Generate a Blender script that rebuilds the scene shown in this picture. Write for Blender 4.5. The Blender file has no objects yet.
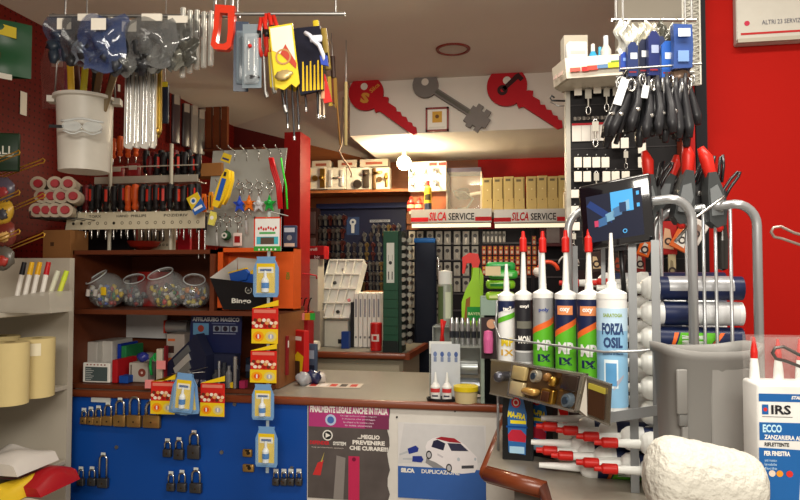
import bpy, bmesh, math, random
from mathutils import Vector, Matrix, Euler
random.seed(7)
R = math.radians
SC = bpy.context.scene
COL = SC.collection
# ---------------------------------------------------------------- camera, world, lights, exposure
CAM_H = 1.5
cam_d = bpy.data.cameras.new('camera'); cam = bpy.data.objects.new('camera', cam_d); COL.objects.link(cam)
cam_d.sensor_width = 36; cam_d.lens = 640 / 800 * 36; cam_d.clip_start = .02
cam.location = (0, 0, CAM_H)
cam.rotation_euler = Euler((R(92), 0, R(10)), 'XYZ')
SC.camera = cam
CM = Matrix.Translation(cam.location) @ cam.rotation_euler.to_matrix().to_4x4()
SC.view_settings.view_transform = 'Standard'; SC.view_settings.look = 'None'
SC.view_settings.gamma = 1; SC.view_settings.use_curve_mapping = False
SC.view_settings.exposure = 0.0
w = bpy.data.worlds.new('shop_air'); SC.world = w; w.use_nodes = True
w.node_tree.nodes['Background'].inputs[0].default_value = (1, .86, .72, 1)
w.node_tree.nodes['Background'].inputs[1].default_value = .55
def lamp(name, kind, loc, power, color, size=.2, size_y=None, rot=(0, 0, 0), rad=None, spread=None):
    d = bpy.data.lights.new(name, kind); d.energy = power; d.color = color
    if kind == 'AREA':
        d.size = size
        if size_y: d.shape = 'RECTANGLE'; d.size_y = size_y
        if spread: d.spread = R(spread)
    elif rad: d.shadow_soft_size = rad
    o = bpy.data.objects.new(name, d); COL.objects.link(o); o.location = loc; o.rotation_euler = rot
    return o
lamp('ceiling_and_fill_light', 'AREA', (.35, 1.15, 2.66), 34, (1, .93, .82), 1.3, .25)
lamp('ceiling_and_fill_light', 'AREA', (.1, -.9, 2.3), 62, (1, .93, .82), 1.3, .6, rot=(R(48), 0, 0))  # added fill from behind the camera, brightens counter front and low rack; no real fixture
lamp('counter_ceiling_light', 'AREA', (-.55, 2.75, 2.66), 14, (1, .9, .76), .5, .3)
lamp('shelf_strip_light', 'AREA', (-.05, 4.55, 2.12), 2.2, (1, .84, .6), .5, .06, rot=(R(180), 0, 0))
lamp('sign_strip_light', 'AREA', (-.1, 4.42, 1.80), 1.5, (1, .9, .72), 1.2, .05, rot=(R(35), 0, 0))

# ---------------------------------------------------------------- pixel helpers: a photo point on a real plane
def ray(px, py):
    return (CM.to_3x3() @ Vector(((px - 400) / 640, (250 - py) / 640, -1)))
def at(px, py, d): return cam.location + ray(px, py) * d
def onY(px, py, y):
    r = ray(px, py); return cam.location + r * (y / r.y)
def onX(px, py, x):
    r = ray(px, py); return cam.location + r * (x / r.x)
def onZ(px, py, z):
    r = ray(px, py); return cam.location + r * ((z - CAM_H) / r.z)
def fr(x0, y0, x1, y1, y):      # frame on the plane y: (x centre, z bottom, width, height)
    xm = (x0 + x1) / 2; ym = (y0 + y1) / 2
    a = onY(x0, ym, y); b = onY(x1, ym, y); t = onY(xm, y0, y); u = onY(xm, y1, y)
    return (a.x + b.x) / 2, u.z, b.x - a.x, t.z - u.z

# ---------------------------------------------------------------- materials
_m = {}
def srgb(h):
    h = h.lstrip('#'); c = [int(h[i:i+2], 16) / 255 for i in (0, 2, 4)]
    return [x / 12.92 if x <= .04045 else ((x + .055) / 1.055) ** 2.4 for x in c]
def mt(hexc, r=.5, m=0, al=1, em=0, nz=.06, sc=30, bump=0, coat=0, tr=0):
    k = (hexc, r, m, al, em, nz, sc, bump, coat, tr)
    if k in _m: return _m[k]
    ma = bpy.data.materials.new('mat_' + hexc.strip('#')); ma.use_nodes = True
    nt = ma.node_tree; b = nt.nodes['Principled BSDF']; c = srgb(hexc)
    b.inputs['Roughness'].default_value = r; b.inputs['Metallic'].default_value = m
    b.inputs['Alpha'].default_value = al; b.inputs['Coat Weight'].default_value = coat
    b.inputs['Specular IOR Level'].default_value = .5 if r < .35 or m else (.28 if r < .5 else .12)
    b.inputs['Transmission Weight'].default_value = tr
    tc = nt.nodes.new('ShaderNodeTexCoord'); no = nt.nodes.new('ShaderNodeTexNoise')
    no.inputs['Scale'].default_value = sc; no.inputs['Detail'].default_value = 2
    nt.links.new(tc.outputs['Object'], no.inputs['Vector'])
    mx = nt.nodes.new('ShaderNodeMix'); mx.data_type = 'RGBA'
    mx.inputs[6].default_value = [x * (1 - nz) for x in c] + [1]
    mx.inputs[7].default_value = [min(1, x * (1 + nz)) for x in c] + [1]
    nt.links.new(no.outputs['Fac'], mx.inputs[0]); nt.links.new(mx.outputs[2], b.inputs['Base Color'])
    if em:
        b.inputs['Emission Color'].default_value = c + [1]; b.inputs['Emission Strength'].default_value = em
    if bump:
        bp = nt.nodes.new('ShaderNodeBump'); bp.inputs['Strength'].default_value = bump; bp.inputs['Distance'].default_value = .01
        nt.links.new(no.outputs['Fac'], bp.inputs['Height']); nt.links.new(bp.outputs[0], b.inputs['Normal'])
    _m[k] = ma; return ma
def wood(c1, c2, r=.4, scale=(1, 14, 14)):
    k = ('w', c1, c2, r, scale)
    if k in _m: return _m[k]
    ma = mt(c1, r, nz=.0601); ma = ma.copy(); ma.name = 'wood_' + c1.strip('#')
    nt = ma.node_tree
    mp = nt.nodes.new('ShaderNodeMapping'); mp.inputs['Scale'].default_value = scale
    tc = [n for n in nt.nodes if n.type == 'TEX_COORD'][0]; no = [n for n in nt.nodes if n.type == 'TEX_NOISE'][0]; mx = [n for n in nt.nodes if n.type == 'MIX'][0]
    nt.links.new(tc.outputs['Object'], mp.inputs[0]); nt.links.new(mp.outputs[0], no.inputs['Vector'])
    no.inputs['Scale'].default_value = 3; no.inputs['Detail'].default_value = 6; no.inputs['Distortion'].default_value = .6
    mx.inputs[6].default_value = srgb(c1) + [1]; mx.inputs[7].default_value = srgb(c2) + [1]
    _m[k] = ma; return ma
def pegboard(c, hole, axes=(1, 2), step=.03, rad=.004, r=.5):
    ma = mt(c, r, nz=.0602).copy(); ma.name = 'pegboard'; nt = ma.node_tree
    tc = [n for n in nt.nodes if n.type == 'TEX_COORD'][0]; b = nt.nodes['Principled BSDF']; mx0 = [n for n in nt.nodes if n.type == 'MIX'][0]
    sp = nt.nodes.new('ShaderNodeSeparateXYZ'); nt.links.new(tc.outputs['Object'], sp.inputs[0])
    def f(op, a, bb=None):
        n = nt.nodes.new('ShaderNodeMath'); n.operation = op
        for i, v in enumerate((a, bb)):
            if v is None: continue
            if isinstance(v, (int, float)): n.inputs[i].default_value = v
            else: nt.links.new(v, n.inputs[i])
        return n.outputs[0]
    def sq(o):
        s = f('SUBTRACT', f('MODULO', f('ADD', o, 30.0), step), step / 2); return f('MULTIPLY', s, s)
    d = f('SQRT', f('ADD', sq(sp.outputs[axes[0]]), sq(sp.outputs[axes[1]])))
    h = f('LESS_THAN', d, rad)
    mx = nt.nodes.new('ShaderNodeMix'); mx.data_type = 'RGBA'
    nt.links.new(h, mx.inputs[0]); nt.links.new(mx0.outputs[2], mx.inputs[6]); mx.inputs[7].default_value = srgb(hole) + [1]
    nt.links.new(mx.outputs[2], b.inputs['Base Color'])
    return ma
CHROME = mt('#c9c9c6', .22, 1); STEEL = mt('#9a9a98', .38, .9); DARKST = mt('#3a3a3c', .35, .8)
BRASS = mt('#c9a24a', .28, 1); BLACK = mt('#141415', .4); WHITE = mt('#e8e6df', .45); PAPER = mt('#e6e1d4', .7)
RED = mt('#c4221c', .4); CREAM = mt('#cfc4a4', .55); CLEAR = mt('#e6ecf0', .12, al=.22); GREY = mt('#8c8c88', .5)
PIPE = mt('#a7aaac', .32, .6); YEL = mt('#e8c222', .45); BLUE = mt('#2351a8', .45); NAVY = mt('#1a2350', .45)
GREEN = mt('#3f9c35', .45); LIME = mt('#8bd62c', .4); ORANGE = mt('#e2581c', .45); PINK = mt('#e08a8a', .6); NOZ = mt('#e4e6e2', .35)

# ---------------------------------------------------------------- mesh builder
_txt = {}
def text_mesh(s, bold=.0):
    k = (s, bold)
    if k in _txt: return _txt[k]
    cu = bpy.data.curves.new('t', 'FONT'); cu.body = s; cu.resolution_u = 2; cu.offset = bold
    o = bpy.data.objects.new('t', cu); COL.objects.link(o)
    dg = bpy.context.evaluated_depsgraph_get(); me = bpy.data.meshes.new_from_object(o.evaluated_get(dg))
    vs = [v.co.copy() for v in me.vertices]; fs = [tuple(p.vertices) for p in me.polygons]
    bpy.data.objects.remove(o); bpy.data.curves.remove(cu); bpy.data.meshes.remove(me)
    if vs:
        x0 = min(v.x for v in vs); x1 = max(v.x for v in vs); y0 = min(v.y for v in vs); y1 = max(v.y for v in vs)
        vs = [((v.x - x0) / max(x1 - x0, 1e-6) - .5, (v.y - y0) / max(y1 - y0, 1e-6) - .5) for v in vs]
    _txt[k] = (vs, fs); return _txt[k]
class MB:
    G = None
    def __init__(s): s.v = []; s.f = []; s.mi = []; s.sm = []; s.ms = []; s.M = MB.G
    def add(s, vs, fs, mat, smooth=False, M=None):
        n = len(s.v)
        vs = [Vector(v) for v in vs]
        if M is not None: vs = [M @ v for v in vs]
        if s.M is not None: vs = [s.M @ v for v in vs]
        s.v += vs
        if mat not in s.ms: s.ms.append(mat)
        i = s.ms.index(mat)
        for f in fs: s.f.append(tuple(n + a for a in f)); s.mi.append(i); s.sm.append(smooth)
        return s
    def box(s, x0, x1, y0, y1, z0, z1, mat, bev=0, M=None, seg=2):
        if x0 > x1: x0, x1 = x1, x0
        if y0 > y1: y0, y1 = y1, y0
        if z0 > z1: z0, z1 = z1, z0
        if bev:
            bm = bmesh.new(); bmesh.ops.create_cube(bm, size=1)
            for v in bm.verts: v.co = Vector(((x0 + x1) / 2 + v.co.x * (x1 - x0), (y0 + y1) / 2 + v.co.y * (y1 - y0), (z0 + z1) / 2 + v.co.z * (z1 - z0)))
            bev = min(bev, .49 * min(x1 - x0, y1 - y0, z1 - z0))
            bmesh.ops.bevel(bm, geom=bm.edges[:], offset=bev, segments=seg, affect='EDGES', profile=.5)
            bm.verts.index_update()
            s.add([v.co.copy() for v in bm.verts], [tuple(v.index for v in f.verts) for f in bm.faces], mat, True if seg > 1 else False, M); bm.free(); return s
        vs = [(x, y, z) for x in (x0, x1) for y in (y0, y1) for z in (z0, z1)]
        return s.add(vs, [(0, 1, 3, 2), (4, 6, 7, 5), (0, 4, 5, 1), (2, 3, 7, 6), (0, 2, 6, 4), (1, 5, 7, 3)], mat, False, M)
    def lathe(s, prof, mat=None, n=16, M=None, smooth=True, sx=1, sy=1):   # (r,z) or (r,z,mat of the band below it)
        for i in range(len(prof) - 1):
            a, b = prof[i], prof[i + 1]; m = b[2] if len(b) > 2 else mat
            if a[0] == b[0] == 0: continue
            vs = []
            for r, z in ((a[0], a[1]), (b[0], b[1])):
                for k in range(n):
                    t = 2 * math.pi * k / n; vs.append((r * math.cos(t) * sx, r * math.sin(t) * sy, z))
            s.add(vs, [(k, (k + 1) % n, n + (k + 1) % n, n + k) for k in range(n)], m, smooth, M)
        return s
    def cyl(s, p0, p1, r, mat, r1=None, n=12, caps=True, smooth=True):
        p0 = Vector(p0); p1 = Vector(p1); r1 = r if r1 is None else r1
        d = p1 - p0
        q = d.to_track_quat('Z', 'Y').to_matrix().to_4x4(); M = Matrix.Translation(p0) @ q; L = d.length
        pr = ([(0, 0)] if caps else []) + [(r, 0), (r1, L)] + ([(0, L)] if caps else [])
        for i in range(len(pr) - 1): s.lathe([pr[i], pr[i+1]], mat, n, M, smooth and pr[i][1] != pr[i+1][1])
        return s
    def tube(s, pts, r, mat, n=8, closed=False, rs=None):
        pts = [Vector(p) for p in pts]; N = len(pts); vs = []; up = None
        for i, p in enumerate(pts):
            if closed: t = pts[(i + 1) % N] - pts[i - 1]
            else: t = pts[min(i + 1, N - 1)] - pts[max(i - 1, 0)]
            t.normalize()
            if up is None: up = t.orthogonal().normalized()
            up = (up - t * up.dot(t)).normalized(); sd = t.cross(up)
            rr = rs[i] if rs else r
            for k in range(n):
                a = 2 * math.pi * k / n; vs.append(p + (up * math.cos(a) + sd * math.sin(a)) * rr)
        fs = []
        for i in range(N if closed else N - 1):
            j = (i + 1) % N
            fs += [(i * n + k, i * n + (k + 1) % n, j * n + (k + 1) % n, j * n + k) for k in range(n)]
        if not closed: fs += [tuple(range(n))[::-1], tuple((N - 1) * n + k for k in range(n))]
        return s.add(vs, fs, mat, True)
    def prism(s, pts, y0, y1, mat, M=None, side=None, smooth=False):      # outline in x,z extruded from y0 to y1
        n = len(pts); vs = [(x, y0, z) for x, z in pts] + [(x, y1, z) for x, z in pts]
        s.add(vs, [tuple(range(n)), tuple(range(2 * n - 1, n - 1, -1))], mat, False, M)
        return s.add(vs, [(k, n + k, n + (k + 1) % n, (k + 1) % n) for k in range(n)], side or mat, smooth, M)
    def flat(s, pts, mat, y=-.0006, M=None):
        return s.add([(x, y, z) for x, z in pts], [tuple(range(len(pts)))], mat, False, M)
    def rect(s, x0, x1, z0, z1, mat, y=-.0006, M=None): return s.flat([(x0, z0), (x1, z0), (x1, z1), (x0, z1)], mat, y, M)
    def disc(s, cx, cz, r, mat, y=-.0008, n=20, sx=1, M=None, a=0):
        return s.flat([(cx + r * sx * math.cos(2 * math.pi * k / n + a), cz + r * math.sin(2 * math.pi * k / n + a)) for k in range(n)], mat, y, M)
    def ring(s, cx, cz, r0, r1, mat, y=-.0008, n=20, sx=1, M=None):
        vs = []
        for k in range(n):
            t = 2 * math.pi * k / n; c, d = math.cos(t), math.sin(t)
            vs += [(cx + r0 * c * sx, y, cz + r0 * d), (cx + r1 * c * sx, y, cz + r1 * d)]
        return s.add(vs, [(2*k, 2*k+1, (2*k+3) % (2*n), (2*k+2) % (2*n)) for k in range(n)], mat, False, M)
    def text(s, t, cx, cz, w, h, mat, y=-.001, bend=None, rot=0, M=None, bold=.01, shear=0, a0=0):
        vs, fs = text_mesh(t, bold); c, d = math.cos(rot), math.sin(rot); out = []
        for a, b in vs:
            x, z = a * w + shear * b * h, b * h; x, z = x * c - z * d, x * d + z * c; x += cx; z += cz
            if bend: out.append((bend * math.sin(x / bend + a0), -bend * math.cos(x / bend + a0), z))
            else: out.append((x, y, z))
        return s.add(out, fs, mat, False, M)
    def patch(s, Rr, a0, a1, z0, z1, mat, shear=0, n=10, M=None, z2=None, z3=None):   # curved label on a cylinder, front at angle 0
        z2 = z0 if z2 is None else z2; z3 = z1 if z3 is None else z3; vs = []
        for k in range(n + 1):
            u = k / n; a = a0 + (a1 - a0) * u
            for z in (z0 + (z2 - z0) * u, z1 + (z3 - z1) * u): vs.append((Rr * math.sin(a), -Rr * math.cos(a), z))
        return s.add(vs, [(2*k, 2*k+2, 2*k+3, 2*k+1) for k in range(n)], mat, True, M)
    def ball(s, c, r, mat, n=12, sx=1, sy=1, sz=1, M=None):
        pr = [(r * math.sin(math.pi * k / 8), -r * math.cos(math.pi * k / 8)) for k in range(9)]
        T = Matrix.Translation(Vector(c)) @ Matrix.Diagonal((sx, sy, sz, 1))
        return s.lathe(pr, mat, n, (M @ T) if M is not None else T)
    def blob(s, c, sx, sy, sz, mat, amp=.15, nu=14, nv=8, seed=0):
        rd = random.Random(seed); vs = []; c = Vector(c)
        for j in range(nv + 1):
            for i in range(nu):
                th = math.pi * j / nv; ph = 2 * math.pi * i / nu; k = 1 + (rd.uniform(-amp, amp) if 0 < j < nv else 0)
                vs.append(c + Vector((sx * math.sin(th) * math.cos(ph), sy * math.sin(th) * math.sin(ph), sz * math.cos(th))) * k)
        return s.add(vs, [(j*nu+i, j*nu+(i+1) % nu, (j+1)*nu+(i+1) % nu, (j+1)*nu+i) for j in range(nv) for i in range(nu)], mat, True)
    def sheet(s, fn, nu, nv, mat, smooth=True, th=0):
        vs = [fn(i / nu, j / nv) for j in range(nv + 1) for i in range(nu + 1)]
        return s.add(vs, [(j*(nu+1)+i, j*(nu+1)+i+1, (j+1)*(nu+1)+i+1, (j+1)*(nu+1)+i) for j in range(nv) for i in range(nu)], mat, smooth)
    def o(s, name, parent=None, label=None, kind=None):
        me = bpy.data.meshes.new(name); me.from_pydata([tuple(v) for v in s.v], [], s.f)
        for m in s.ms: me.materials.append(m)
        me.polygons.foreach_set('material_index', s.mi); me.polygons.foreach_set('use_smooth', s.sm); me.update()
        ob = bpy.data.objects.new(name, me); COL.objects.link(ob)
        if parent: ob.parent = parent
        if label: ob['label'] = label
        if kind: ob['kind'] = kind
        return ob
    def t(s, name, label, cat, loc=(0, 0, 0), rz=0, group=None, kind=None, rot=None):
        ob = s.o(name); return put(ob, label, cat, loc, rz, group, kind, rot)
def put(ob, label, cat, loc, rz=0, group=None, kind=None, rot=None):
    if rot is not None: ob.rotation_euler = rot
    else: ob.rotation_euler = (0, 0, rz)
    ob.location = loc; ob['label'] = label; ob['category'] = cat
    if group: ob['group'] = group
    if kind: ob['kind'] = kind
    return ob
def T(name, label, cat, loc=(0, 0, 0), rz=0, group=None, rot=None):
    ob = bpy.data.objects.new(name, None); COL.objects.link(ob); ob.empty_display_size = .02
    return put(ob, label, cat, loc, rz, group, None, rot)
KIDS = {}
def kids(o):
    return [c for c in COL.objects if c.parent == o] if o.name not in KIDS else KIDS[o.name]
def dup(src, loc, label, rz=None, rot=None, group=None, scale=None):
    if src.name not in KIDS:
        KIDS[src.name] = [(c, [g for g in COL.objects if g.parent == c]) for c in COL.objects if c.parent == src]
    n = src.copy(); COL.objects.link(n); n.location = loc; n['label'] = label
    if rz is not None: n.rotation_euler = (0, 0, rz)
    if rot is not None: n.rotation_euler = rot
    if group: n['group'] = group
    if scale: n.scale = scale if hasattr(scale, '__len__') else (scale,) * 3
    for c, gs in KIDS[src.name]:
        c2 = c.copy(); COL.objects.link(c2); c2.parent = n
        for g in gs: g2 = g.copy(); COL.objects.link(g2); g2.parent = c2
    return n
PROTO = {}
def rep(key, make, loc, label, rz=0, rot=None, group=None, scale=None):   # first call builds, later calls copy
    if key not in PROTO:
        o = make(); PROTO[key] = o; o.location = loc; o['label'] = label
        o.rotation_euler = rot if rot is not None else (0, 0, rz)
        if group: o['group'] = group
        if scale: o.scale = scale if hasattr(scale, '__len__') else (scale,) * 3
        return o
    return dup(PROTO[key], loc, label, rz, rot, group, scale or 1)
ORD = 'first second third fourth fifth sixth seventh eighth ninth tenth eleventh twelfth thirteenth fourteenth fifteenth sixteenth seventeenth eighteenth nineteenth twentieth'.split()
def nth(i): return ORD[i] if i < 20 else ORD[i % 10] + ' past twentieth'
def struct(mb, name):
    o = mb.o(name); o['kind'] = 'structure'; return o

# ================================================================= room shell
Hc = 2.70; XL = -2.25; YB = 4.9; YR = 2.14
b = MB(); b.box(XL - .1, 2.2, -1.2, YB + .1, -.1, 0, mt('#8a7f70', .4, sc=6, nz=.15)); struct(b, 'floor')
CEIL = mt('#dcd2c6', .85, nz=.05, sc=3)
b = MB(); b.box(XL - .1, 2.2, -.2, YB + .1, Hc, Hc + .1, CEIL); struct(b, 'ceiling')
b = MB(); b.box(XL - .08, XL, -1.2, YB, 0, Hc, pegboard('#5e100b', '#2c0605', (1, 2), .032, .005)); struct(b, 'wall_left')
xb = onY(478, 170, YB).x
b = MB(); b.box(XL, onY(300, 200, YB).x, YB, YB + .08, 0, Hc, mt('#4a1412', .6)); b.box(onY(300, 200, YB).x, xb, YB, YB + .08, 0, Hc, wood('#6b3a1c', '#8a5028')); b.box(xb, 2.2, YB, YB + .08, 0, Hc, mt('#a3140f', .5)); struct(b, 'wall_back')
xr0 = onY(699, 200, YR).x; xr1 = onY(620, 200, YR).x
b = MB(); b.box(xr0, 2.2, YR, YR + .06, 0, Hc, mt('#9a1007', .75, nz=.03, sc=4)); struct(b, 'wall_right')
b = MB(); b.box(xr1, xr0, YR, YR + .06, 0, Hc, mt('#8e887c', .7, sc=5)); struct(b, 'wall_back_right')
# key bulkhead: dropped part of the ceiling over the back of the shop
zk = onY(453, 132, 3.9).z; xk0 = onY(350, 100, 3.9).x
b = MB(); b.box(xk0, 2.2, 3.9, YB, zk, Hc, mt('#d6cfc4', .8, sc=5)); struct(b, 'ceiling_bulkhead')
b = MB()
p = [(XL + .3, 3.75), (xk0, 3.75)]
b.add([(XL, YB, Hc), (xk0, 4.0, Hc), (xk0, YB, zk), (xk0, YB, Hc)], [(0, 1, 2), (1, 3, 2), (0, 2, 3), (0, 3, 1)], CEIL); struct(b, 'ceiling_slope')
# red post left of the back room
x, z0, ww, hh = fr(284, 138, 300, 260, 3.75)
b = MB(); b.box(x - ww / 2, x + ww / 2, 3.75, 3.95, 0, onY(292, 140, 3.75).z + .05, mt('#8c1513', .5)); struct(b, 'trim_1')
# black vertical trim and red-brown post on the right
x, z0, ww, hh = fr(694, 20, 705, 300, 2.12)
b = MB(); b.box(x - ww / 2, x + ww / 2, 2.09, 2.139, .9, Hc, mt('#15151a', .5)); struct(b, 'trim_2')
x, z0, ww, hh = fr(682, 84, 690, 300, 2.0)
b = MB(); b.box(x - ww / 2, x + ww / 2, 1.99, 2.05, onY(686, 215, 2.0).z, onY(686, 84, 2.0).z, wood('#7c2a18', '#934027')); struct(b, 'trim_3')
b = MB(); x, z0, ww, hh = fr(690, 84, 696, 300, 2.02); b.box(x - ww / 2, x + ww / 2, 2.02, 2.09, onY(686, 215, 2.0).z, onY(686, 84, 2.0).z, mt('#9c1512')); struct(b, 'trim_4')
# ================================================================= counters
WEDGE = wood('#6c3018', '#7e4024', .3, (2, 20, 20)); TOPG = mt('#8e887c', .3, nz=.1, sc=60)
x75 = onY(66, 400, 2.43).x; xc1 = onY(500, 400, 2.43).x
cx0 = x75; cx1 = .02
c = T('shop_counter', 'long counter with grey top, varnished wooden edge and blue and white front', 'counter', ((cx0 + cx1) / 2, 2.45, 0))
hw = (cx1 - cx0) / 2
b = MB(); b.box(-hw, hw, .03, .74, .96, 1.0, TOPG); b.o('worktop', c)
b = MB(); b.box(-hw, hw, -.0, .03, .972, 1.002, WEDGE, .008); b.o('edge_strip', c)
b = MB(); b.box(-hw + .01, hw, .05, .72, 0, .96, mt('#5a4030', .5)); b.o('body', c)
xs = onY(307, 430, 2.47).x - (cx0 + cx1) / 2
b = MB(); b.box(-hw, xs, .02, .05, .02, .972, mt('#11489c', .4, nz=.04, sc=5)); fp = b.o('front_panel', c, 'blue front panel')
b = MB(); b.box(xs + .001, hw, .022, .05, .02, .972, mt('#d9d6cf', .5)); b.o('front_panel', c, 'white front panel')
for px, py in ((117, 447), (222, 452), (235, 404), (292, 468)):
    q = onY(px, py, 2.47); b = MB(); b.M = Matrix.Translation((q.x - (cx0 + cx1) / 2, .02, q.z)); b.cyl((0, 0, 0), (0, -.006, 0), .008, STEEL); b.o('screw', fp)
q = fr(92, 397, 111, 402, 2.47); b = MB(); b.box(q[0] - (cx0 + cx1) / 2 - q[2] / 2, q[0] - (cx0 + cx1) / 2 + q[2] / 2, .014, .02, q[1], q[1] + q[3], mt('#c8ccc8', .5)); b.o('name_strip', fp)
# side counter
pts = [(-.07, 1.69), (.077, 1.59), (.10, 1.0), (.16, .72), (1.3, .72), (1.3, 2.08), (.16, 2.08), (.16, 2.44), (.021, 2.44), (.021, 2.40), (-.02, 2.40)]
s = T('side_counter', 'side counter with grey top and varnished wooden edge under the cartridge rack', 'counter', (.3, 1.8, 0))
loc = Vector((.3, 1.8))
def poly_top(b, pts, z0, z1, m, side=None):
    n = len(pts); vs = [(x - .3, y - 1.8, z0) for x, y in pts] + [(x - .3, y - 1.8, z1) for x, y in pts]
    b.add(vs, [tuple(range(n))[::-1], tuple(range(n, 2 * n))], m); b.add(vs, [(k, (k + 1) % n, n + (k + 1) % n, n + k) for k in range(n)], side or m)
b = MB(); poly_top(b, pts, .955, 1.0, TOPG, WEDGE); b.o('worktop', s)
b = MB()
for i in (10, 0, 1, 2):
    a, d = Vector(pts[i]), Vector(pts[(i + 1) % 11]); b.tube([(a.x - .3, a.y - 1.8, .978), (d.x - .3, d.y - 1.8, .98)], .02, WEDGE, 10)
b.o('edge_strip', s)
b = MB(); poly_top(b, [(.0, 1.72), (.12, 1.64), (.17, .95), (.22, .8), (1.25, .8), (1.25, 2.05), (.0, 2.05)], 0, .955, mt('#6a6660', .5)); b.o('body', s)
# back counter
A = onZ(405, 354, 1.0); B_ = onZ(440, 334, 1.0); C_ = onZ(300, 346, 1.0)
yb0 = A.y; xb1 = A.x
s = T('back_counter', 'low grey workbench with wooden edge in front of the key boards', 'workbench', (xb1 - .5, yb0, 0))
L = xb1 - (xb1 - .5); xl = -1.0; dp = B_.y - A.y + .1
dq = .62; sk_ = .5 + (B_.x - A.x) * dq / (B_.y - A.y)
def bp(b, pts, z0, z1, m):
    n = len(pts); vs = [(x, y, z0) for x, y in pts] + [(x, y, z1) for x, y in pts]
    b.add(vs, [tuple(range(n))[::-1], tuple(range(n, 2 * n))], m); b.add(vs, [(k, (k + 1) % n, n + (k + 1) % n, n + k) for k in range(n)], m)
b = MB(); bp(b, [(xl, .03), (.5, .03), (sk_, dq), (xl, dq)], .97, 1.0, mt('#78746a', .35)); b.o('worktop', s)
b = MB(); b.box(xl, .51, -.005, .03, .965, 1.003, WEDGE, .008); bp(b, [(.5, -.005), (.53, -.005), (sk_ + .03, dq), (sk_, dq)], .965, 1.003, WEDGE); b.o('edge_strip', s)
b = MB(); bp(b, [(xl, .05), (.48, .05), (sk_ - .03, dq - .03), (xl, dq - .03)], 0, .965, mt('#8f8874', .5)); b.o('body', s)
b = MB(); b.box(-.6, .46, .03, .05, .78, .93, mt('#9b947f', .5), .004); dr = b.o('drawer', s)
b = MB(); b.box(.17, .27, .015, .03, .86, .875, mt('#3a342c', .4), .004); b.o('handle', dr)
b = MB(); b.box(-.6, .46, .03, .05, .1, .76, mt('#9b947f', .5), .004); b.o('door', s)
BKX, BKY = xb1 - .5, yb0

# ================================================================= wooden hutch at the left of the counter
HW = wood('#5a2a16', '#6e3820', .45, (2, 18, 18))
def hx(px, y=2.50): return onY(px, 300, y).x
hz1 = onY(140, 310, 2.5).z; hz2 = onY(140, 250, 2.5).z
h = T('counter_hutch', 'brown wooden shelf unit standing on the left end of the counter', 'shelf unit', (0, 0, 0))
x0, x1, x2 = hx(69), hx(214), onY(304, 330, 2.95).x
b = MB(); b.box(x0, x0 + .022, 2.5, 2.95, 1.003, hz2, HW); b.o('side_panel', h)
b = MB(); b.box(x1 - .02, x1, 2.5, 2.95, hz1, hz2, HW); b.o('side_panel', h)
b = MB(); b.box(x2 - .015, x2, 2.62, 2.95, 1.003, hz1 - .02, wood('#80502e', '#96623c')); b.o('side_panel', h)
b = MB(); b.box(x0, x2, 2.5, 2.95, hz1 - .02, hz1, HW); b.o('shelf_board', h)
b = MB(); b.box(x0, x1, 2.5, 2.95, hz2 - .018, hz2, HW); b.o('shelf_board', h)
b = MB(); b.box(x0 + .022, x2 - .015, 2.49, 2.95, 1.003, 1.02, HW); b.o('base_board', h)
b = MB(); b.box(x0 + .022, x1 - .02, 2.93, 2.95, 1.02, hz2 - .018, HW); b.box(x1 - .02, x2 - .015, 2.93, 2.95, 1.02, hz1 - .02, HW); b.o('back_panel', h)
HZ1, HZ2, HX0, HX1, HX2 = hz1, hz2, x0, x1, x2

# ================================================================= white shelving at the far left
WS = mt('#b9b2a4', .55, sc=4)
sx1 = onY(69, 300, 2.36).x; sx0 = XL + .01
s = T('shelving_unit', 'off-white shelving unit along the wall at the left end of the counter', 'shelving', (sx1, 2.36, 0))
dx = sx0 - sx1
zt = onY(70, 258, 2.36).z
b = MB(); b.box(dx, 0, 0, .03, 0, zt, WS); b.o('end_panel', s)
sh = [onY(62, 308, 2.33).z, onY(52, 386, 2.33).z, onY(62, 462, 2.33).z]
for z in sh:
    b = MB(); b.box(dx + .012, -.0, -1.1, 0, z - .018, z, WS, .003, seg=1); b.o('shelf_board', s)
b = MB(); b.box(dx, dx + .012, -1.1, 0, 0, zt, WS); b.o('back_panel', s)
b = MB(); b.box(dx, 0, -1.13, -1.1, 0, zt - .25, WS); b.o('end_panel', s)
SHX, SHY, SHZ = sx1, 2.36, sh

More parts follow.
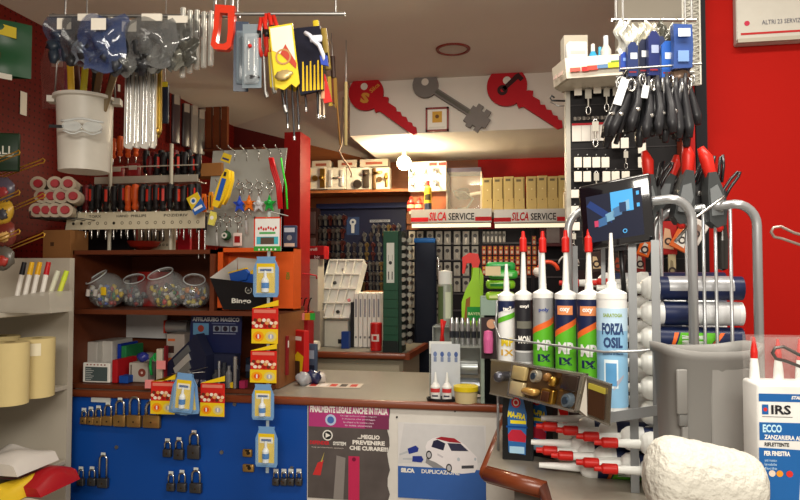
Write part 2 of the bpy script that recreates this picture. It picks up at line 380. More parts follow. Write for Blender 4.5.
# ================================================================= keys on the bulkhead
def circ(cx, cz, r, a0, a1, n=18): return [(cx + r * math.cos(R(a0 + (a1 - a0) * k / n)), cz + r * math.sin(R(a0 + (a1 - a0) * k / n))) for k in range(n + 1)]
KY = 3.9
u = 3.95 / 640          # metres per pixel at the bulkhead
def yale_key(m, blade_ang, hole):
    pass
KR = mt('#b01722', .5); KG = mt('#77716d', .55)
def red_key(pxc, pyc, r_px, tip, label, mark):
    q = onY(pxc, pyc, KY); e = onY(tip[0], tip[1], KY); r = r_px * u
    t = T('key_sign', label, 'sign', (q.x, KY - .02, q.z), group='large cut-out keys above the back room')
    dv = Vector((e.x - q.x, e.z - q.z)); Lb = dv.length; ang = math.atan2(dv.y, dv.x)
    M = Matrix.Rotation(-ang, 4, 'Y')
    # blade profile along +x with shoulders and teeth
    o = circ(0, 0, r, 22, 338, 36)
    w1 = r * .42
    bl = [(r * .95, -w1), (r * 1.15, -w1 * 1.25), (r * 1.28, -w1 * .8), (Lb * .96, -w1 * .55), (Lb, -w1 * .1), (Lb * .93, w1 * .5), (Lb * .88, w1 * .35), (Lb * .84, w1 * .62), (Lb * .78, w1 * .42), (Lb * .72, w1 * .75), (Lb * .66, w1 * .5), (Lb * .6, w1 * .82), (Lb * .55, w1 * .55), (Lb * .5, w1 * .9), (r * 1.35, w1 * .8), (r * 1.2, w1 * 1.35), (r * 1.0, w1 * 1.1)]
    b = MB(); b.prism(o + bl, -.012, .012, KR, M)
    b.o('plate', t)
    hc = Vector((-.45 * r * .2 - .0, .38 * r))
    b = MB(); b.disc(hole_off[0] * r, hole_off[1] * r, r * .2, mt('#d6cfc4', .8), -.0128); b.o('key_hole', t)
    if mark == 's':
        b = MB(); g = mt('#c58a3a', .5)
        b.text('S', r * -.05, -.3 * r, r * .5, r * .6, g, -.0135, rot=R(-12), bold=.06); b.text('Silca', r * .5, .25 * r, r * .65, r * .24, g, -.0135, rot=R(40), bold=.02); b.o('logo', t)
    else:
        b = MB(); g = mt('#3c1c1c', .5); M2 = Matrix.Rotation(-R(42), 4, 'Y')
        b.prism([(-.3*r, -.1*r), (.75*r, -.13*r), (.75*r, .13*r), (-.3*r, .1*r)], -.0145, -.0125, g, M2); b.ring(-.3*r, 0, .1*r, .26*r, g, -.0145, M=M2); b.box(.62*r, .85*r, -.0146, -.0126, -.3*r, .1*r, g, M=M2); b.o('logo', t)
hole_off = (-.1, .35)
red_key(367, 94, 18, (418, 134), 'big red key-shaped sign with gold lettering, left above the back room', 's')
hole_off = (-.0, .28)
red_key(507, 87.5, 19.5, (563, 128), 'big red key-shaped sign with dark key emblem, right of the grey key', 'k')
q = onY(426, 86, KY); e = onY(486, 124, KY)
t = T('key_sign', 'big grey double-bit key-shaped sign between the two red keys', 'sign', (q.x, KY - .02, q.z), group='large cut-out keys above the back room')
dv = Vector((e.x - q.x, e.z - q.z)); Lb = dv.length; M = Matrix.Rotation(-math.atan2(dv.y, dv.x), 4, 'Y'); r = 13 * u
b = MB(); o = circ(0, 0, r, 15, 345, 30); w1 = .24 * r
bit = [(Lb*.72, -w1), (Lb*.72, -r*.75), (Lb*.78, -r*.75), (Lb*.78, -r*.95), (Lb*.86, -r*.95), (Lb*.86, -r*.65), (Lb*.91, -r*.65), (Lb*.91, -r*.95), (Lb*.98, -r*.95), (Lb*.98, -r*.4), (Lb*1.03, -r*.4), (Lb*1.03, r*.4), (Lb*.98, r*.4), (Lb*.98, r*.9), (Lb*.9, r*.9), (Lb*.9, r*.6), (Lb*.85, r*.6), (Lb*.85, r*.95), (Lb*.77, r*.95), (Lb*.77, r*.6), (Lb*.72, r*.6), (Lb*.72, w1)]
b.prism(o[::-1][::-1] + bit, -.012, .012, KG, M); b.o('plate', t)
b = MB(); b.disc(-.02 * r, .2 * r, r * .28, mt('#d6cfc4', .8), -.0128); b.o('key_hole', t)
b = MB(); b.prism([(r, -w1 * .5), (Lb * .72, -w1 * .5), (Lb * .72, w1 * .5), (r, w1 * .5)], -.02, -.012, mt('#5c5a52', .5), M); b.o('shaft_ridge', t)
# small framed picture
x, z, ww, hh = fr(426, 108, 449, 132, KY)
t = T('framed_picture', 'small red-framed picture under the grey key sign', 'picture', (x, KY - .012, z))
b = MB()
for a in ((-ww/2, -ww/2 + .012, 0, hh), (ww/2 - .012, ww/2, 0, hh), (-ww/2, ww/2, 0, .012), (-ww/2, ww/2, hh - .012, hh)): b.box(a[0], a[1], -.01, .01, a[2], a[3], mt('#7c1c16', .4))
b.o('frame', t)
b = MB(); b.box(-ww/2 + .01, ww/2 - .01, -.004, .01, .01, hh - .01, PAPER); b.rect(-.03, .03, .055, hh - .025, mt('#c99a3c'), -.005); b.rect(-.05, .05, .02, .03, mt('#d8d2c4'), -.005); b.disc(0, hh * .62, .012, mt('#6d4a28'), -.006); b.o('print', t)
# recessed ceiling light
q = onZ(453, 49, Hc)
t = T('recessed_ceiling_light', 'round recessed ceiling light with a dark red rim', 'ceiling light', (q.x, q.y, Hc))
b = MB(); b.lathe([(.075, 0), (.078, -.008), (.09, -.008), (.094, 0)], mt('#7c2a20', .4), 28); b.o('rim', t)
b = MB(); b.lathe([(0, -.002), (.076, -.002)], mt('#c8c0b6', .6), 28); b.o('diffuser', t)
# wire hook left of the black board
# back shelf, signs
# ================================================================= things on the white shelving (far left)
def cyl_item(name, r, hgt, mat): return None
# markers standing in a clear tray on the top shelf
zt = SHZ[0]
def marker_mk(body, cap):
    def f():
        b = MB(); t = T('marker_pen', '', 'marker', (0, 0, 0))
        b.cyl((0, 0, 0), (0, 0, .08), .0085, body, n=12); b.o('barrel', t)
        b = MB(); b.cyl((0, 0, .078), (0, 0, .125), .0095, cap, r1=.008, n=12); b.o('cap', t); return t
    return f
tray = T('display_tray', 'clear plastic tray of markers on the top white shelf', 'tray', (onZ(30, 310, zt).x, 2.05, zt))
TX, TY = tray.location.x, 2.08
q0 = onY(4, 300, 2.08); q1 = onY(62, 300, 2.08)
tray.location = ((q0.x + q1.x) / 2, 2.08, zt + .001); hwid = (q1.x - q0.x) / 2
b = MB(); b.prism([(-hwid, 0), (hwid, 0), (hwid * .95, .075), (hwid * .72, .075), (-hwid, .045)], -.06, .06, mt('#b9b4a8', .3, al=.55)); b.o('body', tray)
mk = [(3, 'white barrel and black cap', '#e4e0d8', '#1c1c22'), (11, 'white barrel and yellow cap', '#e4e0d8', '#e5b41e'), (19, 'white barrel and golden yellow cap', '#e4e0d8', '#e0a818'), (28, 'white barrel and red cap', '#e4e0d8', '#b5161c'), (38, 'pale barrel and white cap', '#d8d8c0', '#cfd0bc'), (47, 'green-yellow highlighter body', '#cfd84a', '#c3d83a')]
for px, d, c1, c2 in mk:
    q = onY(px, 286, 2.10); o = marker_mk(mt(c1, .4), mt(c2, .4))()
    put(o, 'marker with %s in the clear tray' % d, 'marker', (q.x, 2.17 if px < 30 else 2.16, zt + .055), rot=(R(-8), R(6 if px < 30 else 14), 0), group='markers on the top white shelf'); o.scale = (1.05, 1.05, 1.05 if px < 30 else .8)
# cardboard box just behind the shelving
x, z, ww, hh = fr(43, 230, 70, 262, 2.48)
b = MB(); b.box(-ww/2, ww/2, 0, .12, 0, hh, mt('#8a5f38', .8)); b.rect(-.03, -.012, hh * .5, hh * .62, mt('#4a3220')); b.t('cardboard_box', 'small cardboard box behind the white shelving, under the rolls', 'box', (x, 2.48, z))
# paper rolls, second shelf
def roll():
    b = MB(); t = T('paper_roll', '', 'paper roll')
    b.lathe([(.018, .0), (.062, 0), (.062, .215), (.018, .215)], mt('#cdbb86', .6, nz=.03), 28); b.o('roll', t)
    b = MB(); b.cyl((0, 0, .002), (0, 0, .214), .02, mt('#8a7448', .8), n=16); b.o('core', t); return t
zs = SHZ[1]
for i, (px, y, lb) in enumerate(((10, 1.99, 'cream paper roll standing at the left end of the second white shelf'), (37, 2.13, 'cream paper roll with a printed label on the second white shelf'), (2, 2.18, 'cream paper roll standing behind the other two on the white shelf'))):
    q = onY(px, 340, y); o = rep('roll', roll, (max(q.x, XL + .09), y, zs + .001), lb, group='paper rolls on the white shelf')
q = onY(37, 350, 2.13)
b = MB(); b.patch(.0635, -1.0, .9, .155, .2, mt('#e4dcc0', .5)); b.text('888', -.014, .18, .016, .012, BLACK, bend=.0642); b.o('label', COL.objects[-1] if False else [o for o in COL.objects if o.get('label') == 'cream paper roll with a printed label on the second white shelf'][0])
# papers and bags on the third shelf
zb = SHZ[2]
def bag_stack(px, y, wx, wy, th, mat, lb, cat, nm, seed, dz=0, rz=0, mat2=None):
    rd = random.Random(seed); q = onY(px, 430, y)
    ph = rd.uniform(0, 6)
    b = MB()
    def f(u, v): return ((u - .5) * wx, (v - .5) * wy, th * (.7 + .3 * math.sin(u * 5 + ph) * math.cos(v * 4 + ph)) * (1 - (2 * u - 1) ** 6) ** .5)
    b.sheet(f, 14, 10, mat)
    b.sheet(lambda u, v: ((.5 - u) * wx, (v - .5) * wy, 0), 2, 2, mat)
    for v in (0, 1): 
        b.sheet(lambda u, t, v=v: ((u - .5) * wx, (v - .5) * wy, f(u, v)[2] * t), 14, 1, mat)
    if mat2: b.sheet(lambda u, v: (f(.2 + .5 * u, .2 + .5 * v)[0], f(.2 + .5*u, .2 + .5*v)[1], f(.2 + .5*u, .2 + .5*v)[2] + .003), 6, 6, mat2)
    return b.t(nm, lb, cat, (max(q.x, XL + wx / 2 + .05), y, zb + .001 + dz), rz)
bag_stack(30, 2.05, .26, .2, .065, mt('#a01a22', .35), 'folded dark red plastic packet at the right of the bottom white shelf', 'packet', 'plastic_packet', 1)
bag_stack(2, 1.95, .2, .2, .07, mt('#d8b72c', .35), 'yellow and black printed plastic packet on the bottom white shelf', 'packet', 'plastic_packet', 2, mat2=mt('#332b1c', .4))
bag_stack(10, 2.02, .24, .2, .06, mt('#cdc8c2', .35), 'white plastic packet lying on top of the yellow and red packets', 'packet', 'plastic_packet', 3, dz=.075)
bag_stack(28, 1.83, .16, .14, .02, mt('#bdb6a6', .35), 'crumpled clear packet of small hardware in front on the bottom white shelf', 'packet', 'plastic_packet', 4, mat2=mt('#5a5040', .5))

# ================================================================= left pegboard wall: tags, sack, hooks
for i, (a, c, d, e, lb) in enumerate(((16, 40, 25, 59, 'upper white price tag on the red pegboard, beside the green sack'), (19, 93, 28, 114, 'lower white price tag on the red pegboard'))):
    p0 = onX((a + d) / 2, (c + e) / 2, XL + .004); hgt = (e - c) * p0.length / 640 * .8
    b = MB(); b.box(-.02, .02, -.001, .001, -hgt / 2, hgt / 2, PAPER); b.t('price_tag', lb, 'tag', p0, R(90), 'tags on the red pegboard')
q = at(6, 50, 2.35)
t = T('printed_sack', 'green, red and yellow plastic sack hanging at the top of the red pegboard', 'bag', q, R(28))
b = MB(); G1 = mt('#1d4a2c', .35)
b.sheet(lambda u, v: ((u - .62) * .22, -.03 * math.sin(math.pi * u) * (1 + .2 * math.sin(9 * v)), (v - .5) * .2), 10, 8, G1); b.sheet(lambda u, v: ((.38 - u) * .22, .02 * math.sin(math.pi * u), (v - .5) * .2), 10, 2, G1); b.o('bag_body', t)
b = MB(); b.sheet(lambda u, v: (-.06 + .1 * u, -.034 + .002*u, .055 + .04 * v - .02*u), 3, 2, mt('#c9b32a', .4)); b.sheet(lambda u, v: (-.13 + .12 * u, -.036, -.045 + .06 * v * (1 - u * .6)), 4, 2, mt('#b0202c', .4)); b.sheet(lambda u, v: (-.13 + .16 * u, -.036, -.1 + .02 * v - .02*u), 3, 2, mt('#c9c6b8', .4)); b.o('printed_patches', t)
# dark green packet with lettering
q = at(6, 152, 2.3)
b = MB(); b.box(-.09, .046, -.01, .01, -.07, .068, mt('#17301c', .4), .006); b.text('ALL', -.005, .005, .07, .03, mt('#d8d8c8'), -.0112); b.rect(-.05, .035, -.018, -.014, mt('#b9b9a0'), -.0112)
b.t('green_packet', 'dark green packet with white lettering hanging on the red pegboard', 'packet', q, R(20))
def yhook(px0, py0, px1, py1, d, lb):
    a = at(px0 - 18, py0 + 7, d + .06); e = at(px1, py1, d - .02); v = e - a; L = v.length
    b = MB(); m = mt('#b98a22', .35, .3); w_ = .006
    side = Vector((0, 0, 1)).cross(v).normalized(); upv = v.cross(side).normalized()
    pts = [upv * w_ ] + [v * .93 + upv * w_ , v * .97 + upv * w_ * 1.4, v + upv * 0, v * .97 - upv * w_ * 1.4, v * .93 - upv * w_] + [-upv * w_]
    b.tube(pts, .0022, m, 6); b.box(-.004, .004, -.02, .02, -.02, .02, m)
    b.t('display_hook', lb, 'hook', a, group='yellow display hooks on the red pegboard')
for r_, y0_, y1_ in (('top', 160, 152), ('middle', 201, 192), ('bottom', 240, 231)):
    yhook(0, y0_, 20, y1_, 2.2, 'short yellow wire hook at the photo edge, %s row on the pegboard' % r_)
for r_, y0_, y1_ in (('top', 174, 160), ('middle', 212, 195), ('bottom', 250, 234)):
    yhook(6, y0_, 45, y1_, 2.3, 'long yellow wire hook reaching toward the rolls, %s row' % r_)
for i, (px, py, c1, c2, lb) in enumerate(((3, 190, '#4a4350', '#8a3030', 'grey and red packet on the upper yellow hooks'), (3, 212, '#b08a28', '#3a3a40', 'yellow and dark packet under the middle yellow hooks'), (5, 234, '#6b2a20', '#c8a060', 'red-brown packet on the middle yellow hooks'), (3, 258, '#555048', '#a03028', 'grey patterned packet on the lowest yellow hooks'))):
    b = MB(); b.blob((0, 0, 0), .045, .018, .045, mt(c1, .3), .12, seed=i); b.blob((.01, -.014, -.01), .022, .01, .02, mt(c2, .3), .2, seed=i + 9)
    b.t('hanging_packet', lb, 'packet', at(px, py, 2.28))
# rolls with red ends
q = at(53, 197, 2.75); rows = [(210, [37, 46, 55, 65]), (196, [42, 51, 61, 73]), (183.5, [38, 55, 68])]
def rr():
    t = T('film_roll', '', 'roll'); b = MB(); b.cyl((0, 0, 0), (0, .22, 0), .031, mt('#b9ad98', .5), n=18); b.o('sleeve', t)
    b = MB(); b.cyl((0, -.012, 0), (0, .0, 0), .016, mt('#a11420', .45), r1=.019, n=14); b.o('end_plug', t); return t
for j, (py, xs) in enumerate(rows):
    for i, px in enumerate(xs):
        rep('filmroll', rr, at(px, py, 2.72 + .0), '%s red-ended pale roll from the left, %s row of the roll bundle' % (nth(i), ('bottom', 'middle', 'top')[j]), rz=R(28), group='pale rolls with red plugs')
# wire cradle under the rolls
b = MB(); m = DARKST
p0, p1 = at(30, 218, 2.68), at(77, 218, 2.68); e0, e1 = p0 + Vector((0, .2, .0)), p1 + Vector((0, .2, 0))
b.tube([Vector((0, 0, .03)), Vector((0, 0, 0)), p1 - p0, p1 - p0 + Vector((0, 0, .03))], .003, m, 6); b.tube([e0 - p0, e1 - p0], .003, m, 6)
for k in range(5): b.tube([(p1 - p0) * k / 4, (p1 - p0) * k / 4 + Vector((0, .21, 0))], .002, m, 5)
b.t('wire_cradle', 'thin dark wire cradle under the red-ended rolls', 'wire rack', p0)
# ---------------------------------------------------------------- hanging white bucket of tools
d = 2.25; s_ = d / 640
q = at(84, 172, d)
t = T('plastic_bucket', 'white plastic tub full of tools hanging below the dark bags', 'bucket', q, R(20))
H = 74 * s_
b = MB(); b.lathe([(0, 0), (.082, 0), (.093, H), (.089, H), (.078, .006), (0, .006)], mt('#c9c5ba', .4), 28); b.o('tub', t)
b = MB(); b.box(-.112, .112, -.085, .085, H - .004, H + .006, mt('#c6c2b8', .4), .004)
b2 = MB(); b2.lathe([(.091, H - .012), (.104, H - .008), (.104, H + .002), (.088, H + .002)], mt('#c6c2b8', .4), 28); b2.box(-.12, -.095, -.02, .02, H - .02, H + .002, mt('#c6c2b8', .4)); b2.box(.095, .12, -.02, .02, H - .02, H + .002, mt('#c6c2b8', .4)); b2.o('rim', t)
BQ = q.copy(); BH = H
b = MB(); b.tube([(-.1, 0, H), (-.095, 0, H + .12), (0, 0, H + .25), (.095, 0, H + .12), (.1, 0, H)], .003, STEEL, 6); b.cyl((0, 0, H + .25), (0, 0, Hc - q.z), .003, STEEL, n=6); b.o('bail_wire', t)
tl = [(-.05, -.02, '#6d2a3c', .12, 'flat dark red tool handle in the white tub', 0), (-.02, -.035, '#caa21e', .15, 'yellow flat tool handle in the white tub, nearest the rim', -2), (.005, -.03, '#b3a51e', .13, 'olive-yellow handle beside the yellow one in the white tub', 4), (.03, -.01, '#6a5034', .14, 'brown wooden tool handle in the white tub', 8), (.05, .01, '#2a2626', .15, 'black tool handle at the right of the white tub', 12), (-.035, .03, '#4b2a22', .17, 'tall dark brown handle at the back of the white tub', -4), (.06, -.02, '#7c6a4c', .1, 'short tan handle leaning right in the white tub', 16), (.012, .03, '#1f1f24', .15, 'black file handle standing in the middle of the white tub', 2)]
for i, (x, y, c_, L, lb, tilt) in enumerate(tl):
    t2 = T('hand_tool', lb, 'tool', q + Vector((x, y, H - .13)), rot=(R(3), R(tilt), R(20)), group='tools in the white tub')
    b = MB(); b.box(-.011, .011, -.006, .006, .08, .155 + L * .62, mt(c_, .45), .005); b.o('handle', t2)
    b = MB(); b.box(-.006, .006, -.002, .002, .0, .085, STEEL); b.o('blade', t2)
# bag packet left of tub
b = MB(); b.sheet(lambda u, v: ((u - .5) * .13 + .01*math.sin(8*v), -.012 * math.sin(math.pi * u) * (1 + .5*math.sin(13 * v + 5 * u)), (v - .5) * .26), 8, 12, mt('#6a3a34', .12, al=.55)); b.sheet(lambda u, v: ((.5 - u) * .13+ .01*math.sin(8*v), .006, (v - .5) * .26), 8, 2, mt('#6a3a34', .12, al=.55)); b.box(-.02, .02, -.004, 0, -.1, -.075, PAPER); b.box(-.03, .01, -.004, 0, .03, .06, mt('#a89a8c'))
b.t('clear_bag', 'clear plastic bag of small parts hanging left of the white tub', 'bag', at(60, 75, 2.45), R(15))
# safety goggles hung on the tub
t = T('safety_goggles', 'clear safety goggles strapped in front of the white tub', 'goggles', at(83, 127, 2.13), R(20))
b = MB(); LM = mt('#d9e0e0', .08, al=.4)
for sx_ in (-1, 1):
    pts = [(sx_ * .032 + .03 * math.cos(a), .018 * math.sin(a)) for a in [2 * math.pi * k / 18 for k in range(18)]]
    b.prism(pts, -.012, .004, LM, smooth=True)
b.o('lens', t)
b = MB(); b.tube([(x_, -.004 - .01*math.cos(x_*20), .021 + .004 * math.cos(x_ * 50)) for x_ in [-.066 + .0132 * k for k in range(11)]], .004, mt('#c8ccca', .2), 8)
b.tube([(x_, -.004, -.02 + .005 * math.cos(x_ * 100)) for x_ in [-.06 + .012 * k for k in range(11)]], .003, mt('#c8ccca', .2), 8); b.o('frame', t)
b = MB(); b.box(-.105, -.06, -.002, .002, -.006, .004, BLACK); b.o('strap', t)

# ================================================================= screwdriver racks above the hutch
RY = 2.55
def scr(hc, stripe, L, hr=.0165, sh=.0032):
    def f():
        t = T('screwdriver', '', 'screwdriver'); b = MB()
        b.lathe([(0, 0), (hr * .62, .002), (hr * .9, .014), (hr * .68, .028), (hr, .05), (hr, .095), (hr * .85, .112), (0, .116)], mt(hc, .4), 10); b.o('handle', t)
        b = MB()
        for a in (-.5, 1.6, 3.7): b.patch(hr + .0008, a - .33, a + .33, .045, .098, mt(stripe, .4), n=3)
        b.lathe([(hr * .88, .1055), (0, .1175)], mt(stripe, .4), 10); b.o('grip_stripe', t)
        b = MB(); b.cyl((0, 0, .004), (0, 0, -L), sh, CHROME, n=8); b.cyl((0, 0, -L), (0, 0, -L - .012), sh * 1.25, STEEL, r1=sh * .4, n=8); b.o('shaft', t); return t
    return f
# cream perforated strip with lettering
x, z, ww, hh = fr(66, 212, 205, 229, RY - .03)
rk = T('screwdriver_rack', 'cream metal rack strip with a row of holes and black lettering', 'rack', (x, RY, z))
b = MB(); PL = mt('#c9c1a8', .45); b.prism([(-ww/2 + .0, 0), (ww/2, 0), (ww/2, hh), (-ww/2 + .012, hh)], -.034, -.03, PL); b.box(-ww/2 + .01, ww/2, -.03, .03, hh - .004, hh - .001, PL); b.o('front_strip', rk)
b = MB()
for i in range(16):
    xx = -ww/2 + .04 + i * (ww - .07) / 15; b.ring(xx, hh * .36, .0045, .007, mt('#4a4436'), -.0348, 12)
    if i < 2 or i == 5: b.disc(xx, hh * .36, .0045, BLACK, -.0348)
b.text('TORX', -ww * .28, hh * .77, .06, .011, BLACK, -.035); b.text('HAND  PHILLIPS', -.01, hh * .77, .14, .011, BLACK, -.035); b.text('POZIDRIV', ww * .3, hh * .77, .11, .011, BLACK, -.035); b.o('lettering', rk)
b = MB(); b.box(-ww/2 + .01, ww/2, .03, .033, hh - .05, hh + .01, PL); b.cyl((-ww * .25, .04, HZ2 - z + .002), (-ww * .25, .04, .5), .008, mt('#b8b2a0', .4)); b.cyl((ww * .2, .04, HZ2 - z + .002), (ww * .2, .04, .38), .008, mt('#b8b2a0', .4)); b.o('upright', rk)
RKZ = z + hh
cols = {'black-and-red': ('#1b1a1c', '#c62a1c'), 'red-and-black': ('#1d1718', '#e03a22'), 'black': ('#151416', '#2c2a2c'), 'orange': ('#c8501c', '#e06a28'), 'dark red': ('#5a1216', '#a01c20')}
def srow(pxs, py, y, kinds, rowname, hs, L, sc_=1.0, rowgroup=''):
    for i, (px, k) in enumerate(zip(pxs, kinds)):
        q = onY(px, py, y); 
        rep(('scr', k, L), scr(*cols[k], L), (q.x, y, q.z + hs[i % len(hs)]), '%s screwdriver, %s from the left %s' % (k, nth(i), rowname), group=rowgroup, scale=sc_, rz=i * 1.3)
srow([80, 86, 92, 98, 106, 114, 121.5, 128, 135, 142, 149, 156, 163, 170, 177, 184, 191], 212, RY, ['black', 'dark red', 'black-and-red', 'black', 'red-and-black', 'black', 'black-and-red', 'orange', 'orange', 'black', 'black-and-red', 'red-and-black', 'black-and-red', 'black', 'red-and-black', 'black', 'black-and-red'], 'in the cream rack strip', [0, .006, .002, .008, .0], .11, 1.0, 'screwdrivers in the cream rack strip')
srow([82, 90, 99, 108, 117, 126, 134, 144, 153, 162, 171, 180, 189, 197], 214, RY + .05, ['dark red', 'black', 'black', 'red-and-black', 'black', 'dark red', 'black', 'black-and-red', 'black', 'red-and-black', 'black', 'black-and-red', 'black', 'black'], 'in the rear row of the cream rack', [.012, .02, .008], .09, 1.0, 'screwdrivers in the rear row of the cream rack')
# upper clear rack
x, z, ww, hh = fr(100, 177, 202, 184, RY + .1)
b = MB(); b.box(-ww/2, ww/2, -.04, -.036, 0, hh, mt('#b9b2a2', .3, al=.8)); b.box(-ww/2, ww/2, -.036, .04, 0, .003, mt('#b9b2a2', .3, al=.8)); b.box(-ww/2, ww/2, -.04, -.037, hh + .04, hh + .045, mt('#b9b2a2', .3))
b.t('screwdriver_rack', 'upper pale rack shelf holding the short screwdrivers', 'rack', (x, RY + .1, z))
srow([150, 157, 164, 171, 178, 185, 192, 198], 180, RY + .1, ['dark red', 'black-and-red', 'black', 'black-and-red', 'red-and-black', 'black', 'black-and-red', 'black'], 'on the upper pale rack', [0, .01, .018], .02, .95, 'screwdrivers on the upper rack')
srow([146, 154, 161, 168, 175, 182, 189], 178, RY + .14, ['black', 'dark red', 'black', 'black', 'dark red', 'black', 'black'], 'at the back of the upper rack', [.02, .012], .02, .95, 'screwdrivers at the back of the upper rack')
for i, (px, py) in enumerate(((106, 151), (113, 153), (120, 151), (128, 152), (136, 151))):
    rep(('scr', 'orange', .02), scr(*cols['orange'], .02), onY(px, py + 6, RY + .12), 'bright orange handle, %s from the left below the silver packs' % nth(i), group='orange handles below the silver packs', scale=.85, rz=i)
# red plug packs between
for i, (px, py, lb) in enumerate(((118, 172, 'small red packet with tools under the orange handles'), (134, 170, 'dark red packet right of the small red one under the orange handles'))):
    b = MB(); b.box(-.03, .03, -.008, .008, -.03, .03, mt('#8c1a1e', .3), .006); b.box(-.02, .02, -.01, -.008, .0, .02, mt('#c0b4a8')); b.t('tool_packet', lb, 'packet', onY(px, py, RY + .1))
# dangling hex keys / bits under strip between (thin chrome shafts seen at right)
for i, px in enumerate((199, 205)):
    q = onY(px, 228, RY); b = MB(); b.cyl((0, 0, -.13), (0, 0, .0), .0035, CHROME, n=8); b.cyl((0, 0, -.01), (0, 0, .05), .009, mt('#2a2628'), n=10); b.t('long_screwdriver', 'long chrome shafted screwdriver at the right end of the rack, %s one' % ('left' if i == 0 else 'outermost'), 'screwdriver', q)
# perforated cream plates and dark board under the rack
x, z, ww, hh = fr(70, 226, 139, 251, 2.9); z = HZ2 + .002
b = MB(); b.box(-ww/2, ww/2, 0, .015, 0, .14, mt('#1a1a1c', .5)); b.t('dark_board', 'black board standing on the hutch under the screwdriver rack', 'board', (x, 2.86, z))
x, z, ww, hh = fr(139, 226, 176, 250, 2.85); z = HZ2 + .002
t = T('tool_plate', 'cream perforated plate with small dark tools standing on the hutch', 'plate', (x, 2.84, z))
b = MB(); b.box(-ww/2, ww/2, 0, .006, 0, .15, mt('#c2baa2', .5)); b.o('plate', t)
b = MB()
for k in range(9): b.ring(-ww/2 + .02 + k * (ww - .04) / 8, .035, .003, .006, mt('#4a4438'), -.001, 10)
b.text('IM 3405', .0, .1, .06, .01, BLACK, -.001); b.o('lettering', t)
for k in range(6):
    b = MB(); xx = -ww/2 + .03 + k * .021; b.box(xx, xx + .006, -.006, 0, .055, .085, mt('#3a3834', .4)); b.cyl((xx + .003, -.003, .085), (xx + .003, -.003, .10), .004, DARKST, n=8); b.o('bit', t)
b = MB(); b.box(-.03, .03, 0, .02, 0, .13, mt('#9c1220', .4)); b.t('red_board', 'red upright board right of the cream perforated plate', 'board', (onY(184, 240, 2.85).x, 2.85, HZ2 + .002))
b = MB(); b.lathe([(0, 0), (.012, 0), (.06, .02), (.075, .045), (.07, .045), (.0, .02)], mt('#7c1c10', .3), 20); b.t('red_bowl', 'low red-brown bowl on the hutch top', 'bowl', (onY(150, 247, 2.75).x, 2.70, HZ2 + .002))
# cardboard box on the rack
b = MB(); ww = .155; b.box(-ww/2, ww/2, 0, .1, 0, .055, mt('#9a6a3c', .8)); b.box(-ww/2, ww/2, -.001, .1, .055, .057, mt('#b07c48', .8)); b.t('cardboard_box', 'brown cardboard box on the screwdriver rack beside the yellow cutters', 'box', onY(206, 176, RY + .1), R(-5))
# utility knives
def cutter():
    t = T('box_cutter', '', 'cutter'); b = MB()
    o_ = [(-.012, 0), (.006, -.002), (.015, .03), (.016, .085), (.008, .115), (-.004, .118), (-.012, .09), (-.015, .04)]
    b.prism(o_, -.009, .009, YEL, smooth=True); b.o('shell', t)
    b = MB(); b.prism([(-.006, .02), (.008, .02), (.008, .088), (-.006, .088)], -.0115, .0115, mt('#2456b0', .4)); b.o('grip', t)
    b = MB(); b.box(-.003, .004, -.013, -.0115, .095, .108, mt('#24242c')); b.o('slider', t); return t
rep('cut', cutter, onY(217, 207, 2.42), 'blue-and-yellow cutter in its card hanging left of the grey hook panel', rot=(0, R(17), 0), group='yellow cutters', scale=1.35)
rep('cut', cutter, onY(223, 204, 2.44), 'blue-and-yellow cutter just behind the first at the grey hook panel', rot=(0, R(14), 0), group='yellow cutters', scale=1.2)
b = MB(); b.prism([(-.02, -.0), (.02, 0), (.018, .035), (-.018, .035)], -.003, .003, mt('#cdb02c')); b.rect(-.015, .015, .008, .016, mt('#3a3a60'), -.0036); b.t('hang_card', 'yellow hang card above the blue-and-yellow cutters', 'card', onY(225, 162, 2.43), rot=(0, R(20), 0))
for i, (px, py, lb) in enumerate(((204, 212, 'orange snap cutter standing at the right of the rack'), (211, 210, 'orange-yellow snap cutter beside the grey panel'))):
    b = MB(); b.prism([(-.008, 0), (.008, 0), (.01, .05), (.006, .075), (-.006, .075), (-.01, .05)], -.006, .006, mt('#d88a1c' if i else '#d8681c', .4)); b.rect(-.003, .003, .01, .06, mt('#4a3a20'), -.0068); b.cyl((0, 0, .07), (0, .09, .07), .0015, STEEL, n=5); b.t('snap_cutter', lb, 'cutter', onY(px, py, 2.47))
t = T('battery_card', 'blue and yellow blister card tilted beside the screwdriver handles', 'card', onY(200, 211, 2.44), rot=(0, R(-28), 0))
b = MB(); b.box(-.028, .028, -.002, .002, -.005, .075, mt('#2a5fae', .4)); b.flat([(-.028, .02), (.028, .045), (.028, .075), (-.028, .075)], mt('#d9bd2a'), -.0028); b.o('card', t)
b = MB(); b.cyl((0, 0, .07), (0, .12, .07), .0015, STEEL, n=5); b.o('hanger', t)
b = MB(); b.disc(-.005, .05, .014, mt('#e8e4c8'), -.004); b.disc(-.005, .05, .008, mt('#2a5fae'), -.0046); b.rect(-.02, .02, .008, .02, mt('#e8e8e8'), -.004); b.o('print', t)
b = MB(); b.prism([(-.012, 0), (.012, 0), (.016, .03), (.01, .055), (-.012, .055)], -.006, .006, mt('#d8cf60', .4)); b.disc(0, .03, .008, WHITE, -.0066); b.cyl((0, 0, .05), (0, .14, .05), .0015, STEEL, n=5); b.t('yellow_tag', 'small yellow round-ended tag hanging beside the grey panel', 'tag', onY(211, 225, 2.43), rot=(0, R(12), 0))
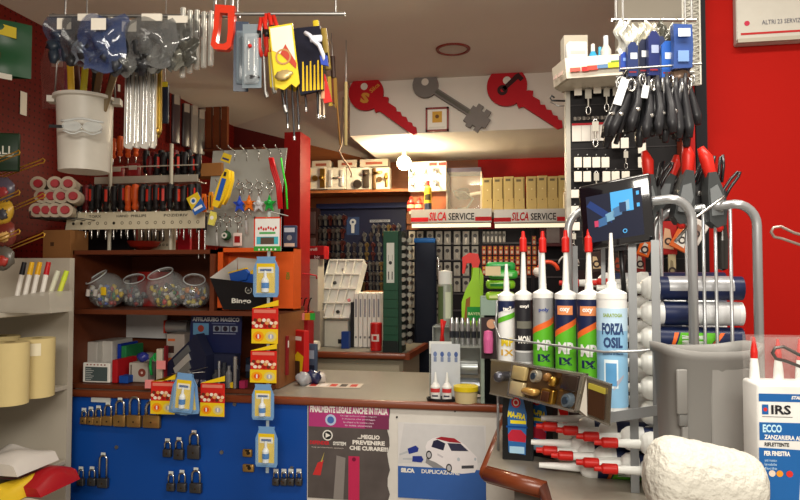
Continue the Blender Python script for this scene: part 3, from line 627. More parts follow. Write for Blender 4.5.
# ---------------------------------------------------------------- grey hook panel with key rings
PY_ = 2.66
pa, pb, pc, pd = onY(205, 245, PY_), onY(275, 250, PY_), onY(287, 148, PY_), onY(213, 151, PY_)
org = onY(240, 250, PY_)
t = T('hook_display', 'light grey metal panel with rows of wire hooks above the orange box', 'panel', org)
b = MB(); b.prism([(p_.x - org.x, p_.z - org.z) for p_ in (pa, pb, pc, pd)], 0, .006, mt('#a9aba4', .45, .2)); b.o('plate', t)
HK = {}
def hook(px, py, L=.05):
    q = onY(px, py, PY_); b = MB(); o_ = q - org
    b.tube([o_ + Vector((0, 0, 0)), o_ + Vector((0, -L * .8, .004)), o_ + Vector((0, -L, .010)), ], .0022, CHROME, 6)
    b.tube([o_ + Vector((-.001, 0, 0)), o_ + Vector((0.001, -.003, -.045))], .0018, CHROME, 6)
    b.ball(o_ + Vector((0, -L, .010)), .0034, CHROME, 8); b.o('hook', t); return q
h1 = [hook(px, 151, .07) for px in (224, 235, 247, 259, 270, 281)]
h2 = [hook(px, 184, .06) for px in (222, 244, 252, 262, 272, 280)]
h3 = [hook(px, 217, .06) for px in (221, 231, 242, 256)]
# brackets hold the panel to the hutch
b = MB(); b.box(-.01, .0, .006, .012, HZ1 - org.z + .002, .2, STEEL); b.o('upright', t)
def ring_thing(shape, c1, lb, q, drop, hl=.055):
    tt = T('key_ring', lb, 'key ring', q + Vector((0, -hl * .8, 0)), group='key rings on the grey hook panel'); tt.scale = (1.45,) * 3
    b = MB(); b.tube([(.011 * math.cos(2 * math.pi * k / 14), 0, -.010 + .011 * math.sin(2 * math.pi * k / 14)) for k in range(14)], .0014, CHROME, 5, closed=True)
    b.tube([(0, 0, -.02), (.002, 0, -.02 - drop * .5), (0, 0, -.02 - drop)], .002, CHROME, 5); b.o('split_ring', tt)
    z0 = -.02 - drop; b = MB(); m = mt(c1, .35)
    if shape == 'star':
        pts = []
        for k in range(10): rr_ = (.026 if k % 2 == 0 else .011); a = math.pi / 2 + math.pi * k / 5; pts.append((rr_ * math.cos(a) * .85, z0 - .026 + rr_ * math.sin(a)))
        b.prism(pts, -.004, .004, m); b.ball((0, -.003, z0 - .022), .009, m, 10); b.o('figure_charm', tt)
    elif shape == 'tag': b.box(-.014, .014, -.002, .002, z0 - .04, z0, m, .003); b.rect(-.009, .009, z0 - .03, z0 - .01, mt('#8c1c1c'), -.003); b.o('tag_charm', tt)
    elif shape == 'ball': b.ball((0, 0, z0 - .014), .015, m, 12); b.ring(0, z0 - .014, .004, .009, mt('#c8c8c0'), -.0155, 14); b.o('ball_charm', tt)
    else: b.tube([(0, 0, z0), (.003, 0, z0 - .04)], .004, m, 6); b.o('pendant', tt)
    return tt
ring_thing('star', '#2c50c8', 'key ring with a blue figure charm on the grey panel', h2[1], .02)
ring_thing('star', '#e0701c', 'key ring with an orange figure charm on the grey panel', h2[2] + Vector((.006, 0, 0)), .018)
ring_thing('star', '#c4c8cc', 'key ring with a silver figure charm on the grey panel', h2[3] + Vector((.004, 0, 0)), .02)
ring_thing('star', '#1c9c3c', 'key ring with a green figure charm on the grey panel', h2[4] + Vector((.006, 0, 0)), .018)
ring_thing('p', '#a8a8a8', 'plain steel key ring with a long pendant, lowest of the middle row', onY(250, 208, PY_), .02)
ring_thing('p', '#b8b8b4', 'steel key ring chain at the left of the lowest hook row', h3[0], .03)
ring_thing('ball', '#1c4a2c', 'key ring with a dark green ball charm on the lowest hook row', h3[1], .025)
ring_thing('tag', '#d8c8c0', 'key ring with a white and red tag charm on the lowest hook row', h3[2], .03)
# glow tubes
for px, c_, lb, dx_ in ((271, '#c81e22', 'bright red plastic cord bundle hanging from the grey hook panel', .045), (281, '#3cd838', 'bright green plastic cord hanging beside the red one', .03)):
    q = onY(px, 158, PY_ - .06); b = MB(); rr_ = .008 if px == 271 else .005
    for k in ((-1, 0, 1) if px == 271 else (0,)):
        b.tube([(k * .006, 0, 0), (k * .008 + dx_ * .3, -.004, -.05), (k * .007 + dx_ * .8, -.002, -.12), (k * .006 + dx_, 0, -.22)], rr_ * .8, mt(c_, .35), 8)
    b.t('plastic_lanyard', lb, 'lanyard', q)
# ================================================================= goods hanging from the ceiling, top left
b = MB()
def crail(px0, py, px1, d, lb):
    a, e = at(px0, py, d), at(px1, py, d); v = e - a
    b = MB(); b.cyl((0, 0, 0), v, .006, STEEL)
    for k in (.08, .92): b.cyl(v * k, v * k + Vector((0, 0, Hc - a.z - v.z * k)), .003, STEEL)
    return b.t('hanging_rail', lb, 'rail', a)
crail(50, 16, 240, 2.0, 'steel rail under the ceiling carrying the bagged goods')
crail(228, 14, 345, 1.9, 'steel rail under the ceiling carrying the tool blisters')
def crumple(wd, hg, th, m1, m2, seed):
    rd = random.Random(seed); b = MB(); ph = [rd.uniform(0, 6) for _ in range(4)]
    def f(u, v, s=1): return ((u - .5) * wd * (.75 + .25 * math.sin(3.1 * (1 - v) ** .5 + .05)) + .006 * math.sin(9 * v + ph[0]), s * (th * math.sin(math.pi * u) * math.sin(math.pi * min(1, (1 - v) * 1.1)) * (1 + .6 * math.sin(11 * u + ph[1]) * math.sin(9 * v + ph[2])) + .001), -(1 - v) * hg + .008 * math.sin(7 * u + ph[3]))
    b.sheet(lambda u, v: f(u, v, -1), 12, 12, m1); b.sheet(lambda u, v: f(1 - u, v, 1), 8, 8, m1)
    return b, f
BAGS = [(70, 24, .16, .14, '#3a4a62', 'bluish bag at the left end of the hanging bagged goods', '#26303c'), (88, 26, .17, .15, '#464a50', 'grey bag with a white edge, second in the hanging bagged goods', '#2a2c30'), (104, 24, .15, .17, '#3c4f7c', 'blue-topped bag hanging above the silver strips', '#30343c'), (118, 28, .16, .16, '#55585a', 'grey crinkled bag hanging above the silver strips', '#202224'), (134, 26, .15, .16, '#34383e', 'dark bag hanging over the gold strip', '#1c1e20'), (152, 26, .16, .15, '#6a6c6c', 'pale grey clear bag of black parts, right of the blue-topped bag', '#2c2e30'), (166, 24, .15, .16, '#8a8c8a', 'silvery clear bag beside the hanging chrome rods', '#44463f'), (178, 28, .14, .14, '#5a5c5a', 'smoky clear bag at the right end of the bagged goods', '#33342f')]
for i, (px, py, wd, hg, c1, lb, c2) in enumerate(BAGS):
    q = at(px, py - 8, 2.0 - .04 * (i % 3)); t = T('bagged_goods', lb, 'bag', q, R(10), group='clear bags hanging under the ceiling')
    b, f = crumple(wd, hg * .98, .03, mt(c1, .12, al=.5, coat=1), None, i); b.o('bag', t)
    b = MB(); rd = random.Random(i + 40)
    for k in range(9):
        x, z = rd.uniform(-.35, .35) * wd, -hg * rd.uniform(.3, .92)
        b.blob((x, rd.uniform(-.01, .015), z), rd.uniform(.01, .024), .012, rd.uniform(.012, .03), mt(c2, .35, rd.choice((0, .5))), .3, 8, 5, seed=k)
    b.o('contents', t, kind='stuff')
    b = MB(); b.box(-.022, .022, -.034, -.0335, -.055, -.02, PAPER) if i % 2 == 0 else b.box(-.03, .03, -.004, .004, -.01, .012, PAPER); b.o('header_label', t)
# small hardware bags along the lower edge
for i, (px, py, c1) in enumerate(((84, 44, '#7a8490'), (99, 52, '#50545a'), (113, 56, '#3a3c40'), (126, 57, '#6a6c6a'), (140, 55, '#2e3034'), (152, 53, '#8a8c88'), (165, 52, '#5a5c58'), (177, 50, '#77776e'), (186, 46, '#4a4a44'))):
    b, f = crumple(.075, .075, .016, mt(c1, .15, .2, al=.7), None, i + 20)
    b.blob((0, 0, -.045), .022, .01, .02, mt('#2a2a2c', .4), .3, 8, 5, i)
    b.t('small_bag', 'small crinkled parts bag, %s from the left along the lower edge of the bagged goods' % nth(i), 'bag', at(px, py - 6, 1.93), R(rnd if False else 8 * math.sin(i)), 'small parts bags under the bagged goods')
# silver strips
def strip_pack():
    t = T('silver_strip_pack', '', 'pack'); b = MB()
    b.prism([(-.013, 0), (.013, 0), (.0145, -.28), (.008, -.292), (-.009, -.288), (-.0145, -.28)], -.004, .004, mt('#c2beb6', .25, .4), smooth=False); b.o('sleeve', t)
    b = MB(); b.cyl((-.005, -.005, -.01), (-.005, -.005, -.275), .0035, CHROME, n=8); b.cyl((.006, -.005, -.01), (.006, -.005, -.27), .0035, CHROME, n=8); b.o('rod', t); return t
for i, px in enumerate((130, 138, 146, 153)):
    rep('silver', strip_pack, at(px, 62, 2.02 + .015 * (i % 2)), 'long silvery strip pack hanging right of the white tub, %s from the left' % nth(i), rz=R(8), group='silvery strip packs', scale=(1, 1, .95))
b = MB(); b.prism([(-.012, 0), (.012, 0), (.014, -.2), (.004, -.225), (-.013, -.2)], -.005, .005, mt('#b09238', .25, .6)); b.cyl((0, -.007, 0), (0, -.007, -.19), .003, BRASS, n=8); b.ball((.002, -.004, -.205), .013, BRASS)
b.t('gold_strip_pack', 'gold-coloured strip pack hanging right of the silvery ones', 'pack', at(158, 68, 2.05), R(8))
b = MB(); b.box(-.014, .014, -.006, .006, -.14, 0, mt('#1e2436', .4), .004); b.box(-.012, .012, -.008, -.006, -.012, .006, mt('#c9b82c')); b.cyl((0, 0, 0), (0, 0, Hc - at(165, 84, 2.25).z), .0015, STEEL, n=5); b.t('blue_pack', 'narrow dark blue pack with yellow top hanging beside the gold strip', 'pack', at(165, 84, 2.25), R(8))
# chrome rods right of bags
def crod():
    t = T('chrome_rod_pack', '', 'pack'); b = MB(); b.cyl((0, 0, .05), (0, 0, -.15), .0075, mt('#b8b6ac', .25, .8), n=10); b.o('rod', t)
    b = MB(); b.lathe([(.0, -.17), (.009, -.166), (.0095, -.13), (.0085, .05)], mt('#dfe0da', .1, al=.35), 10); b.o('sleeve', t); return t
for i, (px, L) in enumerate(((183, 1.0), (190, .9), (197, .85), (204, .8), (211, .78))):
    rep('crod', crod, at(px, 24 + (i % 2), 1.98), 'wrapped chrome rod hanging by the red hacksaw, %s from the left' % nth(i), group='wrapped chrome rods', scale=(1, 1, L))
# red hacksaw handle (frame)
q = at(223, 34, 1.9); u2 = 1.9 / 640
t = T('hacksaw', 'red-orange hacksaw hanging under the ceiling left of the blister packs', 'saw', q, R(5))
b = MB(); RO = mt('#d6361c', .3); b.M = Matrix.Rotation(R(6), 4, 'Y')
out = [(-10, 28), (10, 28), (12, 4), (11, -13), (7, -17), (-6, -17), (-10, -13), (-9, 4)]; inn = [(-4, 20), (4, 20), (6, 2), (6, -9), (3, -11), (-3, -11), (-5, -9), (-4, 2)]
o3 = [(x * u2, z * u2) for x, z in out]; i3 = [(x * u2, z * u2) for x, z in inn]; n = 8
for y, fl in ((-.011, 0), (.011, 1)):
    b.add([(x, y, z) for x, z in o3] + [(x, y, z) for x, z in i3], [(k, (k+1) % n, n + (k+1) % n, n + k) for k in range(n)], RO)
for P in (o3, i3): b.add([(x, -.011, z) for x, z in P] + [(x, .011, z) for x, z in P], [(k, (k+1) % n, n + (k+1) % n, n + k) for k in range(n)], RO, True)
b.o('handle', t)
b = MB(); b.box(-.03, -.022, -.003, .003, .07, .14, STEEL); b.box(.022, .03, -.003, .003, .07, .14, STEEL); b.o('frame', t)
# blisters
q = at(241, 58, 1.9)
t = T('blister_pack', 'clear blister pack with a dark tool on blue card, left in the hanging cluster', 'blister pack', q, R(18))
b = MB(); b.box(-.022, .022, 0, .003, -.1, .11, mt('#2b3a50', .3)); b.o('card', t)
b = MB(); b.box(-.014, .014, -.012, 0, -.08, .08, mt('#8fa0ac', .15, al=.4), .005); b.cyl((0, -.006, -.07), (0, -.006, .06), .004, DARKST); b.o('blister', t)
q = at(252, 58, 1.86)
t = T('blister_pack', 'clear blister pack with silver hooks on a pale card beside the blue one', 'blister pack', q, R(8))
b = MB(); b.box(-.028, .028, 0, .002, -.088, .1, mt('#7c8890', .2)); b.o('card', t)
b = MB(); b.box(-.022, .022, -.014, -.0, -.078, .07, mt('#c8d2d8', .1, al=.35), .006); b.o('blister', t)
b = MB(); b.cyl((-.008, -.008, -.04), (-.008, -.008, .05), .003, CHROME); b.cyl((.008, -.008, -.04), (.008, -.008, .05), .003, CHROME); b.blob((.004, -.008, -.06), .02, .007, .01, DARKST); b.ball((-.002, -.016, .03), .006, RED); b.o('hook_set', t)
# red screwdriver-like punches
for i, (px, py, tilt, L, lb) in enumerate(((263, 38, 3, .2, 'red-handled shear with a long steel rod, left of the yellow packs'), (269, 34, 5, .2, 'red and black pliers hanging left of the yellow packs'), (275, 36, 8, .26, 'red-handled tool with the longest dark rod, touching the yellow packs'))):
    t = T('hanging_tool', lb, 'tool', at(px, py, 1.86), rot=(0, R(-tilt), 0)); b = MB()
    for s_ in (-1, 1): b.tube([(s_ * .003, 0, .06), (s_ * .011, 0, .02), (s_ * .012, 0, -.03), (s_ * .005, 0, -.055)], .0062, mt('#c02a1e', .35), 8); b.tube([(s_ * .011, 0, .022), (s_ * .0115, -.002, .0)], .0068, BLACK, 8)
    b.o('handle', t)
    b = MB(); b.cyl((0, 0, -.05), (.0, 0, -L * .8), .0042, STEEL if i < 2 else DARKST, n=8); b.cyl((0, 0, -L * .8), (.004, 0, -L * .88), .006, STEEL, n=8); b.o('rod', t)
# yellow card packs
for i, (px, py, w_, h_, tl, lb, c_) in enumerate(((284, 55, .07, .175, -7, 'large yellow card pack with a white and red picture, front of the hanging cluster', '#e0c832'), (277, 62, .05, .14, -4, 'yellow card pack behind the large one, only its edge showing', '#c9b22c'), (293, 64, .05, .14, -9, 'yellow card pack at the right behind the large one', '#d8be2a'))):
    t = T('card_pack', lb, 'card pack', at(px, py, 1.82 + .03 * i), rot=(0, R(tl), R(4)), group='yellow card packs in the hanging cluster')
    b = MB(); b.prism([(-w_/2, -h_/2), (-w_/6, -h_/2 - .012), (w_/6, -h_/2 + .002), (w_/3, -h_/2 - .01), (w_/2, -h_/2), (w_/2, h_/2), (-w_/2, h_/2)], 0, .004, mt(c_, .4)); b.o('card', t)
    if i == 0:
        b = MB(); b.flat([(-w_*.45, h_*.1), (w_*.45, -.02), (w_*.45, h_*.47), (-w_*.45, h_*.47)], mt('#e8e0d0', .4), -.001); b.flat([(-.01, .005), (.03, -.045), (.034, -.03), (.008, .03)], mt('#b84a3a'), -.0016); b.ring(-.002, -.005, .018, .023, mt('#b88a5c'), -.002); b.o('print', t)
        b = MB(); b.blob((-.005, -.008, -.06), .024, .006, .014, mt('#c9b27a', .3, .5), .2); b.o('blister', t)
# thin rods below
for i, (px, y1) in enumerate(((286, 125), (292, 137), (297, 126), (305, 108), (317, 115))):
    L = (y1 - 85) * 1.85 / 640; t = T('drill_rod', 'thin dark steel rod hanging beneath the yellow packs, %s from the left' % nth(i), 'rod', at(px, 85, 1.86), rot=(0, R(-3), 0), group='thin rods beneath the card packs')
    b = MB(); b.cyl((0, 0, .06), (0, 0, -L), .0032, DARKST, n=8); b.o('shank', t); b = MB(); b.cyl((0, 0, -L), (0, 0, -L - .012), .0045, CHROME, n=8); b.o('tip', t)
# dark gloves pack with yellow stripes
q = at(309, 62, 1.84)
t = T('work_gloves', 'black glove pack with yellow stripes in the hanging cluster', 'gloves', q, rot=(0, R(-4), R(4)))
b = MB(); b.prism([(-.036, .1), (.04, .1), (.042, 0), (.038, -.085), (-.03, -.095), (-.038, -.02)], -.006, .006, mt('#1a1a28', .5)); b.o('glove', t)
b = MB()
for k in range(6): b.flat([(-.024 + k * .011, -.085), (-.017 + k * .011, -.085), (-.014 + k * .011, .0 - .012*(k % 2)), (-.018 + k * .011, .0 - .012*(k % 2))], mt('#d8b42a'), -.0068)
b.o('yellow_stripes', t)
q = at(317, 46, 1.8)
t = T('white_strap', 'white plastic buckle strap over the black glove pack', 'strap', q)
b = MB(); b.tube([(-.035, 0, .04), (-.02, -.004, .03), (-.01, -.005, .015), (.008, -.005, .0), (.02, -.004, -.03), (.022, 0, -.045)], .006, mt('#d6d8e4', .35), 8); b.box(-.02, .016, -.008, .002, .01, .03, mt('#d6d8e4', .35), .006); b.o('band', t)
b = MB(); b.prism([(.01, -.03), (.03, -.03), (.034, -.06), (.014, -.055)], -.006, .002, mt('#3a50b0')); b.o('clip', t)
for i, (px, py, c_, lb) in enumerate(((318, 42, '#c8b02c', 'yellow narrow pack at the right of the hanging cluster'), (321, 58, '#2a2622', 'dark narrow pack right of the yellow one in the hanging cluster'), (326, 50, '#8a7434', 'olive narrow pack at the far right of the hanging cluster'))):
    b = MB(); b.box(-.009, .009, -.005, .005, -.06, .065, mt(c_, .4), .004); b.rect(-.006, .006, -.04, -.01, mt('#141418') if i else mt('#a03020'), -.0056); b.t('narrow_pack', lb, 'pack', at(px, py, 1.86), rot=(0, R(-7), 0))
b = MB(); b.prism([(-.012, .05), (.006, .052), (.028, -.03), (.004, -.034)], -.003, .003, mt('#c8302a', .4)); b.rect(-.004, .006, -.02, .03, mt('#d8a07a'), -.0036); b.t('red_card', 'small red card pack hanging lowest right under the glove pack', 'card pack', at(323, 92, 1.85))
for i, (px, y1) in enumerate(((320, 116), (324, 118))):
    b = MB(); b.cyl((0, 0, .03), (0, 0, -.035), .004, mt('#b8a890', .3, .7), n=8); b.ball((0, 0, -.038), .006, CHROME); b.t('small_latch', 'tiny metal piece dangling under the red card, %s one' % ('left' if i == 0 else 'other'), 'latch', at(px, 104, 1.86))
# folding rule by the bulkhead
t = T('folding_rule', 'yellow and dark tool strip hanging left of the bulkhead', 'tool', at(334, 88, 3.2), rot=(0, R(-3), 0))
b = MB(); b.box(-.03, -.01, -.004, .004, -.09, .06, mt('#8a7430')); b.box(.0, .016, -.004, .004, -.1, .05, mt('#6e5424')); b.box(-.01, .0, -.006, .004, -.08, .09, mt('#4a2418')); b.o('blade_pair', t)
b = MB(); b.cyl((.012, 0, -.09), (.018, 0, -.29), .005, mt('#6a4a20')); b.cyl((.0, 0, .05), (.0, 0, .16), .012, mt('#2a1c18')); b.cyl((0, 0, .15), (0, 0, Hc - t.location.z), .002, STEEL, n=5); b.o('rod', t)
b = MB(); b.cyl((0, 0, 0), (0, 0, -.33), .009, mt('#8c7c54')); b.cyl((0, 0, 0), (0, 0, Hc - at(346, 82, 3.3).z), .002, STEEL, n=5); b.t('brass_rod', 'pale brass rod hanging at the left edge of the bulkhead', 'rod', at(346, 82, 3.3))
# far left wall: strip goods
for i, (px, y0, y1, c_, lb) in enumerate(((176, 95, 135, '#3a2c30', 'dark wrapped pack hanging on the far part of the red pegboard'), (186, 104, 140, '#2c2426', 'dark narrow pack, second on the far part of the red pegboard'), (194, 106, 146, '#77706c', 'grey wrapped pack on the far part of the red pegboard'), (201, 110, 148, '#5f5a56', 'dim grey pack last on the far part of the red pegboard'))):
    p0 = onX(px, y0, XL + .05); hgt = (y1 - y0) / 640 * p0.length; b = MB(); b.box(-.03, .03, -.012, .012, -hgt, 0, mt(c_, .3), .008); b.box(-.02, .02, -.014, -.012, -hgt*.2, 0, mt('#8a8078')); b.t('wrapped_pack', lb, 'pack', p0, R(60), 'wrapped packs on the far red pegboard')
for i, px in enumerate((208, 216, 224)):
    q = onY(px, 148, 4.3); b = MB(); b.box(-.022, .022, 0, .03, 0, .33, wood('#6a3318', '#7c4224')); b.t('wooden_board', 'upright wooden board behind the cardboard box, %s from the left' % nth(i), 'board', q, 0, 'upright wooden boards')
b = MB(); b.box(-.45, .3, 0, .25, -.02, 0, HW); b.t('wall_shelf', 'dark wooden shelf behind the screwdriver racks carrying the upright boards', 'shelf', onY(222, 148, 4.25) + Vector((0, 0, -.001)))
b = MB(); b.box(-.008, .008, -.001, .001, -.02, .02, PAPER); b.t('price_tag', 'white price tag on the pegboard behind the silvery strips', 'tag', onX(119, 88, XL + .01), R(80), 'tags on the red pegboard')

# ================================================================= hutch contents, upper bay: fishbowl jars
CG = mt('#cfd6d6', .06, al=.22, coat=1)
def bowl(px, py_c, r_px, y, lb, seed, tilt=0, cols=('#b03028', '#d8b82c', '#d8d8d0', '#2f7a3c', '#2c50a8', '#8a8c88')):
    d = y; q = onY(px, py_c, y); r = r_px * 2.65 / 640; z0 = HZ1 + .002
    t = T('fishbowl_jar', lb, 'jar', (q.x, y, z0), group='clear fishbowl jars in the wooden unit')
    M = Matrix.Translation((0, 0, r * .92)) @ Matrix.Rotation(R(tilt), 4, 'Y') @ Matrix.Rotation(R(28), 4, 'X')
    b = MB(); pr = [(r * .5 * 0, -r * .92), (r * .45, -r * .9)] + [(r * math.cos(R(a)), r * math.sin(R(a))) for a in range(-55, 56, 10)] + [(r * .62, r * .92)]
    b.lathe(pr, CG, 28, M); b.o('bowl', t)
    b = MB(); b.tube([M @ Vector((r * .62 * math.cos(2*math.pi*k/24), r * .62 * math.sin(2*math.pi*k/24), r * .92)) for k in range(24)], .003, mt('#c8cccc', .1), 6, closed=True); b.o('rim', t)
    b = MB(); rd = random.Random(seed)
    for k in range(70):
        a = rd.uniform(0, 6.28); rr_ = r * .78 * rd.random() ** .5; zz = r * .12 + rd.random() * r * 1.0
        if rr_ ** 2 + (zz - r * .92) ** 2 > (r * .84) ** 2: rr_ *= .5
        c_ = rd.choice(cols)
        b.blob((rr_ * math.cos(a), rr_ * math.sin(a), zz), rd.uniform(.006, .014), rd.uniform(.006, .012), rd.uniform(.006, .016), mt(c_, .3, .6 if c_ == '#8a8c88' else 0), .25, 7, 5, k)
    b.o('small_hardware', t, kind='stuff')
    return t, r
t, r = bowl(107, 283, 20, 2.63, 'leftmost fishbowl jar with white pieces and a yellow tag inside', 1, -25)
b = MB(); b.box(-.013, .013, -.003, .003, -.018, .018, YEL, .004); o = b.o('yellow_tag', t); o.location = (.035, -.075, .075)
for k, x in enumerate((-.045, -.01)):
    b = MB(); b.cyl((0, 0, -.015), (.004, 0, .015), .009, mt('#d8cfc8'), n=12); o = b.o('white_bottle', t); o.location = (x, -.07, .068)
bowl(137, 283, 18, 2.74, 'fishbowl jar of small grey fittings, second from the left', 2, 5, ('#8a8c88', '#6a6c70', '#3a3c60', '#b8b8b0', '#555560', '#a03030'))
bowl(167, 280, 21.5, 2.64, 'large fishbowl jar of mixed shiny hardware in the middle', 3, -8, ('#8a8c88', '#b8b8b0', '#222226', '#c03028', '#c9b030', '#3a7a3a'))
bowl(194, 283, 18, 2.68, 'rightmost fishbowl jar with pale blue and yellow pieces', 4, 18, ('#b8c4d8', '#8a8c88', '#d8c860', '#6a5a90', '#c8c8c8', '#c87a30'))
b = MB(); b.box(-.04, .04, 0, .01, 0, .12, mt('#a8a49a')); b.t('white_packet', 'pale packet standing behind the jars', 'packet', (onY(122, 290, 2.88).x, 2.87, HZ1 + .002), R(5))
b = MB(); b.lathe([(0, 0), (.09, 0), (.09, .02), (.08, .16), (0, .17)], mt('#8c1c18', .4), 20); b.t('red_tub', 'dark red tub behind the second and middle jars', 'tub', (onY(152, 290, 2.80).x, 2.83, HZ1 + .002))
# lower bay contents
F0 = 1.0225
def hb(px0, px1, py0, y, dep, mat, nm, lb, cat, rz=0, py1=None, front=None, label_fn=None, z=F0):
    xm = (px0 + px1) / 2; a, e, t_ = onY(px0, 350, y), onY(px1, 350, y), onY(xm, py0, y)
    w_ = e.x - a.x; H = t_.z - z
    t = T(nm, lb, cat, ((a.x + e.x) / 2, y, z), rz); b = MB(); b.box(-w_/2, w_/2, 0, dep, 0, H, mat, .003, seg=1); b.o('body', t)
    if label_fn: b = MB(); label_fn(b, w_, H); b.o('print', t)
    return t, w_, H
# upper white sheets
b = MB(); b.sheet(lambda u, v: ((u - .5) * .30, .01 * math.sin(5 * u), -.13 * (1 - v)), 8, 3, mt('#d0cecc', .5)); b.sheet(lambda u, v: ((.5 - u) * .30, .012 + .01 * math.sin(5 * (1 - u)), -.13 * (1 - v)), 8, 3, mt('#d0cecc', .5))
b.t('white_sheet', 'pale plastic sheet hanging behind the lower bay of the wooden unit', 'sheet', (onY(141, 330, 2.9).x, 2.88, HZ1 - .03))
# document holder w/ green edge
hb(76, 80, 344, 2.55, .22, mt('#1e6a4a'), 'green_folder', 'green folder at the left end of the wooden unit', 'folder')
hb(81, 97, 342, 2.60, .2, mt('#c4c0b8', .3, al=.85), 'file_holder', 'clear grey file holder behind the small boxed item', 'file holder')
hb(97, 112, 341, 2.64, .16, mt('#d0ccc4', .3, al=.85), 'file_holder', 'second clear file holder beside the red and blue spines', 'file holder')
def pf(b, w_, H):
    b.rect(-w_*.4, w_*.42, H*.08, H*.8, mt('#4a5656')); b.text('- - - - - -', 0, H * .91, w_ * .7, H * .06, mt('#8a3030'))
    for k in range(7): b.rect(-w_*.38, -w_*.38 + w_ * (.2 + .05 * (k % 3)), H * (.14 + .09 * k), H * (.165 + .09 * k), mt('#c8ccc8'), -.001)
hb(83, 110, 363, 2.52, .04, mt('#e4e2da'), 'display_box', 'small white-framed display box with white lines on grey', 'box', label_fn=pf)
hb(112, 117.5, 360, 2.52, .15, mt('#a81c22'), 'red_box', 'narrow red box spine beside the white-framed display box', 'box')
hb(112, 116, 345, 2.68, .1, mt('#b4685c'), 'pink_folder', 'dull pink folder behind the red box spine', 'folder')
hb(117, 120.5, 344, 2.66, .14, mt('#1c3aa0'), 'blue_folder', 'blue folder spine behind the red box spine', 'folder')
hb(121, 126, 346, 2.64, .14, mt('#2a7a48'), 'green_folder', 'green folder spine right of the blue one', 'folder')
hb(119, 128, 376, 2.52, .05, mt('#1e4a9c'), 'blue_box', 'little blue box under the green cord', 'box')
hb(129, 148, 363, 2.56, .06, mt('#b0aaa0'), 'white_box', 'white box with a brown coil print beside the green cord', 'box', label_fn=lambda b, w_, H: (b.disc(w_*.2, H*.5, w_*.2, mt('#7a3a30')), b.disc(w_*.2, H*.5, w_*.06, mt('#c8b0a8'), -.0014), b.rect(-w_*.4, -w_*.34, .01, H*.9, mt('#4a3a34'))))
b = MB(); g = mt('#28a850', .35)
b.tube([(0, 0, 0), (-.004, -.004, .03), (.0, -.006, .055), (.012, -.002, .065), (.02, .0, .06)], .005, g, 8)
for k in range(5): b.tube([(.018 + .006 * math.cos(a + k), .004 * k - .01, .062 + .012 * math.sin(a + k)) for a in [j * .7 for j in range(9)]], .003, g, 6)
b.t('green_cord_coil', 'bright green coiled cord on top of the little blue box', 'cord', Vector((at(124, 376, 2.56).x, 2.545, onY(124, 376, 2.52).z + .004))).scale = (1.25,) * 3
b = MB(); b.blob((0, 0, 0), .024, .02, .02, mt('#222c78', .3), .2, seed=3); b.t('blue_ball', 'dark blue crumpled ball behind the white box', 'ball', at(143, 357, 2.66))
b = MB(); b.lathe([(0, 0), (.04, 0), (.045, .08), (.02, .1), (0, .1)], mt('#a8a49c', .3, al=.8), 16); b.t('clear_tub', 'pale tub at the back behind the blue ball', 'tub', (onY(151, 350, 2.8).x, 2.78, F0))
hb(156, 162, 349, 2.52, .03, mt('#bdb3a0'), 'cream_card', 'cream upright card beside the pink notes', 'card')
hb(163.5, 165, 346, 2.52, .03, mt('#7a1c24'), 'red_card', 'thin dark red card edge beside the cream card', 'card')
hb(166, 184, 334, 2.6, .1, mt('#9a9088'), 'parts_box', 'pale box with dark and orange prints behind the dark display case', 'box', label_fn=lambda b, w_, H: (b.rect(-w_*.4, -w_*.05, H*.6, H*.75, mt('#3a2420')), b.rect(-w_*.4, 0, H*.85, H*.9, mt('#b85a30')), b.rect(-w_*.4, 0, H*.4, H*.5, mt('#b85a30'))))
for i, (px, py, lb) in enumerate(((161, 365, 'upper pink sticky note on the shelf edge'), (149.5, 384, 'lower pink sticky note at the corner of the red hang card'))):
    b = MB(); b.box(-.02, .02, 0, .001, -.018, .018, PINK); b.t('sticky_note', lb, 'note', onY(px, py, 2.47), R(6 * i), 'pink sticky notes')
# jar tops / silver tin behind
b = MB(); b.cyl((-.055, 0, .03), (.055, 0, .03), .03, mt('#a8a8a8', .2, .6), n=20); b.box(-.056, -.05, -.03, .03, 0, .06, mt('#a83020')); b.t('silver_tin', 'silver tin lying on its side under the upper shelf', 'tin', onY(178, 333, 2.75))
# blue "affilatura magica" display
x, z, ww, hh = fr(193, 315, 243, 350, 2.62)
t = T('sharpener_display', 'dark blue display header with pale lettering and round pictures', 'display', (x, 2.60, F0), rot=(0, 0, R(-2)))
H = z + hh - F0; NB = mt('#1a2148', .4)
b = MB(); b.prism([(-ww/2 - .012, H * .45), (ww/2 + .0, H * .42), (ww/2 + .005, H), (-ww/2, H)], 0, .006, NB); b.o('header', t)
b = MB(); b.text('AFFILASUBO MAGICO', 0, H - .018, ww * .95, .018, mt('#b8bcc4'), -.001, bold=.04); b.rect(-ww*.46, -ww*.14, H - .085, H - .035, mt('#5a86a8'), -.001); b.disc(-ww*.3, H - .058, .015, mt('#8c3a2c'), -.0016)
for k in range(3): b.rect(-ww*.05 + k * ww * .17, -ww*.05 + k * ww * .17 + ww*.15, H - .07, H - .045, mt('#7c8494'), -.001); b.disc(-ww*.05 + k * ww * .17 + ww*.075, H - .0575, .011, mt('#2a2430'), -.0016)
b.rect(-ww*.08, ww*.4, H - .037, H - .033, mt('#5a6280'), -.001); b.rect(-ww*.05, ww*.4, H - .08, H - .077, mt('#8a90a8'), -.001); b.o('print', t)
b = MB(); b.box(-ww/2, ww/2, -.05, .0, 0, H * .45, mt('#20243a', .4)); b.o('base', t)
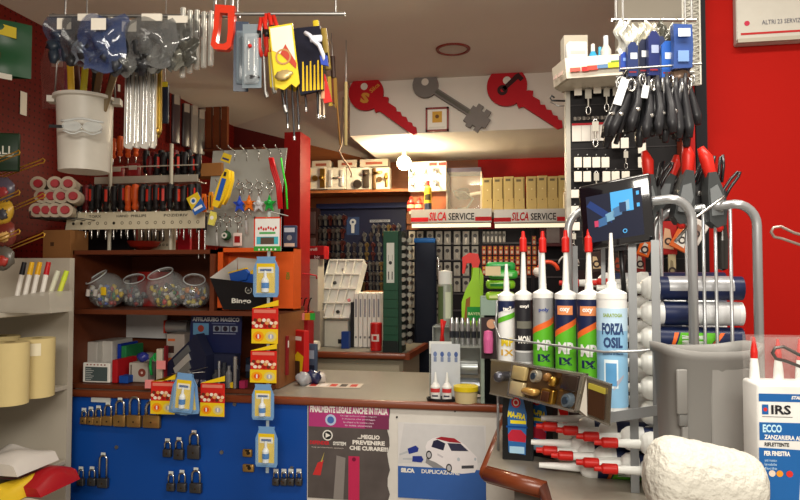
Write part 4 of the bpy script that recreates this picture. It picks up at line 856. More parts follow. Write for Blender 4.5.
# dark tilted display case
t = T('tool_case', 'dark case of silver pieces tilted open before the blue display', 'case', (onY(188, 370, 2.54).x, 2.54, F0), R(-12)); t.scale = (1.3, 1, 1.75)
b = MB(); b.prism([(-.1, 0), (.085, 0), (.085, .075), (.045, .125), (-.1, .035)], -.02, .03, mt('#1b1f36', .4)); b.o('body', t)
b = MB(); M = Matrix.Rotation(R(-32), 4, 'Y')
for k in range(4): b.box(-.075, -.005, -.026, -.02, -.005 + k * .026 - .0, .012 + k * .026, mt(('#b8b8b4', '#8a8c8c', '#c8c8c4', '#707478')[k], .3, .5), M=Matrix.Translation((.03 + k * .012, 0, .03 - k * .002)) @ M)
b.o('silver_pieces', t)
b = MB()
for k in range(6): b.text('SNAP', -.075 + k * .03, .012, .022, .01, mt('#b8b8c8'), -.0212)
b.o('lettering', t)
for i, (px, py, c_, rr_, hh_, lb) in enumerate(((224, 350, '#3c4048', .02, .10, 'dark glass bottle before the blue display'), (231, 356, '#8a8c90', .014, .09, 'silver slim bottle before the blue display'), (216, 362, '#55585c', .016, .07, 'short smoky bottle beside the silver one'), (239, 352, '#1e2230', .013, .12, 'tall black bottle at the right of the blue display'))):
    b = MB(); b.lathe([(0, 0), (rr_, 0), (rr_, hh_ * .65), (rr_ * .45, hh_ * .8), (rr_ * .45, hh_), (0, hh_)], mt(c_, .2, .4), 14); b.t('small_bottle', lb, 'bottle', (onY(px, 380, 2.53).x, 2.53 - .02 * (i % 2), F0))
for i, (px, w_, h_, c_, lb) in enumerate(((219, .004, .11, '#b8bcc0', 'silver pen standing before the blue display'), (235, .006, .13, '#a8a8a4', 'silver tube standing near the shelf end'))):
    b = MB(); b.cyl((0, 0, 0), (0, 0, h_), w_ * 1.3, mt(c_, .25, .7)); b.t('silver_pen', lb, 'pen', (onY(px, 380, 2.5).x, 2.50, F0))
b = MB(); b.box(-.012, .012, 0, .03, 0, .03, mt('#9c2a50')); b.t('pink_box', 'little crimson box at the shelf edge left of the card strip', 'box', (onY(242, 384, 2.5).x, 2.5, F0))
b = MB(); b.cyl((0, 0, .012), (0, .03, .012), .012, YEL); b.t('yellow_roll', 'little yellow roll at the shelf edge', 'roll', (onY(232, 384, 2.5).x, 2.5, F0))
b = MB(); b.box(-.03, .03, 0, .1, 0, .09, mt('#20242f')); b.box(-.03, .03, -.001, 0, .03, .06, mt('#4a5264')); b.t('dark_box', 'dark box at the back behind the card strip', 'box', (onY(252, 365, 2.75).x, 2.75, F0))
# orange bingo display box on the middle shelf
x, z, ww, hh = fr(213, 248, 289, 311, 2.5)
t = T('display_box', 'orange display box with a black front tray on the wooden unit', 'box', (x + .012, 2.52, HZ1 + .002))
OR = mt('#d2561a', .45); hh = z + hh - HZ1; BOXH = hh
b = MB(); b.box(-ww/2, ww/2, .09, .095, 0, hh, OR); b.box(-ww/2, -ww/2 + .005, 0, .09, 0, hh, OR); b.box(ww/2 - .005, ww/2, 0, .09, 0, hh, OR); b.box(-ww/2, ww/2, 0, .09, hh - .005, hh, OR); b.box(-ww/2, ww/2, 0, .09, 0, .006, OR)
b.box(ww*.24, ww*.5, -.002, .0, 0, hh, OR); b.box(-ww/2, -ww*.43, -.002, 0, 0, hh, OR); b.box(-ww*.5, ww*.5, -.002, 0, 0, .01, OR); b.box(-ww/2, ww/2, -.002, 0, hh - .018, hh, OR); b.o('carton', t)
b = MB(); b.text('0204', ww * .43, hh * .55, .03, .016, mt('#4a7a2c'), -.003, rot=R(90), bold=.03); b.o('print', t)
b = MB(); KB = mt('#17161a', .45)
b.add([(-ww*.52, -.06, hh*.52), (ww*.2, -.06, hh*.42), (ww*.2, -.03, hh*.0 + .004), (-ww*.38, -.03, hh*.0 + .004)], [(0, 3, 2, 1)], KB)
b.add([(-ww*.52, -.06, hh*.52), (-ww*.38, -.03, .004), (-ww*.34, .05, .004), (-ww*.3, .05, hh*.85)], [(0, 1, 2, 3)], mt('#bdb8b0')); b.add([(ww*.2, -.06, hh*.42), (ww*.2, -.03, .004), (ww*.22, .05, .004), (ww*.22, .05, hh*.8)], [(0, 1, 2, 3)], KB); b.add([(-ww*.3, .05, .004), (ww*.22, .05, .004), (ww*.22, .05, hh*.8), (-ww*.3, .05, hh*.85)], [(0, 1, 2, 3)], mt('#bdb8b0')); tr = b.o('tray', t)
b = MB(); b.text('Bingo', -ww*.12, hh * .15, .085, .026, mt('#d8d8d0'), -.046, bold=.03); b.ring(-ww*.02, hh*.33, .012, .015, mt('#a8a8a0'), -.054); b.text('ok', -ww*.02, hh*.33, .012, .009, mt('#a8a8a0'), -.054); b.o('lettering', tr)
for i, (dx_, dz_, rot_, c_, lb) in enumerate(((-.05, .56, 78, '#2456b0', 'blue and yellow packet on the left in the orange display box'), (-.01, .52, 95, '#2456b0', 'blue packet lying in front in the orange display box'), (.035, .6, 60, '#e3c422', 'yellow packet at the right in the orange display box'))):
    b = MB(); b.prism([(-.016, -.035), (.016, -.035), (.018, .03), (0, .045), (-.018, .03)], -.006, .006, mt(c_, .35)); b.prism([(-.019, -.038), (-.015, -.038), (-.015, .036), (-.019, .036)], -.007, .007, YEL); o = b.t('glue_packet', lb, 'packet', (x + dx_, 2.50, HZ1 + hh * dz_), rot=(R(20), R(rot_), 0)); o.scale = (1.3,) * 3

# ================================================================= strip of hanging cards and the counter-front cards
RY_ = mt('#c8241c', .35); YY = mt('#e6c41e', .35)
def glue_blister():
    t = T('glue_blister', '', 'blister pack'); b = MB()
    b.prism([(-.036, -.06), (.036, -.06), (.04, -.05), (.04, .035), (.028, .065), (.03, .075), (-.03, .075), (-.028, .065), (-.04, .035), (-.04, -.05)], -.002, .002, mt('#6f9ccc', .3)); b.o('card', t)
    b = MB(); b.rect(-.029, .029, -.046, .052, YY, -.0026); b.rect(-.024, .024, .02, .04, mt('#e8e4d0'), -.003); b.rect(-.018, .018, .026, .034, mt('#3a4a8a'), -.0034); b.o('print', t)
    b = MB(); b.lathe([(0, -.045), (.011, -.043), (.012, -.005), (.008, .003), (.005, .006), (.004, .026), (0, .028)], mt('#eef2f4', .3), 12, Matrix.Translation((0, -.008, 0))); b.lathe([(.0122, -.03), (.0122, -.012)], mt('#3a78c0'), 12, Matrix.Translation((0, -.008, 0))); b.o('tube', t)
    b = MB(); b.box(-.034, .034, -.02, -.002, -.052, .034, mt('#bfe0f4', .1, al=.14), .008); b.o('blister', t); return t
def red_card():
    t = T('hang_card', '', 'card'); b = MB(); b.box(-.036, .036, -.002, .002, -.055, .05, RY_, .002, seg=1); b.prism([(-.036, .05), (.036, .058), (.036, .075), (-.0, .052)], -.002, .001, YY); b.o('card', t)
    b = MB(); b.rect(-.036, .036, -.055, -.012, YY, -.0026)
    for s_ in (-1, 1): b.disc(s_ * .017, -.034, .015, mt('#e89818' if s_ < 0 else '#d8c870'), -.003); b.disc(s_ * .017, -.034, .008, mt('#d8481c' if s_ < 0 else '#a8a8b8'), -.0034); b.box(s_ * .017 - .002, s_ * .017 + .002, -.0042, -.0036, -.04, -.028, WHITE)
    b.rect(-.03, .03, .036, .046, mt('#d87a68'), -.003)
    rd = random.Random(3)
    for k in range(16): b.disc(-.03 + .004 * k, .006 + .01 * math.sin(k * 2.1), .0055, mt(('#e8c8a8', '#6a3020', '#e8e0d0', '#9c1c14', '#d8a060')[k % 5]), -.003 - .0002 * (k % 3), 8)
    b.o('print', t); return t
SD = 2.33
bc = MB()
top = onY(268, 216, SD); bot = onY(266, 474, SD)
tg = (at(300, 100, 2.4))
b = MB(); b.box(-.006, .006, 0, .001, 0, top.z - bot.z + .02, mt('#c8d8d8', .15, al=.5)); b.box(-.006, .006, .0, .2, top.z - bot.z + .018, top.z - bot.z + .02, mt('#c8d8d8', .15)); b.t('clip_strip', 'clear plastic clip strip carrying the column of cards before the counter', 'clip strip', (bot.x, SD + .012, bot.z))
# children's picture card
x, z, ww, hh = fr(254, 217, 281, 251, SD)
t = T('picture_card', 'square white and red picture card at the top of the card column', 'card', (x, SD, z))
b = MB(); b.box(-ww/2, ww/2, 0, .003, 0, hh, mt('#e4e6e2')); b.o('card', t)
b = MB()
for a in ((-ww/2, -ww/2 + .005, 0, hh), (ww/2 - .005, ww/2, 0, hh), (-ww/2, ww/2, hh - .006, hh)): b.rect(a[0], a[1], a[2], a[3], mt('#d8442c'), -.001)
[b.disc(-ww*.32 + k * ww*.09, hh * (.66 + .03 * math.sin(k * 1.9)), hh * .045, mt('#c8302a'), -.0014, 8, sx=.7, a=k) for k in range(8)]; b.rect(-ww*.4, ww*.4, hh*.2, hh*.42, mt('#48b0c0'), -.001); b.rect(-ww*.25, ww*.25, hh*.2, hh*.4, mt('#5a4a40'), -.0014); b.rect(-ww/2, ww/2, 0, hh*.14, mt('#3c9c3c'), -.0014); b.rect(-ww*.3, ww*.3, hh*.5, hh*.56, mt('#58a860'), -.0014)
for k in range(5): b.disc(-ww*.3 + k * ww*.15, .006, .004, mt('#e8e0d0'), -.002)
b.o('print', t)
rep('glue', glue_blister, onY(266, 279, SD), 'blue-edged glue tube blister in the card column, just under the picture card', group='glue blisters', scale=(1.28, 1, 1.15))
rep('rcard', red_card, onY(265, 325, SD), 'red and yellow hang card, upper of the two in the card column', group='red and yellow hang cards', scale=(1.48, 1, 1.28))
rep('rcard', red_card, onY(263.5, 366, SD), 'red and yellow hang card, lower of the two in the card column', group='red and yellow hang cards', scale=(1.48, 1, 1.15))
rep('glue', glue_blister, onY(263, 404, SD), 'glue tube blister in the card column at the counter edge', group='glue blisters', scale=(1.1, 1, 1.0))
rep('glue', glue_blister, onY(266.5, 449, SD), 'glue tube blister at the bottom of the card column', group='glue blisters', scale=(1.1, 1, 1.12))
rep('rcard', red_card, onY(163, 397, SD + .03), 'red and yellow hang card left of the bunch of glue blisters', group='red and yellow hang cards', scale=(1.42, 1, 1.22), rz=R(3))
rep('rcard', red_card, onY(212.5, 399, SD + .03), 'red and yellow hang card right of the bunch of glue blisters', group='red and yellow hang cards', scale=(1.42, 1, 1.22))
for i, (px, py, ty) in enumerate(((181, 397, 10), (188, 397, -6), (183.5, 395, 4))):
    rep('glue', glue_blister, onY(px, py, SD + .02 - .022 * i), 'glue tube blister in the bunch before the counter edge, %s' % ('tilted left at the back', 'tilted right in the middle', 'foremost and upright')[i], group='glue blisters', rot=(0, R(ty), 0), scale=(1.05, 1, 1.12))
b = MB(); b.tube([(-.06, 0, 0), (0, -.02, .005), (.08, 0, .01)], .0015, STEEL, 5); b.cyl((0, -.02, .005), (0, .2, .0), .002, STEEL); b.t('wire_hook', 'thin wire carrying the glue blisters at the counter edge', 'wire hook', onY(186, 374, SD))

# ================================================================= padlocks on the blue counter front
def padlock(bc_, w_, h_, sh_):
    def f():
        t = T('padlock', '', 'padlock'); b = MB(); b.box(-w_/2, w_/2, -.009, .009, -h_, 0, mt(bc_, .3, .75), .003); b.disc(0, -h_ * .55, .004, mt('#3a2c1c'), -.0094); b.o('body', t)
        b = MB(); r_ = w_ * .34; pts = [(-r_, 0, -.002), (-r_, 0, sh_ - r_)] + [(r_ * math.cos(a), 0, sh_ - r_ + r_ * math.sin(a)) for a in [math.pi * (1 - k / 8) for k in range(1, 8)]] + [(r_, 0, sh_ - r_), (r_, 0, -.002)]
        b.tube(pts, w_ * .08 + .0008, CHROME, 8); b.o('shackle', t)
        b = MB(); b.box(-.01, .01, -.002, .0, sh_ - .004, sh_ + .012, mt('#d0d4d0')); b.o('price_tag', t); return t
    return f
BR_ = '#b58f55'; SV = '#5a5a5c'
rows = [('top row on the blue counter front', [(84, 417, .020, .022, .022, BR_), (91, 417, .023, .024, .026, BR_), (98.5, 417, .026, .026, .030, BR_), (108, 416, .031, .030, .038, BR_), (120, 415, .038, .036, .05, BR_), (134.5, 415, .044, .038, .062, BR_), (152, 415, .054, .040, .045, BR_)]),
        ('middle row on the blue front', [(167.5, 449, .026, .024, .026, SV), (179, 449, .030, .032, .03, SV), (194, 445, .038, .042, .04, SV)]),
        ('bottom row on the blue front', [(81, 478, .022, .024, .03, SV), (92, 478, .026, .024, .03, SV), (103, 478, .034, .03, .078, SV), (171, 483, .024, .024, .03, SV), (182, 483, .028, .026, .034, SV), (196, 483, .036, .03, .042, SV)])]
for rn, L in rows:
    for i, (px, py, w_, h_, s_, c_) in enumerate(L):
        q = onY(px, py, 2.453); o = padlock(c_, w_ * 1.42, h_ * 1.3, s_ * 1.2)(); put(o, '%s padlock, %s from left in the %s' % ('brass' if c_ == BR_ else 'dark steel', nth(i), rn), 'padlock', q, group='padlocks in the ' + rn)
for i, (px, py, w_, h_, c_, lb) in enumerate(((247.5, 453, .042, .032, '#b08a4c', 'flat brass disc lock high on the blue front left of the card column'), (248.5, 468, .05, .032, '#b89254', 'flat brass hasp lock under the other one on the blue front'))):
    q = onY(px, py, 2.462); t = T('hasp_lock', lb, 'lock', q); b = MB(); b.box(-w_/2, w_/2, -.007, .006, -h_/2, h_/2, mt(c_, .35, .7), .006); b.o('body', t); b = MB(); b.disc(.006, .002, .008, mt('#2a241c'), -.0078); b.box(-.006, .01, -.009, -.007, .008, .014, mt('#2a241c')); b.o('keyway', t)
for i, px in enumerate((276, 284, 291, 299)):
    q = onY(px, 478, 2.453); o = padlock(SV, .028, .028, .024)(); put(o, 'dark steel padlock right of the card column at the bottom, %s from the left' % nth(i), 'padlock', q, group='padlocks right of the card column')
# ---------------------------------------------------------------- posters
x, z, ww, hh = fr(308, 404, 390, 500, 2.468)
t = T('poster', 'grey and magenta poster about a key service on the white counter front', 'poster', (x, 2.468, z))
hh0 = hh; px_ = ww / 82
b = MB(); rg = [(-ww/2, 0), (ww/2 - .01, 0)] + [(ww/2 - .006 + .006 * math.sin(k * 1.9), hh * k / 12) for k in range(1, 12)] + [(ww/2, hh), (-ww/2, hh)]
b.prism(rg, 0, .001, mt('#57504e', .4, nz=.35, sc=12)); b.o('sheet', t)
b = MB(); MG = mt('#b03a78', .4)
b.rect(-ww/2 + .003, ww/2 - .004, hh - 23 * px_, hh - 1.5 * px_, MG); b.rect(ww * .2, ww/2 - .004, hh - 23 * px_, hh - 10 * px_, mt('#7a3054', .4), -.001)
b.text('FINALMENTE LEGALE ANCHE IN ITALIA', 0, hh - 6 * px_, ww * .95, 6.5 * px_, WHITE, -.0014, bold=.05)
b.disc(-18 * px_, hh - 16 * px_, 5.5 * px_, mt('#b8c8e0'), -.0014); b.disc(-18 * px_, hh - 16 * px_, 3.5 * px_, mt('#4a6ab0'), -.0018)
for k in range(4): b.text(('Da oggi anche nel vostro negozio', 'il sistema che protegge', 'le chiavi e la vostra casa', 'in tutta sicurezza')[k], 10 * px_, hh - (11.5 + 3 * k) * px_, (36 - 3 * k) * px_, 1.7 * px_, mt('#e0c8d8'), -.0016)
b.disc(-21 * px_, hh - 31 * px_, 5.2 * px_, WHITE, -.0012); b.disc(-21 * px_, hh - 31 * px_, 4 * px_, mt('#2a2a2a'), -.0016); b.flat([(-23 * px_, hh - 33.5 * px_), (-18 * px_, hh - 31 * px_), (-23 * px_, hh - 28.5 * px_)], WHITE, -.002)
b.text('DEFENDER', -29 * px_, hh - 38.5 * px_, 20 * px_, 3.6 * px_, mt('#c8303a'), -.0014, bold=.04); b.text('SYSTEM', -9 * px_, hh - 38.5 * px_, 13 * px_, 3.6 * px_, WHITE, -.0014, bold=.04); b.text('key protection system', -21 * px_, hh - 43 * px_, 32 * px_, 1.6 * px_, mt('#c8c0b8'), -.0014)
for k, s_ in enumerate(('...MEGLIO', 'PREVENIRE', 'CHE CURARE!!!')): b.text(s_, 20 * px_, hh - (31 + 5.5 * k) * px_, (22, 32, 38)[k] * px_, 4.2 * px_, mt('#e8e4dc'), -.0014, bold=.05)
b.rect(0, 11 * px_, 0, hh - 50 * px_, mt('#c03058'), -.0012); b.disc(5.5 * px_, hh - 53 * px_, 2 * px_, mt('#7c1c3c'), -.0016)
b.flat([(-36 * px_, hh - 70 * px_), (-28 * px_, hh - 70 * px_), (-25 * px_, hh - 55 * px_), (-31 * px_, hh - 58 * px_)], mt('#c83838'), -.0012); b.flat([(-28 * px_, hh - 57 * px_), (-24 * px_, hh - 47 * px_), (-26.5 * px_, hh - 57 * px_)], mt('#b8a858'), -.0014)
b.flat([(-15 * px_, 0), (-5 * px_, 0), (-3 * px_, hh - 52 * px_), (-12 * px_, hh - 50 * px_)], mt('#8a8480'), -.001)
b.o('print', t)
# car poster
x, z, ww, hh = fr(398, 424, 486, 500, 2.468)
t = T('poster', 'white poster with a small white red-roofed car and two blue keys', 'poster', (x, 2.468, z), rot=(0, 0, 0))
px_ = ww / 88
b = MB(); b.box(-ww/2, ww/2, 0, .001, 0, hh, mt('#d9d8d8', .35)); b.o('sheet', t)
b = MB(); X = lambda v: (v - 442) * px_; Z = lambda v: hh - (v - 424) * px_
def pl(pts, m, y): b.flat([(X(a), Z(c)) for a, c in pts][::-1], m, y)
pl([(404, 425), (484, 425), (486, 460), (398, 465)], mt('#cfcfd0', .4), -.0006)
body = [(427, 452), (426, 447), (428, 442), (433, 438.5), (438, 437), (456, 438), (465, 443), (472, 450), (477, 455), (478, 464), (475, 470), (462, 472), (452, 471), (436, 462), (430, 460)]
pl([(427, 458), (440, 464), (452, 473), (476, 471), (480, 468), (470, 474), (448, 476), (426, 463)], mt('#8a8a8c'), -.0008)
pl(body, mt('#e6e2e4', .3), -.0011); pl([(436, 438.5), (442, 436.5), (455, 437.5), (462, 442), (450, 441.5)], mt('#a02a34'), -.0014)
pl([(432, 447), (434, 441), (438, 439.5), (446, 443), (444, 450)], mt('#2c2c44'), -.0016); pl([(448, 442.5), (461, 442.5), (469, 449.5), (452, 450)], mt('#3a3a50'), -.0016)
for a, c in ((429.5, 455), (449.5, 467)): b.disc(X(a), Z(c), 4.3 * px_, mt('#3a3a3c'), -.0018, sx=.7); b.disc(X(a), Z(c), 2.8 * px_, mt('#b8b8bc'), -.0022, sx=.7)
b.disc(X(459), Z(458), 1.8 * px_, mt('#b8c0c8'), -.0018, sx=.8); b.disc(X(475.5), Z(457), 1.5 * px_, mt('#b8c0c8'), -.0018, sx=.7); pl([(462, 464), (474, 463), (474, 466), (462, 467)], mt('#4a4a50'), -.0016); pl([(438, 453), (444, 456), (443, 457.5), (438, 455)], mt('#c8c4c8'), -.0016)
for a, c, r_ in ((413.5, 451, 20), (418, 460, 0)):
    M = Matrix.Translation((X(a), 0, Z(c))) @ Matrix.Rotation(R(-r_), 4, 'Y')
    b.flat([(-5.5*px_, -2.5*px_), (4*px_, -3*px_), (6*px_, 0), (4*px_, 3.5*px_), (-5*px_, 3*px_)], mt('#2a3a8c'), -.0014, M); b.flat([(-15*px_, -1*px_), (-5*px_, -1*px_), (-5*px_, 1.2*px_), (-15*px_, .6*px_)], mt('#b8bcc0'), -.0012, M)
b.rect(-ww/2, ww/2, 0, Z(467.5), mt('#3560a8', .4), -.001)
M = None
b.text('SILCA', X(408), Z(471.5), 14 * px_, 4.5 * px_, WHITE, -.0014, bold=.08); b.text('DUPLICAZIONE', X(441), Z(471.5), 38 * px_, 4 * px_, WHITE, -.0014, bold=.03)
b.o('print', t)
for i, (px, py) in enumerate(((397, 417), (455, 411))):
    q = onY(px, py, 2.472); b = MB(); b.cyl((0, .002, 0), (0, -.004, 0), .004, DARKST, n=10); b.t('panel_screw', '%s dark screw in the white counter front above the car poster' % ('lower left' if i == 0 else 'upper right'), 'screw', q)
# leaflet on the counter
q = onZ(335, 386, 1.0); b = MB(); b.box(-.12, .12, -.05, .05, 0, .002, mt('#c8bcae'), 0)
for k in range(5): b.box(-.11 + k * .045, -.08 + k * .045, -.03, .03, .002, .0024, mt(('#b83830', '#e0d8d0', '#c04438', '#4a4440', '#b83830')[k]))
b.t('leaflet', 'white and red printed leaflet lying on the counter top', 'leaflet', q + Vector((0, 0, .0015)), R(4))
# ================================================================= back room: shelf, signs, key boards
YBW = YB
SHB = wood('#8a4f2a', '#a0643a', .4)
# brown shelf with door-handle display boards (left)
x, z, ww, hh = fr(303, 167, 389, 189, 4.6)
zc = onY(395, 213, 4.5).z
b = MB(); b.box(onY(300, 200, 4.9).x, onY(409, 200, 4.5).x, 4.62, 4.895, z - .004 - .02, z - .004, SHB); 
b.box(onY(300, 200, 4.9).x, onY(409, 200, 4.5).x, 4.88, 4.895, zc - .05, z - .02, SHB); b.M = Matrix.Translation((0, 0, 0))
o = b.t('wall_shelf', 'brown wooden shelf carrying the door handle display boards', 'shelf', (0, 0, 0))
def handle_board(px0, px1, lb, fn, y=4.6, py0=167, py1=189, dep=.08):
    x, z, ww, hh = fr(px0, py0, px1, py1, y)
    t = T('handle_display', lb, 'display board', (x, y + .02, z), group='white door hardware boards on the back shelf')
    b = MB(); b.box(-ww/2, ww/2, 0, dep, 0, hh, mt('#cfc8b8', .5), .003, seg=1); b.o('board', t); fn(t, ww, hh); return t
def f1(t, w_, h_):
    for s_ in (-1, 1):
        b = MB(); b.prism([(s_*w_*.33 - .018, .01), (s_*w_*.33 + .018, .01), (s_*w_*.33 + .018, h_ - .01), (s_*w_*.33 - .018, h_ - .01)], -.012, 0, BRASS); b.ball((s_*w_*.33, -.03, h_*.5), .022, BRASS); b.o('brass_plate', t)
    b = MB(); b.cyl((0, 0, h_*.5), (0, -.02, h_*.5), .022, BRASS, n=16); b.o('brass_rose', t)
def f2(t, w_, h_):
    for s_ in (-1, 1):
        b = MB(); b.box(s_*w_*.3 - .014, s_*w_*.3 + .014, -.01, 0, .02, h_ - .02, mt('#d8d4cc', .3, .3), .004); b.o('white_plate', t)
    b = MB(); b.tube([(-.02, -.02, h_*.5), (.02, -.03, h_*.52), (.05, -.03, h_*.5)], .007, mt('#b8b4ac', .3, .5)); b.o('lever', t)
def f3(t, w_, h_):
    b = MB(); b.cyl((0, 0, h_*.24), (0, -.02, h_*.24), .032, mt('#2c241e', .4), n=16); b.o('round_rose', t)
    b = MB(); b.box(w_*.22, w_*.22 + .05, -.014, 0, h_*.05, h_*.9 , mt('#3a3026', .4), .012); b.ball((w_*.22 + .025, -.03, h_*.7), .018, mt('#3a3026', .4)); b.o('dark_plate', t)
def f4(t, w_, h_):
    b = MB(); b.box(-w_*.38, -w_*.18, -.014, 0, -.0, h_*.98, mt('#6a4e2c', .35, .5), .008); b.tube([(-w_*.28, -.02, h_*.7), (-w_*.28, -.045, h_*.72), (w_*.2, -.05, h_*.72)], .009, BRASS); b.o('bronze_lever', t)
    b = MB(); b.cyl((-w_*.0, 0, h_*.45), (0, -.016, h_*.45), .02, mt('#6a4e2c', .35, .5), n=14); b.o('rose', t)
    b = MB(); b.box(w_*.28, w_*.42, -.014, 0, h_*.1, h_*.75, mt('#b08a44', .3, .6), .006); b.ball((w_*.35, -.03, h_*.5), .016, BRASS); b.o('brass_plate', t)
handle_board(304, 325.5, 'white display board with two brass handle plates, left on the back shelf', f1)
handle_board(326, 345, 'white display board with pale handles beside the brass ones', f2)
handle_board(345.5, 369, 'white display board with a black round and long dark plate', f3)
handle_board(369.5, 389, 'white display board with a bronze lever nearest the bare bulb', f4)
# open boxes above
for i, (a, c, lb) in enumerate(((312, 330, 'white flattened box with a dark print on top of the brass handle board'), (338, 356, 'white box with a red-brown print on top of the pale handle board'), (360, 388, 'long white box on top of the bronze lever board'))):
    x, z, ww, hh = fr(a, 156, c, 166, 4.66); z = onY(350, 167, 4.62).z + .006
    b = MB(); b.box(-ww/2, ww/2, 0, .1, 0, .055, mt('#b8ab98', .6)); b.rect(-ww*.3, ww*.3, .015, .035, mt('#8c4a38')); b.t('long_box', lb, 'box', (x, 4.66, z))
# right handle boards above the sign
x, z, ww, hh = fr(408, 161, 446, 191, 4.5)
def f5(t, w_, h_):
    for k in range(6):
        b = MB(); xx = (-.4 + .3 * (k % 3)) * w_; zz = h_ * (.3 + .4 * (k // 3)); b.cyl((xx, 0, zz), (xx, -.02, zz), .018, CHROME, n=12); b.tube([(xx, -.02, zz), (xx + .015, -.035, zz - .03)], .005, CHROME, 6); b.o('chrome_knob', t)
    b = MB(); b.box(-w_*.48, -w_*.4, -.02, -.005, h_*.5, h_*.95, mt('#8a9aa8', .3, .5)); b.box(w_*.05, w_*.25, -.005, 0, h_*.85, h_*.96, mt('#a04038')); b.box(w_*.3, w_*.5, -.005, 0, h_*.85, h_*.96, mt('#a04038')); b.o('label_strip', t)
t = handle_board(408, 446, 'tall white display board of chrome knobs right of the bare bulb', f5, 4.5, 161, 191, .06)
# long shelf over the signs
zs0 = onY(490, 211, 4.5).z
xA, xB = onY(409, 210, 4.4).x, onY(575, 210, 4.4).x
b = MB(); b.box(xA, xB + .5, 4.40, 4.895, zs0 - .022, zs0, mt('#b9b0a0', .5)); b.t('display_shelf', 'long pale shelf above the two lighted signs', 'shelf', (0, 0, 0))
# supporting clear box under the tall handle board
x, z, ww, hh = fr(409, 190, 446, 210, 4.5)
t = T('clear_case', 'clear case under the chrome knob board on the pale shelf', 'case', (x, 4.52, zs0 + .001)); 
b = MB(); b.box(-ww/2, ww/2, .05, .2, 0, z + hh - .0 - zs0 + .02, wood('#8a4a28', '#9c5c36')); b.o('backing', t)
# small red figures / bottles in front
for i, (px, h_, c_, lb) in enumerate(((411, .10, '#8c2418', 'small dark red spray bottle at the left end of the pale shelf'), (419, .09, '#b0281c', 'small round red bottle beside the yellow spray can'))):
    b = MB(); r_ = .028; b.lathe([(0, 0), (r_, 0), (r_, h_ * .6), (r_ * .5, h_ * .8), (r_ * .4, h_), (0, h_)], mt(c_, .35), 14); b.lathe([(r_ * 1.02, .02), (r_ * 1.02, .045)], mt('#d8b890'), 14); b.t('red_bottle', lb, 'bottle', (onY(px, 200, 4.43).x, 4.43, zs0 + .001))
h_ = onY(428, 181, 4.43).z - zs0
b = MB(); r_ = .026; b.lathe([(0, 0), (r_, 0), (r_, h_ * .25)], mt('#2a3040', .3), 16); b.lathe([(r_, h_ * .25), (r_, h_ * .75), (r_ * .6, h_ * .82)], mt('#c8a82c', .35), 16); b.lathe([(r_ * .5, h_ * .82), (r_ * .5, h_), (0, h_)], RED, 12); b.patch(r_ + .0008, -.9, .9, h_*.35, h_*.55, mt('#3a3420'))
b.t('spray_can', 'tall yellow spray can with red cap on the pale shelf', 'spray can', (onY(428, 200, 4.43).x, 4.43, zs0 + .001))
# glass cabinet with dark thing
x, z, ww, hh = fr(447, 172, 481, 211, 4.55)
t = T('glass_case', 'glass case with a curved dark and silver tool on the pale shelf', 'case', (x, 4.55, zs0 + .001)); H = z + hh - zs0
b = MB(); b.box(-ww/2, ww/2, .0, .004, 0, H, mt('#c8c8c0', .06, al=.15)); b.box(-ww/2, ww/2, .2, .21, 0, H, wood('#8a4a28', '#9c5c36')); b.o('pane', t)
b = MB(); b.box(-ww/2, ww/2, 0, .21, H, H + .03, mt('#4a4450', .4)); b.box(-ww/2 - .006, -ww/2 + .004, -.004, .21, 0, H, mt('#b8b0a0')); b.box(ww/2 - .004, ww/2 + .006, -.004, .21, 0, H, mt('#b8b0a0')); b.o('frame', t)
b = MB(); b.blob((-.02, .1, H*.5), .06, .03, .04, mt('#4a2c20', .4), .2, seed=2); b.tube([(-.08, .09, H*.55), (0, .06, H*.52), (.06, .06, H*.35), (.02, .06, H*.12), (-.05, .06, .03)], .008, mt('#7c7468', .3, .6)); b.o('curved_tool', t)
b = MB(); b.cyl((.04, .06, H*.45), (.13, .05, H*.5), .012, mt('#c8c0b0', .4)); b.o('pale_grip', t)
# row of cream boxes
def lever_box():
    t = T('lever_file_box', '', 'box'); W_ = .072; H_ = .235; b = MB(); b.box(-W_/2, W_/2, 0, .16, 0, H_, mt('#b9a468', .45), .004, seg=1); b.box(W_/2 - .009, W_/2 - .004, -.001, 0, H_*.35, H_ * .95, mt('#5a4a2a')); b.o('case', t)
    b = MB(); b.disc(0, H_*.62, .005, mt('#d8cc98'), -.0015); b.disc(0, H_*.3, .004, mt('#6a5a34'), -.0015); b.box(-W_*.3, W_*.15, -.002, -.0005, H_*.86, H_*.93, mt('#6a6048')); b.o('label', t); return t
for i in range(8):
    px = 487.5 + i * 10.7 + (1.5 if i > 3 else 0)
    rep('lever', lever_box, (onY(px, 200, 4.47).x, 4.47, zs0 + .001), 'cream upright box on the pale back shelf, %s from the left' % nth(i), group='cream upright boxes on the back shelf', scale=(1, 1, .97 + .025 * (i % 3) / 2))
b = MB(); b.lathe([(0, 0), (.01, 0), (.012, .09), (.006, .11), (0, .11)], mt('#d8ccae')); b.cyl((0, 0, .1), (.02, -.03, .12), .008, WHITE); b.t('white_nozzle', 'small pale knob clipped at the right end of the cream boxes', 'knob', (onY(565, 200, 4.40).x, 4.42, zs0 + .001))
